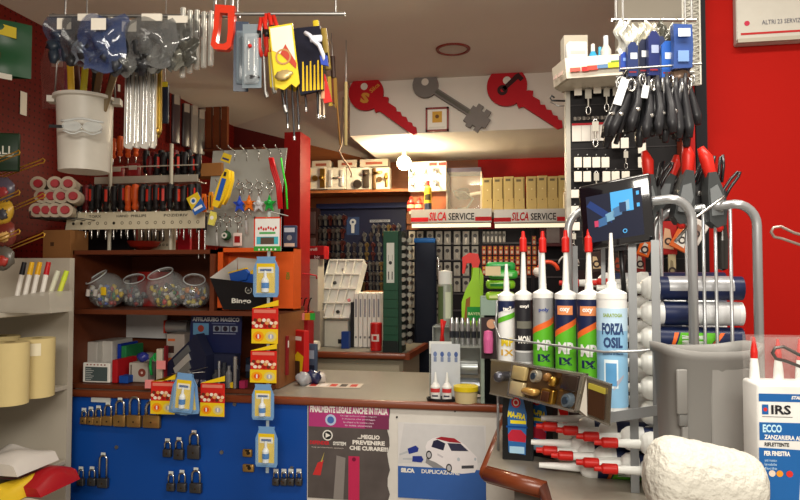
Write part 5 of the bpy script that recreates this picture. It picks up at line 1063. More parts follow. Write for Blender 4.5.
# lighted signs
def sign(px0, px1, lb):
    x, z, ww, hh = fr(px0, 209, px1, 223, 4.36)
    t = T('light_sign', lb, 'sign', (x, 4.36, z), group='lighted service signs over the key boards')
    b = MB(); b.prism([(-ww/2, 0), (ww/2, 0), (ww/2, hh), (-ww/2, hh)], 0, .03, mt('#a8a49c', .35, .2)); b.o('face', t)
    b = MB(); b.rect(-ww/2, -ww*.28, hh*.12, hh*.42, mt('#b81c24')); b.rect(ww*.3, ww/2, hh*.12, hh*.42, mt('#b81c24')); b.rect(-ww/2, ww/2, 0, hh*.06, mt('#5a5650')); b.o('red_bands', t)
    b = MB(); b.text('SILCA', -ww*.16, hh*.48, ww*.22, hh*.62, mt('#b81c24'), -.0015, bold=.03, shear=.12); b.text('SERVICE', ww*.13, hh*.46, ww*.32, hh*.5, mt('#2a2624'), -.0015, bold=.02); b.o('lettering', t)
    b = MB(); b.box(-ww*.49, ww*.49, .0, .04, -.028, -.004, mt('#f4e8c8', .5, em=.8)); b.o('light_tube', t)
sign(411, 491.5, 'left lighted service sign with red and black lettering over the key boards')
sign(494, 573, 'right lighted service sign with red and black lettering over the key boards')
# bare bulb
q = at(404, 163, 4.45)
t = T('bare_bulb', 'glowing bare bulb at the right end of the door handle boards', 'light bulb', q)
b = MB(); b.ball((0, 0, 0), .05, mt('#ffe8b8', .4, em=40), 16); b.o('globe', t)
b = MB(); b.cyl((0, 0, .026), (0, 0, .075), .014, CREAM); b.cyl((0, 0, .075), (0, 0, zk - q.z), .004, CREAM); b.o('socket', t)
lamp('bare_bulb_light', 'POINT', q + Vector((0, -.07, -.01)), 34, (1, .82, .55), rad=.035)
# wire dangling
b = MB(); b.tube([(.01, 0, Hc - at(342, 142, 4.3).z), (0, 0, 0), (-.02, 0, -.06), (.01, 0, -.12), (.05, 0, -.17), (.07, 0, -.22), (.06, 0, -.24)], .007, mt('#a89480'), 6); b.t('dangling_wire', 'pale wire dangling from the low ceiling above the white boards', 'wire', at(342, 142, 4.3))
# ---------------------------------------------------------------- navy key board (left of back wall)
KB_ = mt('#10152e', .45)
x, z, ww, hh = fr(318, 208, 405, 345, 4.8)
xL = x - ww/2
t = T('key_board', 'navy key board with a silver emblem under the door handle shelf', 'board', (x, 4.84, .95)); H = z + hh - .95
b = MB(); b.box(-ww/2, ww/2, 0, .03, 0, H, KB_); b.box(-ww/2 - .02, ww/2 + .02, -.03, .03, H, H + .04, mt('#1a2244', .4)); b.o('panel', t)
q = onY(353, 226, 4.84); b = MB(); b.box(q.x - x - .05, q.x - x + .05, -.004, 0, q.z - .95 - .07, q.z - .95 + .07, mt('#2a3a5c')); b.ring(q.x - x, q.z - .95 + .03, .01, .026, mt('#a8acb0'), -.006); b.box(q.x - x - .012, q.x - x + .012, -.007, -.004, q.z - .95 - .055, q.z - .95 + .01, mt('#a8acb0')); b.o('emblem', t)
b = MB(); b.rect(-.0, .0, 0, 0, KB_) 
def keybunch(c1, c2):
    def f():
        t = T('key_blanks', '', 'keys'); b = MB()
        b.cyl((0, 0, 0), (0, -.055, .004), .002, STEEL, n=6)
        for k in range(3):
            y = -.014 - k * .014; b.prism(circ(0, -.012, .0125, 300, 600, 10)[::-1] + [(-.005, -.024), (-.005, -.048), (0, -.052), (.004, -.046), (.004, -.024)], y - .002, y + .002, mt(c1 if k % 2 else c2, .35, .6))
        o = b.o('keys', t); return t
    return f
kc = {'silver': ('#8a8a86', '#5c5c5a'), 'dark': ('#3a3434', '#4a4240'), 'brass': ('#8a7040', '#6a5834'), 'red': ('#6a2620', '#4a2420')}
def keyrow(x0, x1, n, z, y, kinds, where, grp, s=1.0):
    for i in range(n):
        k = kinds[i % len(kinds)]; xx = x0 + (x1 - x0) * (i + .5) / n
        rep(('kb', k), keybunch(*kc[k]), (xx, y, z), '%s key blanks, %s from left, %s' % (k, nth(i), where), group=grp, scale=s)
rows = [(216, 320, 348), (229, 320, 346), (241, 320, 346), (253, 320, 346)]
for j, (py, a, c) in enumerate(rows):
    keyrow(onY(a, py, 4.82).x, onY(c, py, 4.82).x, 6, onY(330, py, 4.82).z, 4.835, ['dark', 'silver', 'red'], '%s row on left of navy board' % nth(j), 'key blanks on the left of the navy board', 1.5)
for j, (py, a, c) in enumerate(((225, 372, 402), (233, 362, 402), (243, 346, 402), (252, 346, 402), (262, 350, 384), (272, 352, 384), (282, 352, 384))):
    keyrow(onY(a, py, 4.82).x, onY(c, py, 4.82).x, 9 if a < 360 else 6, onY(380, py, 4.82).z, 4.835, ['silver', 'dark', 'silver', 'brass', 'red'], '%s row on right of navy board' % nth(j), 'key blanks on the right of the navy board', 1.25)
b = MB(); b.box(-.08, .08, -.004, 0, -.01, .01, mt('#7c8088')); b.text('WWW . SILCA', 0, 0, .14, .01, BLACK, -.005); b.t('name_strip', 'grey name strip on the navy key board over the right rows', 'strip', onY(380, 221, 4.832))
# dark shelf at the left of the navy board
t = T('dark_cabinet', 'dark brown cabinet left of the navy key board', 'cabinet', (onY(308, 300, 4.75).x, 4.75, 0)); w_ = .07
b = MB(); b.box(-w_, w_, 0, .14, 0, onY(308, 208, 4.75).z, mt('#2e1c1a', .5)); b.o('body', t)
for k, (a, c) in enumerate(((212, 234), (238, 262))):
    z1, z0 = onY(308, a, 4.75).z, onY(308, c, 4.75).z; b = MB(); b.box(-w_ + .01, w_ - .01, -.012, 0, z0, z1, mt('#3a2a2a', .45), .003); b.o('door', t)
# ---------------------------------------------------------------- key walls under the signs
x, z, ww, hh = fr(402, 228, 630, 340, 4.72)
t = T('key_board', 'black key board full of hanging key packs under the lighted signs', 'board', (x, 4.78, .8)); H = z + hh - .8
b = MB(); b.box(-ww/2, ww/2, 0, .04, 0, H, mt('#171418', .5)); b.o('panel', t)
for j in range(8):
    zz = onY(480, 243 + j * 17, 4.74).z - .8; b = MB(); b.box(-ww/2, ww/2, -.012, 0, zz - .006, zz + .006, mt('#3a3436', .4)); b.o('rail', t)
for px in (405, 481, 533): b = MB(); xx = onY(px, 260, 4.74).x - x; b.box(xx - .012, xx + .012, -.02, 0, 0, H, mt('#1e1c20')); b.o('post', t)
def keypack():
    t = T('key_pack', '', 'key pack'); b = MB(); b.box(-.022, .022, -.003, 0, -.085, .005, mt('#8f8a80', .35), .002, seg=1); b.o('card', t)
    b = MB(); b.prism(circ(0, -.025, .013, 0, 340, 12), -.008, -.003, mt('#2c2624', .35)); b.box(-.005, .005, -.007, -.003, -.075, -.035, mt('#7c7468', .3, .7)); b.o('key', t); return t
def orange_pack():
    t = T('orange_pack', '', 'pack'); b = MB(); b.box(-.014, .014, -.004, 0, -.065, 0, mt('#a8471e', .4)); b.disc(0, -.015, .007, mt('#d8b83c'), -.005); b.rect(-.008, .008, -.055, -.035, mt('#c8b8a0'), -.0046); b.o('card', t); return t
for j, py in enumerate((232, 247, 263, 279, 295, 311)):
    for i, px in enumerate((412, 420, 430, 439, 447.5, 457, 466, 475)):
        if j > 3 and px > 448: continue
        rep('kpack', keypack, onY(px, py, 4.755), 'grey key pack, %s from left in %s row under left sign' % (nth(i), nth(j)), group='key packs under the left lighted sign', scale=1.12)
for j, py in enumerate((232, 246, 256, 266)):
    for i in range(11 if j else 6):
        px = 484 + i * 5.6
        if j == 0: rep('kpack', keypack, onY(484 + i * 4, py, 4.755), 'key pack, %s in the top row under the right sign' % nth(i), group='key packs under the right lighted sign', scale=(.5, 1, .9))
        else: rep('opack', orange_pack, onY(px, py, 4.755), 'small orange key pack, %s from left in %s orange row' % (nth(i), nth(j - 1)), group='orange key packs under the right lighted sign', scale=1.0)
for i in range(4): rep('opack', orange_pack, onY(534 + i * 8, 236, 4.755), 'small orange key pack, %s in the short row above the sealant nozzles' % nth(i), group='orange key packs above the nozzles', scale=1.0)
# dark maroon cabinet right under sign end
x, z, ww, hh = fr(537, 214, 570, 246, 4.6)
t = T('maroon_cabinet', 'dark maroon cabinet front at the right of the orange packs', 'cabinet', (x + .02, 4.62, z)); b = MB(); b.box(-ww/2, ww/2, 0, .1, 0, hh, mt('#3a1418', .5)); b.o('body', t)
b = MB(); b.box(-ww*.3, ww*.1, -.006, 0, hh*.1, hh*.6, mt('#4a3c3a', .4)); b.o('door', t)
# ---------------------------------------------------------------- on the back counter
zb = 1.0
u4 = 3.95 / 640
# white slanted parts tray
q = onY(337, 350, yb0 + .38)
t = T('parts_organizer', 'white slanted organizer with rows of small compartments on the workbench', 'organizer', (onY(338, 340, yb0 + .3).x, yb0 + .30, zb + .001), R(-4))
Hs = onY(340, 262, yb0 + .35).z - zb; Hb_ = onY(335, 320, yb0 + .25).z - zb
WT = mt('#deddd6', .4); w_ = .125
b = MB(); b.box(-w_ - .03, w_ * .55, .0, .2, 0, Hb_ - .01, mt('#c8c6b8', .5)); b.o('base', t)
M = Matrix.Translation((-.04, 0, Hb_)) @ Matrix.Rotation(R(-20), 4, 'X')
Ls = (Hs - Hb_) / math.cos(R(20)); sk = .06
def SP(u_, v_, y_): return M @ Vector(((u_ - .5) * 2 * w_ + sk * v_, y_, v_ * Ls))
b = MB(); b.add([SP(0, 0, 0), SP(1, 0, 0), SP(1, 1, 0), SP(0, 1, 0), SP(0, 0, .06), SP(1, 0, .06), SP(1, 1, .06), SP(0, 1, .06)], [(0, 1, 2, 3), (4, 7, 6, 5), (0, 4, 5, 1), (1, 5, 6, 2), (2, 6, 7, 3), (3, 7, 4, 0)], WT); b.o('back_plate', t)
b = MB()
for k in range(5):
    v0, v1 = k / 4, k / 4 + .02; b.add([SP(0, v0, 0), SP(1, v0, 0), SP(1, v0, -.035), SP(0, v0, -.035), SP(0, v1, 0), SP(1, v1, 0), SP(1, v1, -.035), SP(0, v1, -.035)], [(0, 3, 2, 1), (4, 5, 6, 7), (3, 7, 6, 2), (0, 4, 7, 3), (1, 2, 6, 5)], WT)
for k in range(5):
    u0, u1 = k / 4 - .01, k / 4 + .01; b.add([SP(u0, 0, 0), SP(u1, 0, 0), SP(u1, 0, -.035), SP(u0, 0, -.035), SP(u0, 1, 0), SP(u1, 1, 0), SP(u1, 1, -.035), SP(u0, 1, -.035)], [(3, 7, 6, 2), (0, 4, 7, 3), (1, 2, 6, 5), (0, 1, 5, 4), (0, 3, 2, 1), (4, 5, 6, 7)], WT)
b.o('dividers', t)
for i, (u_, v_, c_) in enumerate(((.3, .62, '#4a4a4a'), (.85, .32, '#c87a80'), (.45, .85, '#8a8a88'), (.62, .12, '#2a2a2a'))):
    b = MB(); b.blob(SP(u_, v_, -.012), .014, .008, .012, mt(c_, .4), .25, 8, 5, i); b.o('small_part', t)
b = MB(); b.box(-.0, .03, -.002, 0, .02, .05, mt('#2a2a2c')); b.o('outlet', t)
b = MB(); b.cyl((-.04, 0, .03), (.05, 0, .03), .03, mt('#d8d6cc', .5), n=20); b.t('paper_roll', 'white paper roll lying on the workbench under the organizer', 'paper roll', (onY(313, 340, yb0 + .12).x, yb0 + .09, zb + .001), R(-4))
b = MB(); b.box(-.025, .025, 0, .05, 0, .11, mt('#1e3a7c', .4)); b.t('blue_box', 'dark blue box standing beside the organizer base', 'box', (onY(345, 340, yb0 + .2).x, yb0 + .2, zb + .001))
# binders
for i, px in enumerate((356, 360.5, 365, 369.5, 374, 378.5)):
    y = yb0 + .28; q = onY(px, 294, y); H = (onY(px, 293, y).z - zb)
    def bd():
        t = T('binder', '', 'binder'); b = MB(); b.box(-.0135, .0135, 0, .22, 0, .27, mt('#dedbd3', .45), .003, seg=1); b.o('cover', t)
        b = MB(); b.box(-.006, .006, -.001, 0, .15, .24, mt('#8a8a90')); b.disc(0, .05, .006, mt('#6a6a6c'), -.001); b.o('spine_label', t); return t
    rep('binder', bd, (q.x, y, zb + .001), 'white binder standing on the workbench, %s from the left' % nth(i), group='white binders on the workbench', scale=(1, 1, H / .27))
b = MB(); b.box(-.008, .008, 0, .2, 0, .3, mt('#26262a')); b.t('black_binder', 'black file standing left of the white binders', 'binder', (onY(351, 320, yb0 + .25).x, yb0 + .27, zb + .001))
b = MB(); b.box(-.09, .09, 0, .14, 0, .06, mt('#a06a3c', .8)); b.t('cardboard_box', 'open cardboard box behind the top of the white binders', 'box', (onY(372, 292, yb0 + .45).x, yb0 + .56, onY(372, 300, yb0 + .5).z))
b = MB(); b.box(-.1, .1, 0, .15, 0, onY(372, 300, yb0 + .5).z - zb - .004, mt('#4a3a30')); b.t('support_box', 'dark box behind the binders under the cardboard box', 'box', (onY(372, 292, yb0 + .45).x, yb0 + .555, zb + .001))
# red can
q = onY(375.5, 345, yb0 + .1); h_ = onY(375, 323, yb0 + .1).z - zb; b = MB(); r_ = .038
b.lathe([(0, 0), (r_ * .9, 0), (r_, .006), (r_, h_ - .006), (r_ * .9, h_), (0, h_)], mt('#b41c1c', .3), 20); b.patch(r_ + .0008, -.7, .7, h_*.35, h_*.6, mt('#d8c8c0')); b.patch(r_ + .0014, -.3, .3, h_*.4, h_*.55, mt('#b41c1c'))
b.t('red_can', 'small red can with white label on the workbench before the binders', 'can', (q.x, yb0 + .12, zb + .001))
# green key tower
yg = yb0 + .03
x, z, ww, hh = fr(383, 231, 398, 343, yg); H = z + hh - zb
t = T('key_tower', 'tall green rotating key tower on the workbench with a white key label', 'key display', (x, yg, zb + .001)); GT = mt('#1f4a36', .4)
b = MB(); b.box(-ww/2, ww/2, 0, .18, .0, H, GT, .003, seg=1); b.box(-ww/2 - .002, ww/2 + .002, -.003, .182, 0, .075, mt('#17211f', .4)); b.box(ww/2, ww/2 + .02, .02, .18, 0, H, mt('#22302a', .5)); b.o('body', t)
b = MB()
for k in range(6): b.box(-ww/2, ww/2, -.0015, 0, .11 + k * .055, .113 + k * .055, mt('#12301f'))
b.o('seams', t)
b = MB(); zl0, zl1 = onY(391, 283, yg).z - zb, onY(391, 243, yg).z - zb; b.box(-.024, .024, -.003, 0, zl0, zl1, mt('#c8ccc4')); c_ = mt('#3a3a3a')
zm = (zl0 + zl1) / 2; b.disc(0, zm, .011, c_, -.0035); 
for s_ in (-1, 1): b.box(s_ * .011 - .003, s_ * .011 + .003, -.0036, -.003, zl0 + .02, zl0 + .07, c_); b.box(s_ * .012 - .001, s_ * .012 + .001, -.0036, -.003, zm + .01, zm + .05, c_)
b.o('label', t)
def kd():
    t = T('key_bundle', '', 'keys'); b = MB()
    for k in range(4): b.prism(circ(0, 0, .0155, 0, 330, 10), -.001, .006, mt(('#8a8a80', '#6a6a64')[k % 2], .35, .7), Matrix.Translation((0, .004 + k * .013, 0)))
    b.cyl((0, 0, .004), (0, .056, .004), .002, STEEL, n=6); o = b.o('keys', t); return t
for j in range(14):
    for i in range(2):
        rep('kd', kd, (x + ww/2 + .028 + i * .028, yg + .02 + i * .07, zb + .06 + j * (H - .09) / 13.5), 'key heads on green tower side, %s level from bottom, %s column' % (nth(j), ('near', 'far')[i]), group='key bundles on the green tower', scale=(1.0, 1, .95))
# dark chair with blue top
q = onY(425, 300, 4.54)
t = T('work_apron', 'tall dark navy chair back with a bright blue top edge behind the counter', 'chair', (q.x, 4.54, 0))
x, z, ww, hh = fr(411, 239, 433, 325, 4.54)
b = MB(); b.box(-ww/2, ww/2 , 0, .06, .5, z + hh, mt('#131825', .6), .02); b.o('backrest', t); b = MB(); b.box(-ww/2 - .002, ww/2 - .005, -.004, .064, z + hh - .03, z + hh + .008, mt('#1c4a80', .5), .01); b.o('top_pad', t)
b = MB(); b.box(-ww/2, ww/2, .0, .2, .43, .5, mt('#131825', .6), .02); b.o('seat', t)
for a, c in ((-1, .03), (1, .03), (-1, .18), (1, .18)): b = MB(); b.cyl((a * (ww/2 - .02), c, 0), (a * (ww/2 - .02), c, .44), .014, DARKST); b.o('leg', t)
b = MB(); b.tube([(ww/2 + .01, -.01, z + hh - .12), (ww/2 + .02, -.02, z + hh - .15), (ww/2 + .02, -.02, z + hh - .28), (ww/2 + .01, -.01, z + hh - .3)], .008, CHROME, 6); b.o('chrome_grip', t)
t.name = 'work_chair'
# goods left of the bench (over the counter's rear, left part): red/white boxes near 282-320
yy = 2.98
def gb(px0, px1, py0, py1, y, dep, c_, nm, lb, cat, fn=None, z=None):
    x, zz, ww, hh = fr(px0, py0, px1, py1, y); zz = zz if z is None else z
    t = T(nm, lb, cat, (x, y, zz)); b = MB(); b.box(-ww/2, ww/2, 0, dep, 0, hh if z is None else onY(400, py0, y).z - z, mt(c_, .5), .003, seg=1); b.o('body', t)
    if fn: b = MB(); fn(b, ww, hh); b.o('print', t)
    return t
gb(283, 296, 224, 246, 2.56, .02, '#38405a', 'blue_pack', 'navy and white pack standing at the right of the grey hook panel', 'pack', lambda b, w_, h_: (b.rect(-w_*.4, w_*.4, h_*.7, h_*.9, mt('#b8bcc8')), b.disc(0, h_*.45, w_*.2, mt('#8a8a90')), b.rect(-w_*.4, w_*.4, h_*.05, h_*.2, mt('#c8b8a8'))), z=HZ1 + BOXH + .003)
b = MB(); b.cyl((-.02, .0, .07), (-.02, .11, .07), .0015, STEEL, n=5); b.o('hanger', [o for o in COL.objects if o.name == 'blue_pack'][0] if False else COL.objects['blue_pack.001'] if 'blue_pack.001' in COL.objects else COL.objects['blue_pack'])
gb(297, 324, 246, 259, yb0 + .2, .12, '#a01c20', 'red_carton', 'flat red carton with white lettering stacked right of the orange box', 'box', lambda b, w_, h_: (b.text('pentoprofi', -w_*.1, h_*.72, w_*.7, h_*.3, mt('#d8c8c0'), -.001, bold=.03), b.rect(-w_/2, w_/2, h_*.0, h_*.3, mt('#5a1418')), b.text('bit', w_*.25, h_*.15, w_*.2, h_*.22, mt('#c8b8b8'), -.0012)))
gb(290, 318, 259, 312, yb0 + .2, .14, '#b0a99c', 'white_machine', 'cream boxed unit under the red carton beside the organizer', 'box', lambda b, w_, h_: (b.rect(-w_*.2, w_*.0, h_*.8, h_*.84, mt('#6a6460')), b.disc(w_*.2, h_*.8, .006, mt('#5a5450')), b.rect(-w_*.5, w_*.5, h_*.64, h_*.65, mt('#8a8478'))))
gb(290, 320, 312, 345, yb0 + .2, .14, '#8c867c', 'grey_box', 'grey box under the cream unit at the left of the workbench', 'box', z=1.002)
b = MB(); b.tube([(-.12, 0, -.02), (-.05, -.02, .004), (.02, -.03, 0), (.07, -.01, -.01), (.07, 0, -.03)], .005, mt('#b83038'), 6); b.t('red_cable', 'thin red cable looped in front of the cream boxed unit', 'cable', at(306, 274, 4.0))
b = MB(); b.box(-.06, .05, 0, .1, 0, .30, mt('#9c1c20', .4)); b.t('red_box', 'red box seen behind the coloured notes right of the wooden unit', 'box', (onY(298, 320, 3.06).x, 3.06, 1.002))
for i, (px, c_, lb) in enumerate(((302, '#e88a84', 'pink sticky flag sticking out right of the wooden unit'), (307.5, '#c88a1c', 'orange sticky flag beside the pink flag'), (312, '#2c9c3c', 'green sticky flag beside the orange flag'))):
    b = MB(); b.box(-.012, .014, -.006, .006, -.014, .018, mt(c_, .6)); b.t('sticky_flag', lb, 'flag', onY(px, 317, 2.93))
for k in range(3):
    b = MB(); b.tube([(0, 0, -.05), (-.006 + k * .004, 0, -.01), (.0 + k * .006, 0, .025), (.012 + .004 * k, -.004, .03)], .0035, BLACK, 6); b.t('black_hook', 'black wire hook above the sticky flags, %s from the left' % nth(k), 'hook', onY(300 + 4 * k, 304, 3.052), group='black wire hooks')
# red/yellow box and dark blister on the counter right of the wooden unit
t = T('red_product_box', 'tall red and yellow product box on the counter beside the wooden unit', 'box', (onY(296, 380, 2.8).x, 2.82, 1.002), R(-35)); h_ = onY(296, 331, 2.8).z - 1.0
b = MB(); b.box(-.05, .05, 0, .03, 0, h_, mt('#b41c1c', .35), .003, seg=1); b.o('box', t); b = MB(); b.prism([(-.04, .02), (.03, .01), (.045, h_*.5), (.0, h_*.58), (-.03, h_*.45)], -.0012, -.0006, mt('#d8b81c')); b.rect(-.04, .03, h_*.8, h_*.88, mt('#e0d8d0'), -.001); b.rect(-.02, .02, h_*.08, h_*.4, mt('#4a3020'), -.0018); b.o('print', t)
b = MB(); b.box(-.03, .03, 0, .02, 0, .16, mt('#3c4a5e', .35), .003); b.rect(-.02, .02, .09, .13, mt('#8a98a8')); b.rect(-.022, .022, .02, .06, mt('#1c2030')); b.t('grey_blue_pack', 'grey-blue pack standing right of the red product box', 'pack', (onY(309, 370, 2.9).x, 2.92, 1.002), R(-10))
for i, (px, s_, c_, lb) in enumerate(((305, .03, '#9a9ca0', 'crumpled clear bag of metal pieces before the grey-blue pack'), (313, .032, '#20264a', 'dark navy crumpled pouch right of the clear bag'), (318, .025, '#b8b0a8', 'small pale crumpled pouch at the right of the navy pouch'))):
    b = MB(); b.blob((0, 0, s_ * .9), s_ * 1.1, s_, s_, mt(c_, .25), .25, seed=i + 3); b.t('crumpled_pouch', lb, 'pouch', (onY(px, 380, 2.76).x, 2.74 + .03 * i, 1.001))
b = MB(); b.box(-.01, .01, 0, .01, 0, .17, mt('#8a2428')); b.box(-.006, .006, -.001, 0, .12, .15, WHITE); b.t('hang_tool', 'narrow red and white tool pack on the right side of the wooden unit', 'pack', (HX2 + .012, 2.7, 1.05), R(90))
# ================================================================= small goods on the counter, middle
def planeM(LL, LR, UL):   # the plane's own axes, origin at its lower left corner
    u_ = LR - LL; v_ = UL - LL; W_, H_ = u_.length, v_.length; u_.normalize(); n_ = v_.cross(u_).normalized()
    v_.normalize(); M = Matrix(((u_.x, n_.x, v_.x, 0), (u_.y, n_.y, v_.y, 0), (u_.z, n_.z, v_.z, 0), (0, 0, 0, 1))); return M, W_, H_
zc_ = 1.0
def on_counter(px, y): return onY(px, 380, y).x
# clear tiered stand
x, z, ww, hh = fr(430, 345, 486, 390, 2.62)
t = T('tiered_stand', 'clear plastic tiered stand holding small bottles and pens on the counter', 'stand', (x, 2.60, 1.001)); CP = mt('#b9c0bc', .15, al=.45)
zt1 = onY(440, 346, 2.62).z - 1.0; zt2 = onY(440, 327, 2.68).z - 1.0
b = MB(); b.box(-ww/2, ww/2, 0, .1, zt1 - .004, zt1, CP); b.box(-ww/2, ww/2, .1, .22, zt2 - .004, zt2, CP); b.o('shelf', t)
b = MB()
for xx in (-ww/2, ww/2 - .004): b.box(xx, xx + .004, 0, .22, 0, zt1, CP); b.box(xx, xx + .004, .1, .22, zt1, zt2, CP)
b.box(-ww/2, ww/2, .216, .22, 0, zt2, CP); b.o('side_wall', t)
b = MB(); b.box(-ww*.5, -ww*.1, -.003, 0, zt1 - .03, zt1 + .02, mt('#d8dad6', .3)); b.o('white_front', t)
S1, S2, SY = 1.001 + zt1, 1.001 + zt2, 2.60
# aerosol can
q = onY(445.5, 330, 2.76); h_ = onY(445, 270, 2.76).z - S2; r_ = .032
t = T('aerosol_can', 'tall aerosol can with clear cap on the upper tier of the stand', 'spray can', (q.x, 2.76, S2 + .001))
b = MB(); b.lathe([(0, 0), (r_, 0), (r_, h_ * .72), (r_ * .8, h_ * .76)], mt('#8f968c', .3, .3), 20); b.patch(r_ + .0006, -1.3, -.2, .01, h_ * .7, mt('#4a5a3a')); b.patch(r_ + .0006, .1, .9, .03, h_ * .6, mt('#b8c0a8')); b.o('can', t)
b = MB(); b.lathe([(r_ * .95, h_ * .74), (r_ * .95, h_ * .97), (0, h_)], mt('#dfe2de', .2, al=.75), 20); b.o('cap', t)
# little red scissors
b = MB(); b.tube([(0, 0, 0), (.006, 0, .05), (.004, -.002, .09)], .006, RED, 8); b.tube([(.01, 0, 0), (.004, 0, .05), (.016, -.002, .085)], .005, mt('#b01c20'), 8)
b.t('red_snips', 'small red snips leaning before the aerosol can', 'snips', (on_counter(441, 2.66), 2.66, S1 + .001)).scale = (1.15,) * 3
for i, px in enumerate((452, 457, 462.5, 468, 474, 480)):
    def pen():
        t = T('silver_tube', '', 'tube'); b = MB(); b.lathe([(0, 0), (.0085, 0), (.009, .08), (.006, .1), (0, .1)], mt('#b8babb', .2, .7), 12); b.o('tube', t); b = MB(); b.lathe([(.0092, .025), (.0092, .05)], mt('#2c2e34'), 12); b.o('band', t); return t
    rep('pen', pen, (on_counter(px, 2.68), 2.68, S1 + .001), 'silver tube standing on the lower tier, %s from the left' % nth(i), group='silver tubes on the tiered stand', scale=1.1)
b = MB(); b.box(-.02, .02, 0, .02, 0, .016, GREEN); b.t('green_box', 'little green box between the tubes and the blue cards', 'box', (on_counter(446, 2.62), 2.605, S1 + .001))
# blue spotted cards
x, z, ww, hh = fr(431, 344, 460, 363, 2.57)
t = T('card_holder', 'white card holder printed with blue figures under the tiered stand', 'card holder', (x, 2.575, z)); b = MB(); b.box(-ww/2, ww/2, 0, .005, 1.001 - z, hh, mt('#c2c8ce', .35)); b.o('board', t)
b = MB()
for k in range(4): b.disc(-ww*.36 + k * ww*.24, hh*.45, .011, mt('#4a6098' if k % 2 else '#6a7ca8'), -.001, 10, sx=.7); b.rect(-ww*.36 + k * ww*.24 - .006, -ww*.36 + k * ww*.24 + .006, hh*.05, hh*.3, mt('#7a88a8'), -.001)
b.o('print', t)
# glue bottles on black tray
q = onY(441, 386, 2.50)
t = T('black_tray', 'round-ended black tray under the two white glue bottles', 'tray', (q.x, 2.50, 1.001)); b = MB(); b.lathe([(0, 0), (.055, 0), (.058, .012), (.053, .012), (.05, .004), (0, .004)], mt('#1c1c1e', .35), 24, sy=.6); b.o('dish', t)
def gbott():
    t = T('glue_bottle', '', 'bottle'); b = MB(); b.lathe([(0, 0), (.019, 0), (.0195, .05), (.012, .062), (.008, .066)], mt('#dcdcd8', .3), 16); b.o('bottle', t)
    b = MB(); b.lathe([(.008, .066), (.006, .08), (.003, .105), (0, .106)], NOZ, 12); b.o('nozzle', t)
    b = MB(); b.patch(.0202, -1.1, 1.1, .03, .045, mt('#c03a3a')); b.patch(.0203, -.6, .6, .014, .02, mt('#3a3a4a')); b.o('label', t); return t
for i, px in enumerate((435.5, 447)):
    rep('gbott', gbott, (on_counter(px, 2.495), 2.495, 1.006), 'white glue bottle with red label on the black tray, %s one' % ('left' if i == 0 else 'right'), group='white glue bottles', scale=1.0)
# grey cylinders and tub
for i, (px, dz, lb) in enumerate(((469, .03, 'lower grey cylinder lying behind the yellow-lidded tub'), (467, .105, 'upper shiny grey cylinder lying under the tiered stand'))):
    b = MB(); b.cyl((-.045, 0, 0), (.045, 0, 0), .032, mt(('#8c9298', '#9aa0a0')[i], .25, .5), n=20); b.t('grey_cylinder', lb, 'cylinder', (on_counter(px, 2.66), 2.67, 1.003 + dz))
t = T('paste_tub', 'white tub with a bright yellow lid on the counter', 'tub', (on_counter(465.5, 2.47), 2.49, 1.001)); b = MB(); b.lathe([(0, 0), (.042, 0), (.045, .045), (0, .045)], mt('#c8b88c', .4), 20); b.o('tub', t); b = MB(); b.lathe([(.048, .045), (.048, .062), (0, .063)], mt('#d8c01c', .35), 24); b.o('lid', t)
b = MB(); b.sheet(lambda u, v: ((u - .5) * .13, (v - .5) * .07, .004 + .004 * math.sin(8 * u + 3 * v)), 8, 4, mt('#d8c8bc', .5)); b.t('paper_slip', 'crumpled pale paper slip before the yellow-lidded tub', 'paper', onZ(468, 398, 1.0) + Vector((0, .03, .001)))
# lime sprayer
q = onY(472, 322, 2.78); S3 = S2
h_ = .3
t = T('spray_bottle', 'lime green spray bottle with a red trigger head on the stand', 'spray bottle', (on_counter(473, 2.78), 2.79, S3 + .001)); LG = mt('#8fc41c', .35)
H = onY(472, 268, 2.79).z - S3; wb = 21 * 2.85 / 640 / 2
b = MB(); b.prism([(-wb, 0), (wb, 0), (wb, H * .45), (wb * .8, H * .62), (wb * .62, H * .75), (wb * .62, H), (wb * .1, H), (-wb * .1, H * .8), (-wb * .62, H * .62), (-wb, H * .4)], -.022, .022, LG, smooth=True); b.prism([(wb * .3, H * .55), (wb * .95, H * .5), (wb * 1.0, H * .85), (wb * .7, H * 1.0), (wb * .6, H * .75)], -.014, .014, LG, smooth=True); b.o('bottle', t)
b = MB(); zr = H * 1.02; b.prism([(-wb*.9, zr+.012), (-wb*.95, zr+.04), (-wb*.3, zr+.06), (wb*.5, zr+.056), (wb*.7, zr+.02), (wb*.5, zr-.006), (wb*.0, zr-.006), (-wb*.1, zr+.016), (-wb*.55, zr+.014), (-wb*.75, zr-.03), (-wb*.95, zr-.03)], -.016, .016, mt('#d0241a', .35)); b.cyl((wb * .1, 0, H * .78), (wb * .15, 0, zr), .012, LG)
b.o('trigger_head', t)
b = MB(); b.rect(-wb * .5, wb * .8, H * .08, H * .32, mt('#2a8c3c'), -.0226); b.flat([(-wb * .8, H * .05), (-wb * .3, H * .05), (-wb * .2, H * .5), (-wb * .6, H * .45)], mt('#8a5a2c'), -.0224); b.text('BAYER', wb * .15, H * .2, wb * 1.1, .012, mt('#d8e8b0'), -.0232); b.o('label', t)
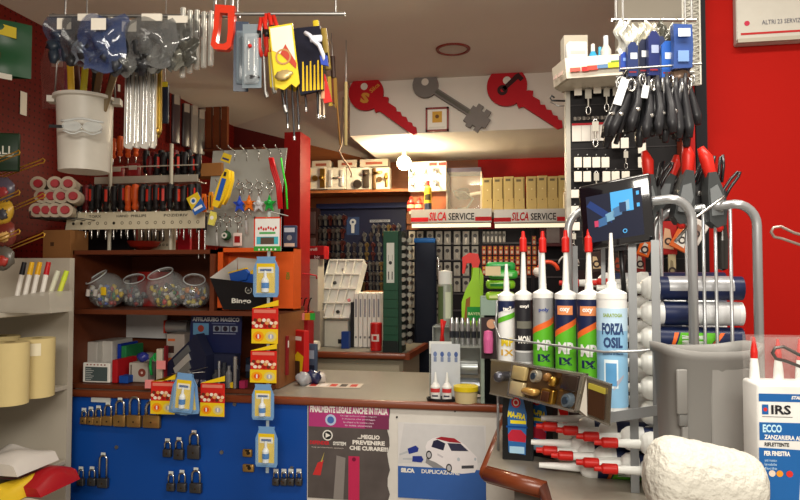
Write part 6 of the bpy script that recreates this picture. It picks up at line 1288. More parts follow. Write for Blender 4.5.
# pink product stand
x, z, ww, hh = fr(480, 296, 499, 398, 2.44); z = 1.001; H = onY(490, 296, 2.44).z - z
t = T('product_display', 'narrow clear display stand with a pink product before the sealant tubes', 'display', (x, 2.46, z))
b = MB(); b.box(-ww/2, ww/2, 0, .04, 0, H, mt('#9db0a2', .15, al=.6), .003, seg=1); b.o('case', t)
b = MB(); b.rect(-ww*.45, ww*.45, H*.42, H*.8, mt('#3a3032'), -.001); b.rect(-ww*.45, ww*.45, H*.82, H*.98, mt('#8aa094'), -.001); b.disc(ww*.1, H*.74, .018, mt('#c89a7a'), -.0016); b.o('print', t)
b = MB(); b.lathe([(0, 0), (.017, .0), (.019, .05), (.016, .08), (0, .085)], mt('#d868a0', .35), 14, Matrix.Translation((-.004, -.02, H*.48))); b.o('pink_bottle', t)
# green packs
for i, (px, py, lb) in enumerate(((500, 296, 'lime green pack lying lowest in the green stack behind the tubes'), (501, 284, 'lime green pack in the middle of the green stack'), (503, 274, 'green pack near the top of the green stack with a cream tag'), (501, 266, 'bright green pack topmost in the green stack'))):
    t = T('green_pack', lb, 'pack', at(px, py + 5, 2.42 + .01 * (i % 2)), R(4 * (i % 2)), 'stacked green packs'); c_ = mt(('#86b428', '#7ab824', '#3ca83c', '#2f9c48')[i], .3)
    b = MB(); b.box(-.055, .055, 0, .08, 0, .034, c_, .012); b.o('pack', t)
    b = MB(); b.box(-.04, .035, -.002, 0, .01, .02, mt(('#c8d890', '#2a7a30', '#a8d8a0', '#1c6a38')[i])); b.o('print', t)
b = MB(); b.box(-.028, .028, -.003, 0, -.017, .017, mt('#c8b890')); b.t('cream_tag', 'cream tag stuck on the green pack stack', 'tag', at(493, 271, 2.38))
b = MB(); b.box(-.06, .06, 0, .1, 0, at(500, 302, 2.42).z - 1.002, mt('#2a2c2e', .5)); b.t('dark_carton', 'dark carton supporting the stack of green packs', 'box', (at(500, 300, 2.42).x, 2.46, 1.001))

# ================================================================= cartridge rack, right
def cart_body(b, r, L, body, base=None):
    b.lathe([(r * .9, 0), (r * 1.0, .0), (r, .008)], WB, 22); b.lathe([(0, .004), (r * .9, .004), (r * .9, 0)], WB, 22); b.lathe([(r, .008), (r, L)], body, 22)
def cart(r, L, body, label_fn, nl=.13, cap=None, capl=.055, dome=False):
    def f():
        t = T('sealant_cartridge', '', 'cartridge'); b = MB(); cart_body(b, r, L, body); b.o('tube', t)
        b = MB(); b.lathe([(r * 1.04, L - .008), (r * 1.06, L + .008), (r * .95, L + .018), (r * .7, L + .027), (r * .36, L + .032)] if dome else [(r * 1.02, L - .004), (r * 1.02, L + .008), (r * .8, L + .012), (r * .35, L + .018)], NOZ, 22); b.lathe([(r * .36, L + .016), (r * .34, L + .03), (.0115 if dome else .008, L + .034), (.0065 if dome else .0035, L + nl), (0, L + nl)], NOZ, 14); b.o('nozzle', t)
        if label_fn: b = MB(); label_fn(b, r + .0006, L); b.o('label', t)
        if cap: b = MB(); ck = 1.3 if dome else 1.0; b.lathe([(.0078 * ck, L + nl - capl), (.0092 * ck, L + nl - capl * .95), (.0092 * ck, L + nl - capl * .35), (.0055 * ck, L + nl - capl * .25), (.004 * ck * ck, L + nl + .002), (0, L + nl + .003)], cap, 14); b.o('cap', t)
        return t
    return f
DN = mt('#1c2648', .35); LGN = mt('#58ac28', .35); ORG = mt('#d8642a', .4); SIL = mt('#a9abac', .3, .4); LBL = mt('#86b6d8', .4); WB = mt('#dcdedd', .35)
def T2(b, s, z, w_, h_, m, r, a0=0, x0=0, bold=.04, shear=0): b.text(s, x0, z, w_, h_, m, bend=r + .0006, a0=a0, bold=bold, shear=shear)
def lab1(b, r, L):
    b.patch(r, -1.4, 1.4, L * .83, L * .97, DN, z2=L * .90); b.patch(r + .0002, -1.4, 1.4, L * .70, L * .76, LGN, z2=L * .80, z3=L * .86); b.patch(r, -1.4, 1.4, L * .05, L * .12, LGN)
    T2(b, 'MP', L * .5, r * 1.5, .022, mt('#d8c02c'), r); T2(b, '1X', L * .38, r * 1.5, .016, mt('#c8a03c'), r); T2(b, 'tec7', L * .88, r * 1.0, .012, WHITE, r + .001)
    for k in range(3): T2(b, 'sealant adhesive', L * (.2 - .05 * k), r * 1.5, .005, mt('#6a6a6a'), r)
def lab2(b, r, L):
    b.patch(r, -1.5, 1.5, L * .42, L * .97, mt('#26262a', .35)); T2(b, 'oxyl', L * .9, r * 1.0, .01, WHITE, r); b.patch(r + .0004, -.9, .9, L * .66, L * .74, mt('#6a6a60'))
    T2(b, 'MON', L * .54, r * 1.4, .02, WHITE, r); b.patch(r + .0002, -1.5, 1.5, L * .3, L * .4, mt('#8a8c8c')); b.patch(r + .0004, -.9, .9, L * .12, L * .22, WHITE); T2(b, 'turbo', L * .17, r * 1.2, .008, mt('#4a4a4a'), r + .0004)
def lab3(b, r, L):
    b.patch(r, -1.5, 1.5, L * .03, L * .62, LGN, z3=L * .76); b.patch(r + .0002, -1.5, 1.5, L * .60, L * .66, ORG, z2=L * .74, z3=L * .81); T2(b, 'poly', L * .86, r * 1.0, .011, mt('#3a4a8a'), r); T2(b, 'MP', L * .5, r * 1.4, .026, WB, r); T2(b, '1X', L * .37, r * 1.3, .018, DN, r, bold=.08)
    b.patch(r + .0002, -1.5, 1.5, L * .04, L * .05, ORG, z2=L * .02, z3=L * .10)
def lab4(b, r, L):
    b.patch(r, -1.5, 1.5, L * .02, L * .97, DN); b.patch(r + .0002, -1.3, .9, L * .05, L * .62, LGN, z3=L * .76); b.patch(r + .0004, -1.3, .9, L * .60, L * .66, ORG, z2=L * .74, z3=L * .80); b.patch(r + .0004, -.9, .5, L * .83, L * .92, mt('#d88a5a')); T2(b, 'oxy', L * .875, r * .9, .012, WHITE, r + .0004, a0=-.2)
    T2(b, 'MP', L * .5, r * 1.4, .028, WB, r + .0002, a0=-.15); T2(b, '1X', L * .37, r * 1.2, .018, DN, r + .0002, a0=-.15, bold=.08); b.patch(r + .0005, -1.2, .8, L * .06, L * .08, ORG, z2=L * .1, z3=L * .16)
def lab6(b, r, L):
    b.patch(r, -1.5, 1.5, L * .03, L * .82, LBL); b.patch(r + .0002, -1.5, 1.5, L * .70, L * .9, mt('#b4d0e4', .4)); T2(b, 'SARATOGA', L * .84, r * 1.3, .008, mt('#8aa04c'), r)
    T2(b, 'FORZA', L * .72, r * 1.5, .026, mt('#30446c'), r + .0002, bold=.05); T2(b, 'OSIL', L * .6, r * 1.3, .024, mt('#30446c'), r, bold=.05); T2(b, 'silicone sigillante', L * .5, r * 1.4, .007, mt('#486a90'), r)
    b.patch(r + .0004, -.6, .3, L * .2, L * .45, mt('#d8e8ee')); b.patch(r + .0006, -.5, .2, L * .22, L * .42, mt('#5a98c8')); b.patch(r + .0004, .0, .7, L * .18, L * .24, mt('#a8a8b8'), z2=L * .3, z3=L * .32)
ROW = [(506.5, 1.72, 17, 295, 264, lab1, WB, None, 'white cartridge with navy swoosh and yellow letters, leftmost of the upright row'),
       (523.5, 1.67, 17.5, 294, 232, lab2, WB, RED, 'upright cartridge with black label and red cap, second in the row'),
       (543, 1.61, 20, 293, 232, lab3, SIL, RED, 'upright silver cartridge with green label and red cap'),
       (566, 1.55, 22, 294, 231, lab4, DN, RED, 'upright navy and green cartridge between the silver and the largest green one'),
       (589, 1.49, 23, 294, 230, lab4, DN, RED, 'upright navy and green cartridge with red cap beside the pale blue one'),
       (611.5, 1.42, 29, 293, 233, lab6, WB, None, 'large pale blue silicone cartridge with uncapped white nozzle')]
zr0 = 1.20
for px, d, wpx, yt, yn, lf, body, cp, lb in ROW:
    q = at(px, yt, d); r = wpx / 2 * d / 640; L = q.z - zr0; nl = (yt - yn) * d / 640
    o = cart(r, L - .008, body, lf, nl + .008, cp, .052)(); put(o, lb, 'cartridge', (q.x, q.y, zr0), math.atan2(-q.x, q.y) * 1.0 + R(4), 'upright sealant cartridges')
# horizontal cartridges in the honeycomb
HR = .027
def labh(b, r, L):
    b.patch(r, -2.0, 2.0, .0, L * .98, DN); b.patch(r + .0004, -.2, 1.5, L * .12, L * .85, mt('#a9abae', .3, .3)) 
def labg(b, r, L):
    b.patch(r, -2.0, 2.0, .0, L * .98, DN); b.patch(r + .0003, -.7, .6, L * .42, L * .78, LGN, z2=L * .28, z3=L * .72); b.patch(r + .0005, -.7, .6, L * .80, L * .84, ORG, z2=L * .74, z3=L * .79); b.patch(r + .0005, -.7, .6, L * .36, L * .41, ORG, z2=L * .22, z3=L * .27); T2(b, 'MP 1X', L * .58, .02, .05, WB, r + .0006)
def labw(b, r, L): b.patch(r, -2.0, 2.0, L * .05, L * .9, mt('#c8cacc', .4)); b.patch(r + .0003, -2, 2, L * .55, L * .9, DN)
HC = {}
def hcart(key, tip, lb, grp, cap=True):
    fn = {'h': labh, 'g': labg, 'w': labw}[key[0]]
    L = .19; nl = .13
    k = ('hc', key, cap)
    base = tip + Vector((L + nl, 0, 0)) * 1
    return rep(k, cart(HR, L, DN if key[0] != 'w' else WB, fn, nl, RED if cap else None, .05, True), base, lb, rot=(0, R(-90), R(0)), group=grp)
# right-hand column (px of shoulder ~650)
LV = [288, 313, 338, 363, 388, 413, 438, 463]
RCX = at(650, 300, 1.50)
for j, py in enumerate(LV):
    q = at(652, py, 1.50)
    hcart(('h', 'w', 'g', 'h', 'g', 'w', 'h', 'g')[j], q - Vector((.125, 0, 0)), 'cartridge lying in the rack behind the front bar, %s from the top' % nth(j), 'lying cartridges in the front column', cap=False)
for j, py in enumerate(LV[:6]):
    q = at(642, 283 + j * 23.5, 1.63)
    hcart(('g', 'h', 'w', 'g', 'h', 'w')[j], q - Vector((.125, 0, 0)), 'cartridge lying in the second rack column, %s from the top' % nth(j), 'lying cartridges in the second column', cap=(j == 0))
q = at(560, 283, 1.75); hcart('h', q, 'red-capped cartridge lying at the back between the upright nozzles', 'lying cartridges at the back of the rack')
# lower group
low = [(537, 426, 1.62, 1), (557, 430, 1.57, 1), (577, 436, 1.52, 1), (595, 442, 1.47, 1), (537, 450, 1.62, 1), (552, 455, 1.57, 1), (577, 462, 1.52, 1), (595, 468, 1.47, 1), (541, 418, 1.64, 0), (531, 442, 1.64, 0), (539, 465, 1.60, 0), (539, 474, 1.63, 1)]
for i, (px, py, d, c_) in enumerate(low):
    hcart(('h', 'g', 'w')[i % 3], at(px, py, d), '%s lying cartridge, %s in the %s' % ('red-capped' if c_ else 'uncapped', nth(i % 4) + ' from left', ('upper low row', 'lower low row', 'bunch beside the black bottles')[i // 4]), 'lying cartridges low in the rack', cap=bool(c_))
# rack frame: flat bars and tubes
rk = T('cartridge_rack', 'grey tubular metal rack of flat bars holding the sealant cartridges', 'rack', (.3, 1.5, 1.001)); OR_ = Vector((.3, 1.5, 1.001))
FB = mt('#8f9294', .38, .5)
def fbar(px, d, y0, y1=None, wpx=9, zb_=1.001, nm='flat_bar'):
    p = at(px, y0, d); w_ = wpx * d / 640 / 2; b = MB(); b.box(p.x - w_ - OR_.x, p.x + w_ - OR_.x, p.y - .0015 - OR_.y, p.y + .0015 - OR_.y, 0 if y1 is None else at(px, y1, d).z - OR_.z, p.z - OR_.z, FB); b.o(nm, rk)
fbar(632, 1.47, 243, wpx=8); fbar(655, 1.40, 240, wpx=8); fbar(575, 1.70, 246, 392, wpx=5); fbar(541, 1.80, 250, 392, wpx=5); fbar(603, 1.60, 243, 400, wpx=4)
def tubep(pts, r=.0105, nm='tube_frame', mat=None):
    b = MB(); b.tube([p - OR_ for p in pts], r, mat or PIPE, 12); b.o(nm, rk)
def arch(px0, py0, px1, py1, d0, d1, yb0_, yb1_, rpx, r):
    P = []
    for k in range(0, 7): a = math.pi - k * math.pi / 12; P.append(at(px0 + rpx + rpx * math.cos(a), py0 + rpx - rpx * math.sin(a), d0))
    for k in range(0, 7): a = math.pi / 2 - k * math.pi / 12; P.append(at(px1 - rpx + rpx * math.cos(a), py1 + rpx - rpx * math.sin(a), d1))
    a = P[0].copy(); a.z = yb0_; c = P[-1].copy(); c.z = yb1_
    tubep([a] + P + [c], r)
arch(568, 209, 692, 199, 1.62, 1.40, zr0, 1.002, 22, .0102)
arch(655, 211, 757, 204, 1.55, 1.38, 1.002, 1.002, 22, .0098)
for px, y0, d in ((661, 209, 1.52), (703, 206, 1.46), (730, 206, 1.42), (686, 210, 1.5), (715, 207, 1.44)):
    p = at(px, y0, d); e = p.copy(); e.z = 1.002; tubep([p, e], .0036, 'thin_rod')
# wire guard around the upright cartridges
tubep([at(494, 322, 1.72), at(500, 338, 1.66), at(520, 341, 1.6), at(560, 346, 1.5), at(604, 352, 1.38), at(640, 351, 1.35), at(690, 345, 1.38)], .0028, 'wire_guard')
tubep([at(497, 300, 1.74), at(496, 322, 1.74), at(498, 360, 1.74)], .0025, 'thin_rod')
# shelf under the upright cartridges and lower flat bar
b = MB(); pts = [at(492, 410, 1.78), at(602, 424, 1.36), at(636, 416, 1.40), at(530, 405, 1.85)]
vs = [Vector((p.x - OR_.x, p.y - OR_.y, zr0 - .006 - OR_.z)) for p in pts] + [Vector((p.x - OR_.x, p.y - OR_.y, zr0 - .001 - OR_.z)) for p in pts]
b.add(vs, [(3, 2, 1, 0), (4, 5, 6, 7)] + [(k, (k + 1) % 4, 4 + (k + 1) % 4, 4 + k) for k in range(4)], FB); b.o('tube_shelf', rk)
b = MB(); a, c = at(608, 418, 1.37), at(660, 410, 1.38); w_ = .011; b.add([Vector((p.x, p.y, p.z + s_)) - OR_ for p in (a, c) for s_ in (-w_, w_)] + [Vector((p.x, p.y + .003, p.z + s_)) - OR_ for p in (a, c) for s_ in (-w_, w_)], [(0, 2, 3, 1), (4, 5, 7, 6), (1, 3, 7, 5), (0, 4, 6, 2)], FB); b.o('cross_bar', rk)
for px, d in ((498, 1.80),): p = at(px, 415, d); e = p.copy(); e.z = 1.002; p.z = zr0 - .006; tubep([p, e], .004, 'thin_rod')
# ---------------------------------------------------------------- handle display tray
LL_ = at(508, 395, 1.62); M, W_, H_ = planeM(at(508, 395, 1.62), at(577, 413, 1.36), at(513, 362, 1.60))
t = T('handle_tray', 'steel-framed tray of square brass and nickel handles tilted before the cartridges', 'display tray', LL_); MB.G = M
b = MB(); ST = mt('#b9b6ac', .25, .8)
b.box(0, W_, .006, .012, 0, H_, mt('#6a5238', .25, .5)); 
for a in ((0, W_, 0, .006), (0, W_, H_ - .006, H_), (0, .006, 0, H_), (W_ - .006, W_, 0, H_)): b.box(a[0], a[1], -.004, .012, a[2], a[3], ST)
b.o('frame', t)
hm = [('#d8c48a', .35), ('#b8b2a0', .4), ('#8a6438', .3), ('#3c302a', .3), ('#dccca0', .35), ('#b8904c', .4), ('#a88858', .35), ('#6a7884', .3)]
for k in range(8):
    i_, j_ = k % 4, k // 4; cx_ = W_ * (.14 + .24 * i_); cz_ = H_ * (.72 - .46 * j_); m = mt(hm[k][0], .25, hm[k][1]); b = MB()
    if k in (0, 4, 3): b.box(cx_ - W_*.105, cx_ + W_*.105, -.006, .006, cz_ - H_*.2, cz_ + H_*.2, m, .003)
    elif k in (1, 7): b.cyl((cx_, .006, cz_), (cx_, -.006, cz_), H_ * .2, m, r1=H_ * .17, n=18); b.cyl((cx_, -.006, cz_), (cx_, -.009, cz_), H_ * .1, mt('#3a4a5c', .2, .5), n=14)
    elif k in (5,): b.box(cx_ - W_*.1, cx_ + W_*.1, -.02, .006, cz_ - H_*.08, cz_ + H_*.12, m, .01)
    elif k == 6: b.box(cx_ - W_*.08, cx_ + W_*.08, -.01, .006, cz_ - H_*.2, cz_ + H_*.2, BRASS, .004); b.box(cx_ - W_*.05, cx_ + W_*.05, -.014, -.01, cz_ - H_*.14, cz_ + H_*.14, mt('#4a2c1c'), .004)
    else: b.ball((cx_ - W_*.04, -.006, cz_ + .004), H_ * .12, m, 10); b.ball((cx_ + W_*.05, -.006, cz_ - .004), H_ * .14, BRASS, 10)
    b.o('handle_sample', t)
MB.G = None
def steel_plate(LL, LR, UL, lb, fn=None):
    M, W_, H_ = planeM(LL, LR, UL); t = T('steel_plate', lb, 'plate', LL); MB.G = M; b = MB(); b.box(0, W_, 0, .003, 0, H_, mt('#a39a8a', .18, .85)); b.box(0, W_, -.002, .004, 0, .004, ST); b.box(0, W_, -.002, .004, H_ - .004, H_, ST); b.o('plate', t)
    if fn: fn(t, W_, H_)
    MB.G = None; return t
def knobs(t, W_, H_):
    b = MB(); b.cyl((W_ * .75, 0, H_ * .6), (W_ * .75, -.025, H_ * .6), .012, mt('#4a4a50', .3, .7), n=14); b.ball((W_ * .75, -.028, H_ * .6), .014, mt('#5a5c66', .3, .7)); b.o('round_knob', t)
steel_plate(at(490, 394, 1.68), at(513, 399, 1.60), at(491, 359, 1.68), 'polished steel end plate with a round knob left of the handle tray', knobs)
def fl(t, W_, H_):
    b = MB(); b.flat([(W_*.02, H_*.1), (W_*.3, H_*.02), (W_*.2, H_*.95)], mt('#d8d4c8', .3), -.003); b.box(W_*.3, W_*.85, -.004, -.001, H_*.1, H_*.72, mt('#4a3020', .25, .3)); b.box(W_*.3, W_*.85, -.005, -.001, H_*.72, H_*.85, mt('#a89c3c', .3)); b.o('sample', t)
steel_plate(at(580, 414, 1.35), at(609, 426, 1.28), at(582, 374, 1.35), 'polished steel plate with a brown sample right of the handle tray', fl)
# black bottles of car cleaner
def cbott():
    t = T('cleaner_bottle', '', 'bottle'); b = MB(); W_ = .047
    b.prism([(-W_, 0), (W_, 0), (W_, .14), (W_ * .75, .18), (W_ * .3, .2), (-W_ * .3, .2), (-W_ * .9, .17), (-W_, .13)], -.026, .026, mt('#0b0c0e', .4), smooth=False); b.o('bottle', t)
    b = MB(); b.prism([(-W_ * .6, .02), (W_ * .5, .015), (W_ * .6, .12), (W_ * .35, .165), (-W_ * .45, .17), (-W_ * .66, .12)], -.0272, -.0262, mt('#1a64a8', .3)); b.disc(-W_*.1, .152, .014, mt('#c8242c'), -.028); b.ring(-W_*.1, .152, .006, .009, WHITE, -.0284)
    b.text('MA-FRA', -W_*.05, .118, .055, .016, mt('#e8d82c'), -.028, bold=.05, rot=R(-8)); b.rect(-.022, .026, .096, .105, mt('#e8d82c'), -.028); b.prism([(-.028, .05), (.024, .048), (.026, .066), (.01, .08), (-.018, .08), (-.03, .066)], -.0282, -.0274, mt('#b8283c')); b.rect(-.025, .02, .018, .036, mt('#a8d0e8'), -.028); b.rect(-.035, .03, .085, .09, mt('#14468c'), -.028); b.o('label', t)
    b = MB(); b.cyl((0, 0, .2), (0, 0, .23), .016, BLACK); b.o('cap', t); return t
q = onZ(513, 463, 1.0)
rep('cb', cbott, (onY(518, 400, 1.76).x, 1.77, 1.001), 'black bottle with blue car cleaner label standing at the counter corner', rz=R(-4), group='black cleaner bottles', scale=(.86, .82, 1.0))
rep('cb', cbott, (onY(541, 400, 1.80).x, 1.81, 1.001), 'second black car cleaner bottle, between the corner bottle and the red-capped nozzles', rz=R(-22), group='black cleaner bottles', scale=(.86, .82, 1.0))
# ---------------------------------------------------------------- tablet monitor
M, W_, H_ = planeM(at(583, 252, 1.50), at(655, 241, 1.42), at(578, 187, 1.50))
t = T('tablet_screen', 'black tablet screen showing a blue image on top of the cartridge rack', 'screen', at(583, 252, 1.50)); MB.G = M
b = MB(); b.box(0, W_, 0, .012, 0, H_, mt('#0c0d12', .12, coat=1), .006); b.o('housing', t)
b = MB(); x0, x1, z0, z1 = W_*.1, W_*.87, H_*.12, H_*.82
b.box(x0, x1, -.0012, .0, z0, z1, mt('#0c1226', .3, em=.6)); 
def sc(a0, a1, c0, c1): return x0 + (x1 - x0) * a0, x0 + (x1 - x0) * a1, z0 + (z1 - z0) * c0, z0 + (z1 - z0) * c1
LB = mt('#3a86b8', .3, em=.8); DB = mt('#122a5c', .3, em=.6)
a = sc(.45, .85, .55, 1); b.rect(*a, LB, -.0016); a = sc(.0, .45, .35, .9); b.flat([(a[0], a[3] * .9), (a[1], a[2]), (a[1], a[2] + .02), (a[0] + .01, a[3])], DB, -.0016)
for k in range(4): a = sc(.2 + .14 * k, .36 + .14 * k, .3 + .08 * k, .52 + .09 * k); b.flat([(a[0], a[2]), (a[1], a[2] + .004), (a[1], a[3]), (a[0], a[3] - .006)], mt(('#2c5078', '#5a8098', '#385c80', '#6a90a8')[k], .3, em=.7), -.002)
a = sc(.13, .22, .32, .45); b.rect(*a, mt('#a03050', .3, em=.5), -.002); a = sc(.6, .72, .55, .75); b.rect(*a, mt('#1c3050', .3, em=.4), -.0024)
a = sc(.62, .72, .08, .2); b.ring((a[0] + a[1]) / 2, (a[2] + a[3]) / 2, .003, .005, LB, -.002); 
for c_ in (.6, .85): a = sc(.91, .96, c_, c_ + .08); b.rect(*a, LB, -.002)
b.o('display', t)
b = MB(); b.box(W_*.4, W_*.6, .012, .03, -.01, .05, DARKST); b.tube([(W_ * .5, .03, .0), (W_ * .5, .03, -.12)], .006, DARKST); b.o('bracket', t)
MB.G = None
# ================================================================= black display board behind the rack
PB = 2.06
x, z, ww, hh = fr(568, 70, 694, 270, PB)
t = T('display_board', 'tall black display board of small cards right of the back room', 'board', (x, PB, z)); BX, BZ = x, z
b = MB(); b.box(-ww/2, ww/2, 0, .05, 0, hh, mt('#1b191a', .5)); b.o('panel', t)
b = MB(); b.box(-ww/2 - .006, -ww/2 + .008, -.006, .054, -.25, hh, mt('#a8a498', .4)); b.o('edge_post', t)
b = MB()
for k in range(9):
    for px in (572, 610, 640): pass
    zz = hh * (k + .5) / 9; b.box(-ww/2 + .01, ww/2, -.002, 0, zz - .0015, zz + .0015, mt('#353233'))
b.o('slot', t)
b = MB(); b.box(-ww/2 - .004, ww/2, 0, .03, -(z - 1.001), 0, mt('#2a1c1c', .5)); b.o('lower_panel', t)
def tag_mk():
    t = T('hook_tag', '', 'tag'); b = MB(); b.box(-.011, .011, -.032, -.03, -.014, .014, PAPER, .002, seg=1); b.o('card', t)
    b = MB(); b.cyl((0, 0, .018), (0, -.036, .02), .0016, STEEL, n=6); b.o('hook', t); return t
TG = [(577, 93, 'top row of the black board'), (596, 91, 'top row of the black board'), (614, 129, 'short row right of the wide white card'), (623, 129, 'short row right of the wide white card'), (614, 145, 'pair under the short row'), (623, 145, 'pair under the short row')] + [(px, 164, 'upper of the two low rows') for px in (577, 586, 595, 604)] + [(px, 178, 'lower of the two low rows') for px in (577, 586, 605, 614, 624)] + [(574, 195, 'column beside the tablet'), (574, 211, 'column beside the tablet'), (575, 227, 'column beside the tablet'), (640, 150, 'pair between the straps and clamps'), (640, 164, 'pair between the straps and clamps')]
cnt = {}
for px, py, rw in TG:
    i = cnt.get(rw, 0); cnt[rw] = i + 1
    rep('htag', tag_mk, onY(px, py, PB - .0), 'small white hook tag, %s in the %s' % (nth(i), rw), group='white hook tags on the black board', scale=(1.05, 1, 1.15 if py < 190 else .9))
def chain_mk():
    t = T('hanging_snap', '', 'snap hook'); b = MB(); b.tube([(.005 * math.cos(a), -.03, -.006 + .008 * math.sin(a)) for a in [2 * math.pi * k / 10 for k in range(10)]], .0018, CHROME, 5, closed=True)
    b.cyl((0, -.03, -.014), (0, -.03, -.05), .0028, mt('#a8a49a', .3, .7)); b.tube([(.006 * math.cos(a), -.03, -.06 + .011 * math.sin(a)) for a in [2 * math.pi * k / 10 for k in range(10)]], .002, CHROME, 5, closed=True); b.o('snap', t)
    b = MB(); b.box(-.008, .008, -.034, -.033, -.03, -.005, mt('#b8b4a8')); b.o('tag', t); return t
for px, py, s_, lb in ((587, 90, 1.2, 'silver snap hook hanging between the first two tags of the top row'), (605, 89, 1.1, 'silver snap hook hanging right of the second top tag'), (614, 88, 1.1, 'silver snap hook at the right end of the top row'), (594, 122, 1.2, 'silver snap hook hanging over the wide white card'), (624, 152, .8, 'silver snap hook at the right above the low rows'), (595, 173, .95, 'silver snap hook in the lower tag row'), (573, 233, .7, 'silver snap hook lowest beside the tablet')):
    rep('snap', chain_mk, onY(px, py, PB), lb, group='silver snap hooks on the black board', scale=(s_, 1, s_))
x, z, ww, hh = fr(572, 123, 609, 141, PB - .004)
t = T('wide_card', 'wide white price card with a red top edge on the black board', 'card', (x, PB - .006, z)); b = MB(); b.box(-ww/2, ww/2, 0, .003, 0, hh, mt('#cfcac2')); b.o('card', t)
b = MB(); b.rect(-ww/2, ww/2, hh * .88, hh, mt('#a8242c'), -.001); 
for k in range(1, 4): b.rect(-ww/2 + k * ww/4 - .0006, -ww/2 + k * ww/4 + .0006, 0, hh * .85, mt('#8a8680'), -.001)
b.o('print', t)
x, z, ww, hh = fr(573, 116, 618, 120, PB - .004)
t = T('number_strip', 'row of tiny printed numbers on the black board under the top tags', 'strip', (x, PB - .006, z)); b = MB(); b.box(-ww/2, ww/2, 0, .002, 0, hh, mt('#2a2828')); b.o('strip', t); b = MB()
for k in range(5): b.text('EB 124', -ww/2 + ww * (k + .5) / 5, hh * .5, ww * .16, hh * .8, mt('#b8b0a4'), -.001)
b.o('lettering', t)
# wire hook on the bulkhead left of the board
t = T('wire_bracket', 'thin wire bracket poking out left of the black board', 'bracket', onY(568, 101, 2.08)); b = MB(); b.tube([(0, 0, .0), (-.05, 0, .004), (-.055, 0, .012), (-.05, 0, .02), (-.042, 0, .012)], .003, DARKST, 6); b.tube([(0, 0, -.015), (-.03, 0, -.015), (-.055, 0, .0)], .0018, STEEL, 5); b.o('wire', t)
# ---------------------------------------------------------------- white tray shelf, top right, and what stands on it
d = 1.62; u = d / 640
A, B2 = at(555, 62, 1.94), at(628, 50, 1.52)
zt = at(590, 75, 1.87).z
t = T('tray_shelf', 'white lipped tray shelf mounted above the black board', 'shelf', (A.x, A.y, zt)); W3 = mt('#d8d2c0', .35)
P3 = [Vector((0, 0, 0)), Vector((.045, -.09, 0)), Vector((.30, -.16, 0)), Vector((.30, .3, 0)), Vector((.03, .3, 0))]
lp = [at(555, 72, 1.98), at(568, 80, 1.88), at(630, 66, 1.84)]
ps = [Vector((p.x - A.x, p.y - A.y, 0)) for p in lp] + [Vector((lp[2].x - A.x + .01, 2.055 - A.y, 0)), Vector((lp[0].x - A.x + .02, 2.055 - A.y, 0))]
n = 5; b = MB(); vs = ps + [p + Vector((0, 0, -.006)) for p in ps]; b.add(vs, [tuple(range(n)), tuple(range(2*n - 1, n - 1, -1))] + [(k, n + k, n + (k + 1) % n, (k + 1) % n) for k in range(n)], W3); b.o('base', t)
b = MB()
for k in (0, 1, 4):
    a, c = ps[k], ps[(k + 1) % n]; h_ = .05; o_ = Vector((.002, .004, 0)); b.add([a + Vector((-.004, -.004, -.008)), c + Vector((-.004, -.004, -.008)), c + Vector((-.01, -.012, h_)), a + Vector((-.01, -.012, h_)), a + o_ + Vector((0, 0, -.008)), c + o_ + Vector((0, 0, -.008)), c + Vector((-.006, -.006, h_)), a + Vector((-.006, -.006, h_))], [(0, 1, 2, 3), (4, 7, 6, 5), (3, 2, 6, 7), (0, 3, 7, 4), (1, 5, 6, 2)], mt('#ddd6c4', .35))
lip = b.o('lip', t)
TZ = zt
def on_lip(k, f_, z_):
    a, c = ps[k], ps[k + 1]; v = (c - a); p = a + v * f_; return p + Vector((-.012, -.017, z_)), math.atan2(v.y, v.x)
for k, f_, w_, h2, z_, c_ in ((1, .18, .03, .012, .012, '#b8564a'), (1, .34, .02, .014, .012, '#b02c2c'), (1, .46, .03, .014, .014, '#c84438'), (1, .62, .03, .012, .016, '#5a7aa0'), (1, .85, .05, .016, .018, '#c8c42c'), (1, .84, .03, .005, .028, '#6a8c3c'), (0, .3, .02, .012, .012, '#b8988c'), (0, .7, .03, .012, .01, '#c0a090')):
    p, an = on_lip(k, f_, z_); b = MB(); b.M = Matrix.Translation(p) @ Matrix.Rotation(an, 4, 'Z') @ Matrix.Rotation(R(-9), 4, 'X'); b.box(-w_/2, w_/2, -.001, .001, -h2/2, h2/2, mt(c_)); b.o('sticker', lip)
def ts(px, d_): p = at(px, 60, 1.93 + (d_ - 1.72) * .6); return (p.x, p.y, TZ + .001)
hz = lambda py, d_: at(590, py, d_).z - TZ
b = MB(); b.box(-.026, .026, 0, .04, 0, .105, mt('#dcdcd8', .35), .004); b.box(-.02, .02, -.001, 0, .07, .08, mt('#b8b8b4')); b.t('white_box', 'small white box standing at the left of the tray shelf', 'box', ts(578, 1.72), R(10)).scale = (1.15, 1, 1.15)
b = MB(); b.box(-.04, .034, 0, .05, 0, .17, mt('#bcb5a4', .5)); b.rect(-.035, .03, .12, .125, mt('#3a3434')); b.t('cream_box', 'cream box behind the small white box on the tray shelf', 'box', ts(577, 1.86), R(8))
def bot(nm, lb, px, d_, r_, h_, c1, c2, c3=None):
    t = T(nm, lb, 'bottle', ts(px, d_)); b = MB(); b.lathe([(0, 0), (r_, 0), (r_, h_ * .68), (r_ * .5, h_ * .8)], mt(c1, .35), 14); b.o('bottle', t); b = MB(); b.lathe([(r_ * .5, h_ * .78), (r_ * .45, h_), (0, h_)], mt(c2, .35), 12); b.o('cap', t)
    if c3: b = MB(); b.lathe([(r_ * 1.02, h_ * .15), (r_ * 1.02, h_ * .45)], mt(c3), 14); b.o('label', t)
bot('blue_bottle', 'sky blue bottle with a red label band on the tray shelf', 593, 1.74, .013, .115, '#3aa0d0', '#d8dcd8', '#c8b8b0')
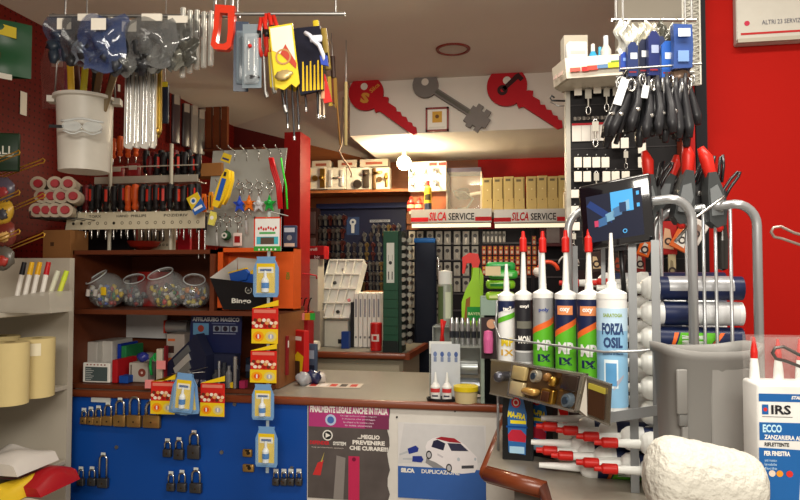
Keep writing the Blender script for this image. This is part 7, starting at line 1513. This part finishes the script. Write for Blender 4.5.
bot('blue_bottle', 'second sky blue bottle beside the white bottle on the tray shelf', 600, 1.76, .011, .11, '#4ab0d8', '#4ab0d8')
bot('white_bottle', 'tall white bottle in the middle of the tray shelf', 606, 1.74, .016, .14, '#d8d4c8', '#d8e0e8', '#c8b890')
for i, (px, d_) in enumerate(((614, 1.70), (620, 1.68), (625, 1.72), (612, 1.78))):
    b = MB(); b.blob((0, 0, .022), .02, .016, .022, mt('#c4bca8', .4), .2, 9, 6, i); b.t('pale_bundle', 'pale crumpled bundle at the right of the tray shelf, %s' % ('front left', 'front right', 'rearmost right', 'rear left')[i], 'bundle', ts(px, d_), group='pale bundles on the tray shelf')
# ---------------------------------------------------------------- white wire mesh panel
x, z, ww, hh = fr(683, -5, 700, 85, 1.98)
t = T('wire_mesh_panel', 'white wire mesh panel beside the black trim at the top right', 'panel', (x, 1.98, z)); b = MB(); Wm = mt('#b9b8ae', .4)
b.box(-ww/2, ww/2, .006, .010, 0, hh, mt('#a5a298', .6)); b.o('backing', t)
b = MB()
for k in range(16): b.tube([(-ww/2, 0, hh * k / 16), (ww/2, 0, hh * (k + 1) / 16)], .0015, Wm, 5); b.tube([(ww/2, 0, hh * k / 16), (-ww/2, 0, hh * (k + 1) / 16)], .0015, Wm, 5)
for s_ in (-1, 1): b.cyl((s_ * ww/2, 0, 0), (s_ * ww/2, 0, hh), .003, Wm)
b.o('mesh', t)
# ---------------------------------------------------------------- hanging blue packs and black straps
RD = 1.50
a0, a1 = at(616, 77, RD + .02), at(694, 72, RD)
b = MB(); v = a1 - a0; b.cyl((0, 0, 0), v, .0025, STEEL); b.cyl((0, -.06, 0), v + Vector((0, -.06, 0)), .0025, STEEL)
for k in (.1, .9): b.cyl(v * k, v * k + Vector((0, 0, Hc - a0.z - v.z * k)), .0025, STEEL); b.cyl(v * k, v * k + Vector((0, -.06, 0)), .003, STEEL)
b.t('hanging_rail', 'chrome double rail on thin rods carrying the blue packs and black straps', 'rail', a0)
def up_rail(px0, px1, py, d_, lb):
    a0, a1 = at(px0, py, d_), at(px1, py, d_); v = a1 - a0; b = MB(); b.cyl((0, 0, 0), v, .004, CHROME)
    for k in (.05, .95): b.cyl(v * k, v * k + Vector((0, 0, Hc - a0.z - v.z * k)), .003, STEEL)
    b.t('hanging_rail', lb, 'rail', a0)
up_rail(612, 696, 20, 1.53, 'upper chrome rail holding the clear packs above the blue ones')
PK = [(624, 62, 8, 18, '#2a48a0', 'small bright blue pack at the left end of the blue packs', '#7a98d0'), (632, 60, 10, 34, '#1c2c58', 'navy tool handle pack, second from the left above the straps', '#c8ccd0'), (643, 58, 10, 36, '#1c2238', 'black-blue tool handle pack with a white label above the straps', '#c8ccd0'), (653, 54, 11, 44, '#182458', 'deep navy pack with a pointed top in the middle of the blue packs', '#8a94b0'), (660, 56, 9, 38, '#222c4c', 'dark slate pack right of the pointed navy one', '#b0b8c8'), (667, 60, 13, 36, '#2c5cb0', 'bright blue and white blister among the dark packs', '#c8d4e8')]
for i, (px, py, wp, hp, c_, lb, c2) in enumerate(PK):
    t = T('blue_pack', lb, 'pack', at(px, py, RD - .02 * (i % 2)), R(10), 'blue packs above the black straps'); w_, h_ = wp * RD / 640, hp * RD / 640
    b = MB(); b.prism([(-w_/2, -h_/2), (w_/2, -h_/2), (w_/2, h_*.38), (w_*.2, h_/2), (-w_*.2, h_/2), (-w_/2, h_*.38)], -.007, .007, mt(c_, .3), smooth=False); b.o('pack', t)
    b = MB(); b.rect(-w_*.25, w_*.4, .0, h_*.18, mt(c2), -.0076); b.rect(-w_*.4, w_*.3, -h_*.4, -h_*.36, mt('#8a3038'), -.0076); b.o('label', t)
t = T('blue_bag', 'blue printed clear bag hanging highest at the right of the blue packs', 'bag', at(681, 26, RD - .05), R(8)); b, f = crumple(.045, .105, .014, mt('#3a68b8', .12, coat=1), None, 61); b = MB(); b.prism([(-.022, -.1), (.02, -.098), (.023, -.05), (.021, .0), (-.021, .002), (-.019, -.05)], -.009, .009, mt('#27427c', .3)); b.o('bag', t)
b = MB(); b.box(-.013, .013, -.018, -.016, -.03, -.012, mt('#d8e0ec')); b.box(-.012, .012, -.012, -.010, -.085, -.06, mt('#6a88b8')); b.o('print', t)
b = MB(); b.blob((0, 0, 0), .022, .014, .026, mt('#6a5444', .3, .3), .25, seed=7); b.tube([(0, 0, .02), (0, 0, .05)], .003, STEEL, 5); b.t('brown_pouch', 'brown metal piece in a clear pouch under the blue printed bag', 'pouch', at(679, 76, RD - .04))
for i, (px, py, c_) in enumerate(((622, 32, '#b8b8b0'), (630, 34, '#c8c4b4'), (638, 36, '#aaa898'), (646, 33, '#b8b4a0'), (655, 35, '#7a786c'), (663, 32, '#44443c'), (671, 36, '#5a584c'))):
    b, f = crumple(.03, .075, .009, mt(c_, .15, .2, al=.75), None, 70 + i); b.cyl((0, 0, -.005), (0, 0, -.06), .004, mt('#8a887c', .3, .7)); b.t('clear_pack', 'narrow clear hardware pack above the blue packs, %s from the left' % nth(i), 'pack', at(px, py - 10, RD + .01), group='narrow clear packs above the blue ones')
def strap_mk(v):
    def f():
        rd = random.Random(v); t = T('black_strap', '', 'strap'); L = .13; b = MB(); b.tube([(0, 0, .012), (.002, 0, -.02), (-.004, -.004, -L * .5), (-.012, 0, -L * .8), (-.014, 0, -L)], .006, mt('#262629', .35), 8, rs=[.003, .006, .008, .010, .006]); b.tube([(.004, .006, 0), (.008, .006, -L * .4), (.004, .006, -L * .9)], .005, mt('#222226', .3), 8); b.o('strap', t)
        b = MB(); b.tube([(.009 * math.cos(a), -.008, -.01 + .014 * math.sin(a)) for a in [2 * math.pi * k / 10 for k in range(10)]], .0022, CHROME if v else STEEL, 5, closed=True); b.ball((-.008, -.008, -L * .62), .006, CHROME, 8); b.o('buckle', t); return t
    return f
n_ = 0
for j, (yy, dd) in enumerate(((80, RD - .06), (78, RD), (86, RD - .03))):
    for i in range(8 if j < 2 else 7):
        px = 621 + i * 9.2 + 3 * j
        if px > 690: continue
        q = at(px, yy + 3 * math.sin(i * 2.3 + j), dd)
        rep(('strap', (i + j) % 2), strap_mk((i + j) % 2), q, 'black strap with a metal buckle, %s from the left in the %s rank' % (nth(i), ('front', 'rear', 'middle')[j]), rot=(0, R(6 * math.sin(i * 1.7 + j) + (8 if px < 650 else 0)), R(20 * i)), group='black straps hanging from the chrome rail', scale=(1.15, 1.15, 1.0 + .1 * math.sin(i * 3.1 + j)))
b = MB(); b.box(-.009, .009, -.003, .003, -.03, .03, mt('#c8ccd0', .3)); b.t('white_strap_tag', 'white label hanging among the black straps at their left', 'tag', at(621, 92, RD - .075), rot=(0, R(18), 0))
b = MB(); b.box(-.007, .007, -.003, .003, -.014, .014, mt('#c8ccd0', .3)); b.t('white_strap_tag', 'small white label between the black straps near their middle', 'tag', at(645, 92, RD - .075), rot=(0, R(10), 0))
# ---------------------------------------------------------------- spring clamps on the tube frame
def clamp_mk(tip='#c8281e'):
    def f():
        t = T('spring_clamp', '', 'clamp'); b = MB()
        b.prism([(-.016, -.07), (-.004, -.082), (.012, -.078), (.018, -.05), (.013, -.01), (.006, .018), (-.008, .018), (-.014, -.02)], -.014, .014, mt('#3a3d3e', .4), smooth=False); b.prism([(-.012, -.06), (.008, -.06), (.012, -.03), (.004, -.005), (-.010, -.012)], -.016, -.0135, mt('#6a6e70', .4)); b.o('body', t)
        b = MB(); b.tube([(.002, 0, -.004), (-.001, -.002, .02), (-.005, -.004, .045), (-.013, -.004, .066)], .01, mt(tip, .35), 12, rs=[.008, .0105, .012, .006]); b.o('red_tip', t)
        b = MB(); b.tube([(.012, .004, -.01), (.02, .006, .02), (.026, .008, .045), (.031, .008, .05), (.030, .008, .03), (.022, .006, .0)], .003, mt('#17171a', .3), 6); b.ball((.004, -.014, -.05), .006, STEEL, 8); b.ball((.002, -.006, -.082), .008, RED, 8); b.o('lever', t); return t
    return f
CL = [(648, 184, 1.49, 4, 1.15, 'leftmost red-tipped black clamp, partly behind the tablet'), (668, 182, 1.55, 28, 1.0, 'red-tipped clamp with a grey body leaning right, second from the left'), (686, 181, 1.47, 10, 1.25, 'red-tipped clamp, tallest of the middle pair'), (711, 183, 1.45, -6, 1.25, 'red-tipped clamp nearest the red wall')]
for px, py, d_, tl, s_, lb in CL:
    o = rep('clamp', clamp_mk(), at(px, py, d_), lb, rot=(0, R(tl), R(8)), group='red-tipped spring clamps', scale=s_)
def lever_mk():
    t = T('clip_lever', '', 'clip'); b = MB(); b.tube([(0, 0, -.06), (.0, 0, -.01), (.012, 0, .03), (.022, 0, .05), (.028, 0, .052), (.027, 0, .04), (.016, 0, .01), (.008, 0, -.03)], .0038, mt('#17171a', .3), 8); b.o('loop', t)
    b = MB(); b.prism([(-.016, -.08), (.012, -.08), (.016, -.03), (.006, .0), (-.01, -.01)], -.010, .010, mt('#131315', .4)); b.ball((-.002, -.011, -.03), .006, STEEL, 8); b.o('body', t); return t
for px, py, d_, tl, s_, lb in ((656, 182, 1.52, 12, 1.0, 'black wire-looped clip between the two left clamps'), (699, 180, 1.50, 4, 1.1, 'black clip behind the gap between the two right clamps'), (722, 190, 1.46, 16, .95, 'small black clip with a tilted loop right of the last clamp')):
    rep('lever', lever_mk, at(px, py, d_), lb, rot=(0, R(tl), 0), group='black looped clips', scale=s_) if False else rep('cliplever', lever_mk, at(px, py, d_), lb, rot=(0, R(tl), 0), group='black looped clips', scale=s_)
b = MB(); b.tube([(0, 0, 0), (.03, -.01, .04), (.075, -.02, .075)], .0028, CHROME, 6); b.t('wire_rod', 'bare wire rod rising to the right over the tube frame', 'wire', at(675, 242, 1.44)).scale = (1.3,) * 3
# cards and packs behind the frame
for i, (px, py, w_, h_, c_, c2, tl, lb) in enumerate(((683, 238, .05, .075, '#c8602a', '#d8d4cc', 28, 'orange and white triangular card tilted behind the tube frame'), (697, 232, .045, .07, '#c9c4be', '#8a7468', 30, 'white card with a dark figure tilted behind the tube frame'), (668, 238, .05, .10, '#9c1a18', '#c8a080', 0, 'dark red pack with a pale print behind the left of the tube frame'), (645, 248, .035, .05, '#c8581c', '#b8b0a8', 20, 'small orange card just right of the tablet'), (672, 268, .022, .08, '#a89a7a', '#7c7058', 0, 'cream narrow box behind the tube frame'), (640, 262, .03, .06, '#8a2018', '#c8c0b0', 0, 'red narrow pack below the tablet'), (618, 264, .04, .06, '#2c2624', '#8a3a28', 12, 'dark pack with a red stripe under the tablet'), (596, 262, .035, .06, '#3a2c28', '#c8b08a', -10, 'brown pack hanging under the left half of the tablet'))):
    b = MB(); b.box(-w_/2, w_/2, -.003, .003, -h_/2, h_/2, mt(c_, .35), .002, seg=1); b.flat([(-w_*.35, -h_*.3), (w_*.3, -h_*.35), (w_*.1, h_*.25), (-w_*.2, h_*.3)], mt(c2), -.004); b.ring(0, -h_*.1, .006, .011, mt('#3a3030'), -.0046); b.cyl((0, .003, h_*.4), (0, 2.06 - at(px, py, 1.86 + .02 * (i % 3)).y, h_*.4), .0015, STEEL, n=5); b.t('hanging_card', lb, 'card', at(px, py, 1.86 + .02 * (i % 3)), rot=(0, R(tl), 0))
t = T('red_goggles', 'red and orange goggles frame hanging left under the tablet', 'goggles', at(548, 272, 1.9)); b = MB(); b.tube([(.03 * math.cos(a) - .0, 0, .03 * math.sin(a)) for a in [R(10 + 20 * k) for k in range(9)]], .006, mt('#c8401c', .35), 8); b.tube([(.06 + .03 * math.cos(a), 0, .02 + .03 * math.sin(a)) for a in [R(10 + 20 * k) for k in range(9)]], .0025, mt('#b8b0a8', .35), 6); b.ball((-.03, 0, .0), .014, mt('#d8d0c8'), 10); b.cyl((.09, 0, .02), (.09, 2.12 - t.location.y, .02), .002, STEEL, n=5); b.o('frame', t)
# dark glass bottle right of the last clamp rod
b = MB(); b.lathe([(0, -.09), (.012, -.085), (.014, -.02), (.009, .03), (.004, .06), (0, .06)], mt('#33312f', .2, .3), 12); b.t('dark_tool', 'dark narrow tool hanging between the rods near the red wall', 'tool', at(722, 232, 1.48))
# ---------------------------------------------------------------- sign on the red wall
x, z, ww, hh = fr(736, -12, 845, 41, YR - .03)
t = T('wall_sign', 'white framed sign with grey lettering high on the red wall', 'sign', (x, YR - .031, z)); b = MB(); b.box(-ww/2, ww/2, 0, .03, 0, hh, mt('#b5b2a8', .4), .003, seg=1); b.o('panel', t)
b = MB(); b.rect(-ww*.46, ww*.46, hh*.16, hh*.2, mt('#a82a2a'), -.001); b.disc(-ww*.4, hh*.38, .008, mt('#b03048'), -.001); b.text('ALTRI 23 SERVIZI E RIPARAZIONI', .03, hh*.38, ww*.72, .014, mt('#5a5a64'), -.001); b.box(-ww*.5, ww*.5, -.012, 0, 0, .012, mt('#a39e90')); b.o('lettering', t)
# ---------------------------------------------------------------- wire hooks from the right
def rhook(px, py, d_, lb, m, sc_=1.0):
    q = at(px, py, d_); b = MB(); b.tube([Vector((.12, .0, -.03)) * sc_, Vector((.03, 0, -.002)) * sc_, Vector((.008, 0, .010)) * sc_, Vector((-.004, 0, .008)) * sc_, Vector((-.008, 0, 0)) * sc_, Vector((-.003, 0, -.009)) * sc_, Vector((.01, 0, -.012)) * sc_, Vector((.12, 0, -.055)) * sc_], .0026 * sc_, m, 8); return b.t('wire_hook', lb, 'hook', q)
rhook(776, 232, 1.15, 'steel loop-ended hook reaching in before the red wall', mt('#9a8c84', .35, .6))
rhook(778, 353, 1.0, 'dark steel loop-ended hook in the clear bag above the white carton', mt('#5c5856', .35, .6))
# ---------------------------------------------------------------- grey bin
q = at(705, 345, 1.2); zt_ = q.z
t = T('grey_bin', 'tall grey plastic bin with a rolled rim before the cartridge rack', 'bin', (q.x, q.y, 1.001), R(14)); GB = mt('#7d7c79', .45, nz=.08, sc=8); H = zt_ - 1.001
b = MB(); N = 40
def sq(r_, z_, e=.62):
    o_ = []
    for k in range(N):
        a = 2 * math.pi * k / N; c_, s_ = math.cos(a), math.sin(a); o_.append((r_ * math.copysign(abs(c_) ** e, c_), r_ * .62 * math.copysign(abs(s_) ** e, s_), z_ + .006 * math.cos(2 * a) * (z_ / H)))
    return o_
lv = [(0.072, 0), (.082, H * .5), (.090, H - .02), (.096, H - .016), (.097, H), (.088, H), (.086, H - .02), (.066, .01)]
vs = []; 
for r_, z_ in lv: vs += sq(r_, z_)
b.add(vs, [(j * N + k, j * N + (k + 1) % N, (j + 1) * N + (k + 1) % N, (j + 1) * N + k) for j in range(len(lv) - 1) for k in range(N)] + [tuple(range(N))[::-1], tuple(range((len(lv) - 1) * N, len(lv) * N))], GB, True); b.o('tub', t)
b = MB(); b.box(-.074, -.062, -.0535, -.045, H * .1, H * .62, GB, .003); b.box(-.080, -.064, -.0555, -.046, H * .62, H * .68, mt('#6c6c6a', .45), .003); b.box(-.084, -.064, -.0565, -.05, H * .68, H * .9, GB, .003); b.o('side_rib', t)
b = MB(); b.box(-.02, .055, -.0553, -.050, H * .05, H * .9, mt('#8a8986', .4), .002, seg=1); b.o('front_panel', t)
# white wrapped roll in front
q = at(697, 474, .93)
b = MB(); FW = mt('#c2c0b6', .6, bump=.6, sc=90); rd = random.Random(8); N = 28; Mx = 26; r0 = .056; vs = []
for i in range(Mx + 1):
    u_ = i / Mx; xx = (u_ - .5) * .168; rr_ = r0 * (1 - abs(2 * u_ - 1) ** 7) ** .5 * (1 - .1 * u_)
    for k in range(N): a = 2 * math.pi * k / N; n_ = 1 + rd.uniform(-.025, .025); vs.append((xx, rr_ * .95 * math.cos(a) * n_, r0 + (rr_ * math.sin(a)) * n_))
b.add(vs, [(i * N + k, i * N + (k + 1) % N, (i + 1) * N + (k + 1) % N, (i + 1) * N + k) for i in range(Mx) for k in range(N)], FW, True)
b.t('padded_roll', 'white bubble-wrapped roll lying in front of the grey bin', 'roll', (q.x - .0, q.y, at(690, 441, .93).z - 2 * r0), rot=(0, R(10), R(6)))
zroll = at(690, 441, .93).z - 2 * r0
b = MB(); b.box(-.08, .08, -.05, .05, 0, zroll - 1.006, mt('#8a6a44', .7), .003, seg=1); b.t('cardboard_box', 'cardboard box under the white bubble-wrapped roll', 'box', (q.x, q.y, 1.001), R(6))
# white and blue carton
xa = at(753, 390, 1.0); zt_ = at(780, 384, 1.0).z; H = zt_ - 1.001; W_ = .13
t = T('window_screen_carton', 'white and blue carton with printed lettering at the right front', 'box', (xa.x + W_/2 + .008, xa.y + .01, 1.001), R(3))
b = MB(); b.box(-W_/2, W_/2, 0, .06, 0, H, mt('#d2d2cf', .35), .005, seg=2); b.o('carton', t)
b = MB(); pu = 1 / 640; y_ = -.001; BL = mt('#1c5c9e', .35)
def zz(py): return H - (py - 384) * pu * .985
def xx_(px): return -W_/2 + (px - 753) * pu * 1.02
b.rect(-W_/2 + .002, W_/2 - .002, zz(402), zz(394), BL, y_); b.text('STANDARD', xx_(795), zz(397.5), .034, .0055, WHITE, y_ - .0006, shear=.2, bold=.04)
b.rect(xx_(757), xx_(763), zz(415), zz(405), BL, y_); b.disc(xx_(760), zz(410), .003, mt('#c8342c'), y_ - .0006); b.text('IRS', xx_(774.5), zz(410), .029, .0145, mt('#26262a'), y_ - .0006, bold=.03); b.rect(xx_(757), xx_(785), zz(417.6), zz(417), mt('#5a5a5a'), y_)
b.rect(-W_/2 + .002, W_/2 - .002, zz(441), zz(423), BL, y_); b.text('ECCO', xx_(766), zz(429), .028, .0125, mt('#b8dcec'), y_ - .0006, bold=.04); b.text('ZANZARIERA ADESIVA', xx_(782), zz(438), .075, .007, WHITE, y_ - .0006, bold=.03, rot=R(-1))
b.text('RIFLETTENTE', xx_(770), zz(445), .036, .006, mt('#26262a'), y_ - .0006, bold=.03); b.flat([(xx_(753.5), zz(520)), (xx_(788), zz(520)), (xx_(793), zz(450)), (xx_(753.5), zz(448.5))], BL, y_); b.text('PER FINESTRA', xx_(770), zz(454), .038, .0075, WHITE, y_ - .0006, bold=.04)
for k in range(3): b.text(('anti insetto lavabile', 'taglio facile', 'fissaggio'), 0, 0, 0, 0, WHITE) if False else b.text(('anti insetto', 'lavabile', 'facile')[k], xx_(764), zz(461 + 4 * k), .018, .004, mt('#a8c4dc'), y_ - .0006)
for k, (px, c_) in enumerate(((757, '#c8342c'), (765, '#d8c8b8'), (772, '#d8902c'), (781, '#c8342c'))): b.disc(xx_(px), zz(474), .005, mt(c_), y_ - .001)
b.o('print', t)
# clear bag with red-capped nozzles above the carton
q = at(784, 356, 1.05)
t = T('clear_bag', 'clear plastic bag hanging above the white and blue carton', 'bag', q); b = MB(); b.sheet(lambda u_, v_: ((u_ - .5) * .11, -.012 + .006 * math.sin(7 * u_ + 3 * v_), (v_ - .62) * .085), 8, 6, mt('#d8d4d0', .1, al=.16, coat=1)); b.sheet(lambda u_, v_: ((.5 - u_) * .11, .024, (v_ - .62) * .085), 8, 2, mt('#d8d4d0', .1, al=.16)); b.o('film', t)
for i, (px, py, lb) in enumerate(((754, 352, 'red-capped nozzle at the left in the clear bag over the carton'), (778, 354, 'red-capped nozzle in the middle of the clear bag over the carton'), (800, 354, 'red-capped nozzle at the photo edge in the clear bag'))):
    t = T('spare_nozzle', lb, 'nozzle', at(px, py, 1.05), group='spare nozzles in the clear bag'); t.scale = (.7, .7, .8); b = MB(); b.lathe([(.012, -.06), (.010, -.03), (.006, .0)], NOZ, 12); b.o('cone', t); b = MB(); b.lathe([(.0075, -.018), (.008, .0), (.006, .014), (.003, .03), (0, .031)], RED, 12); b.o('cap', t)
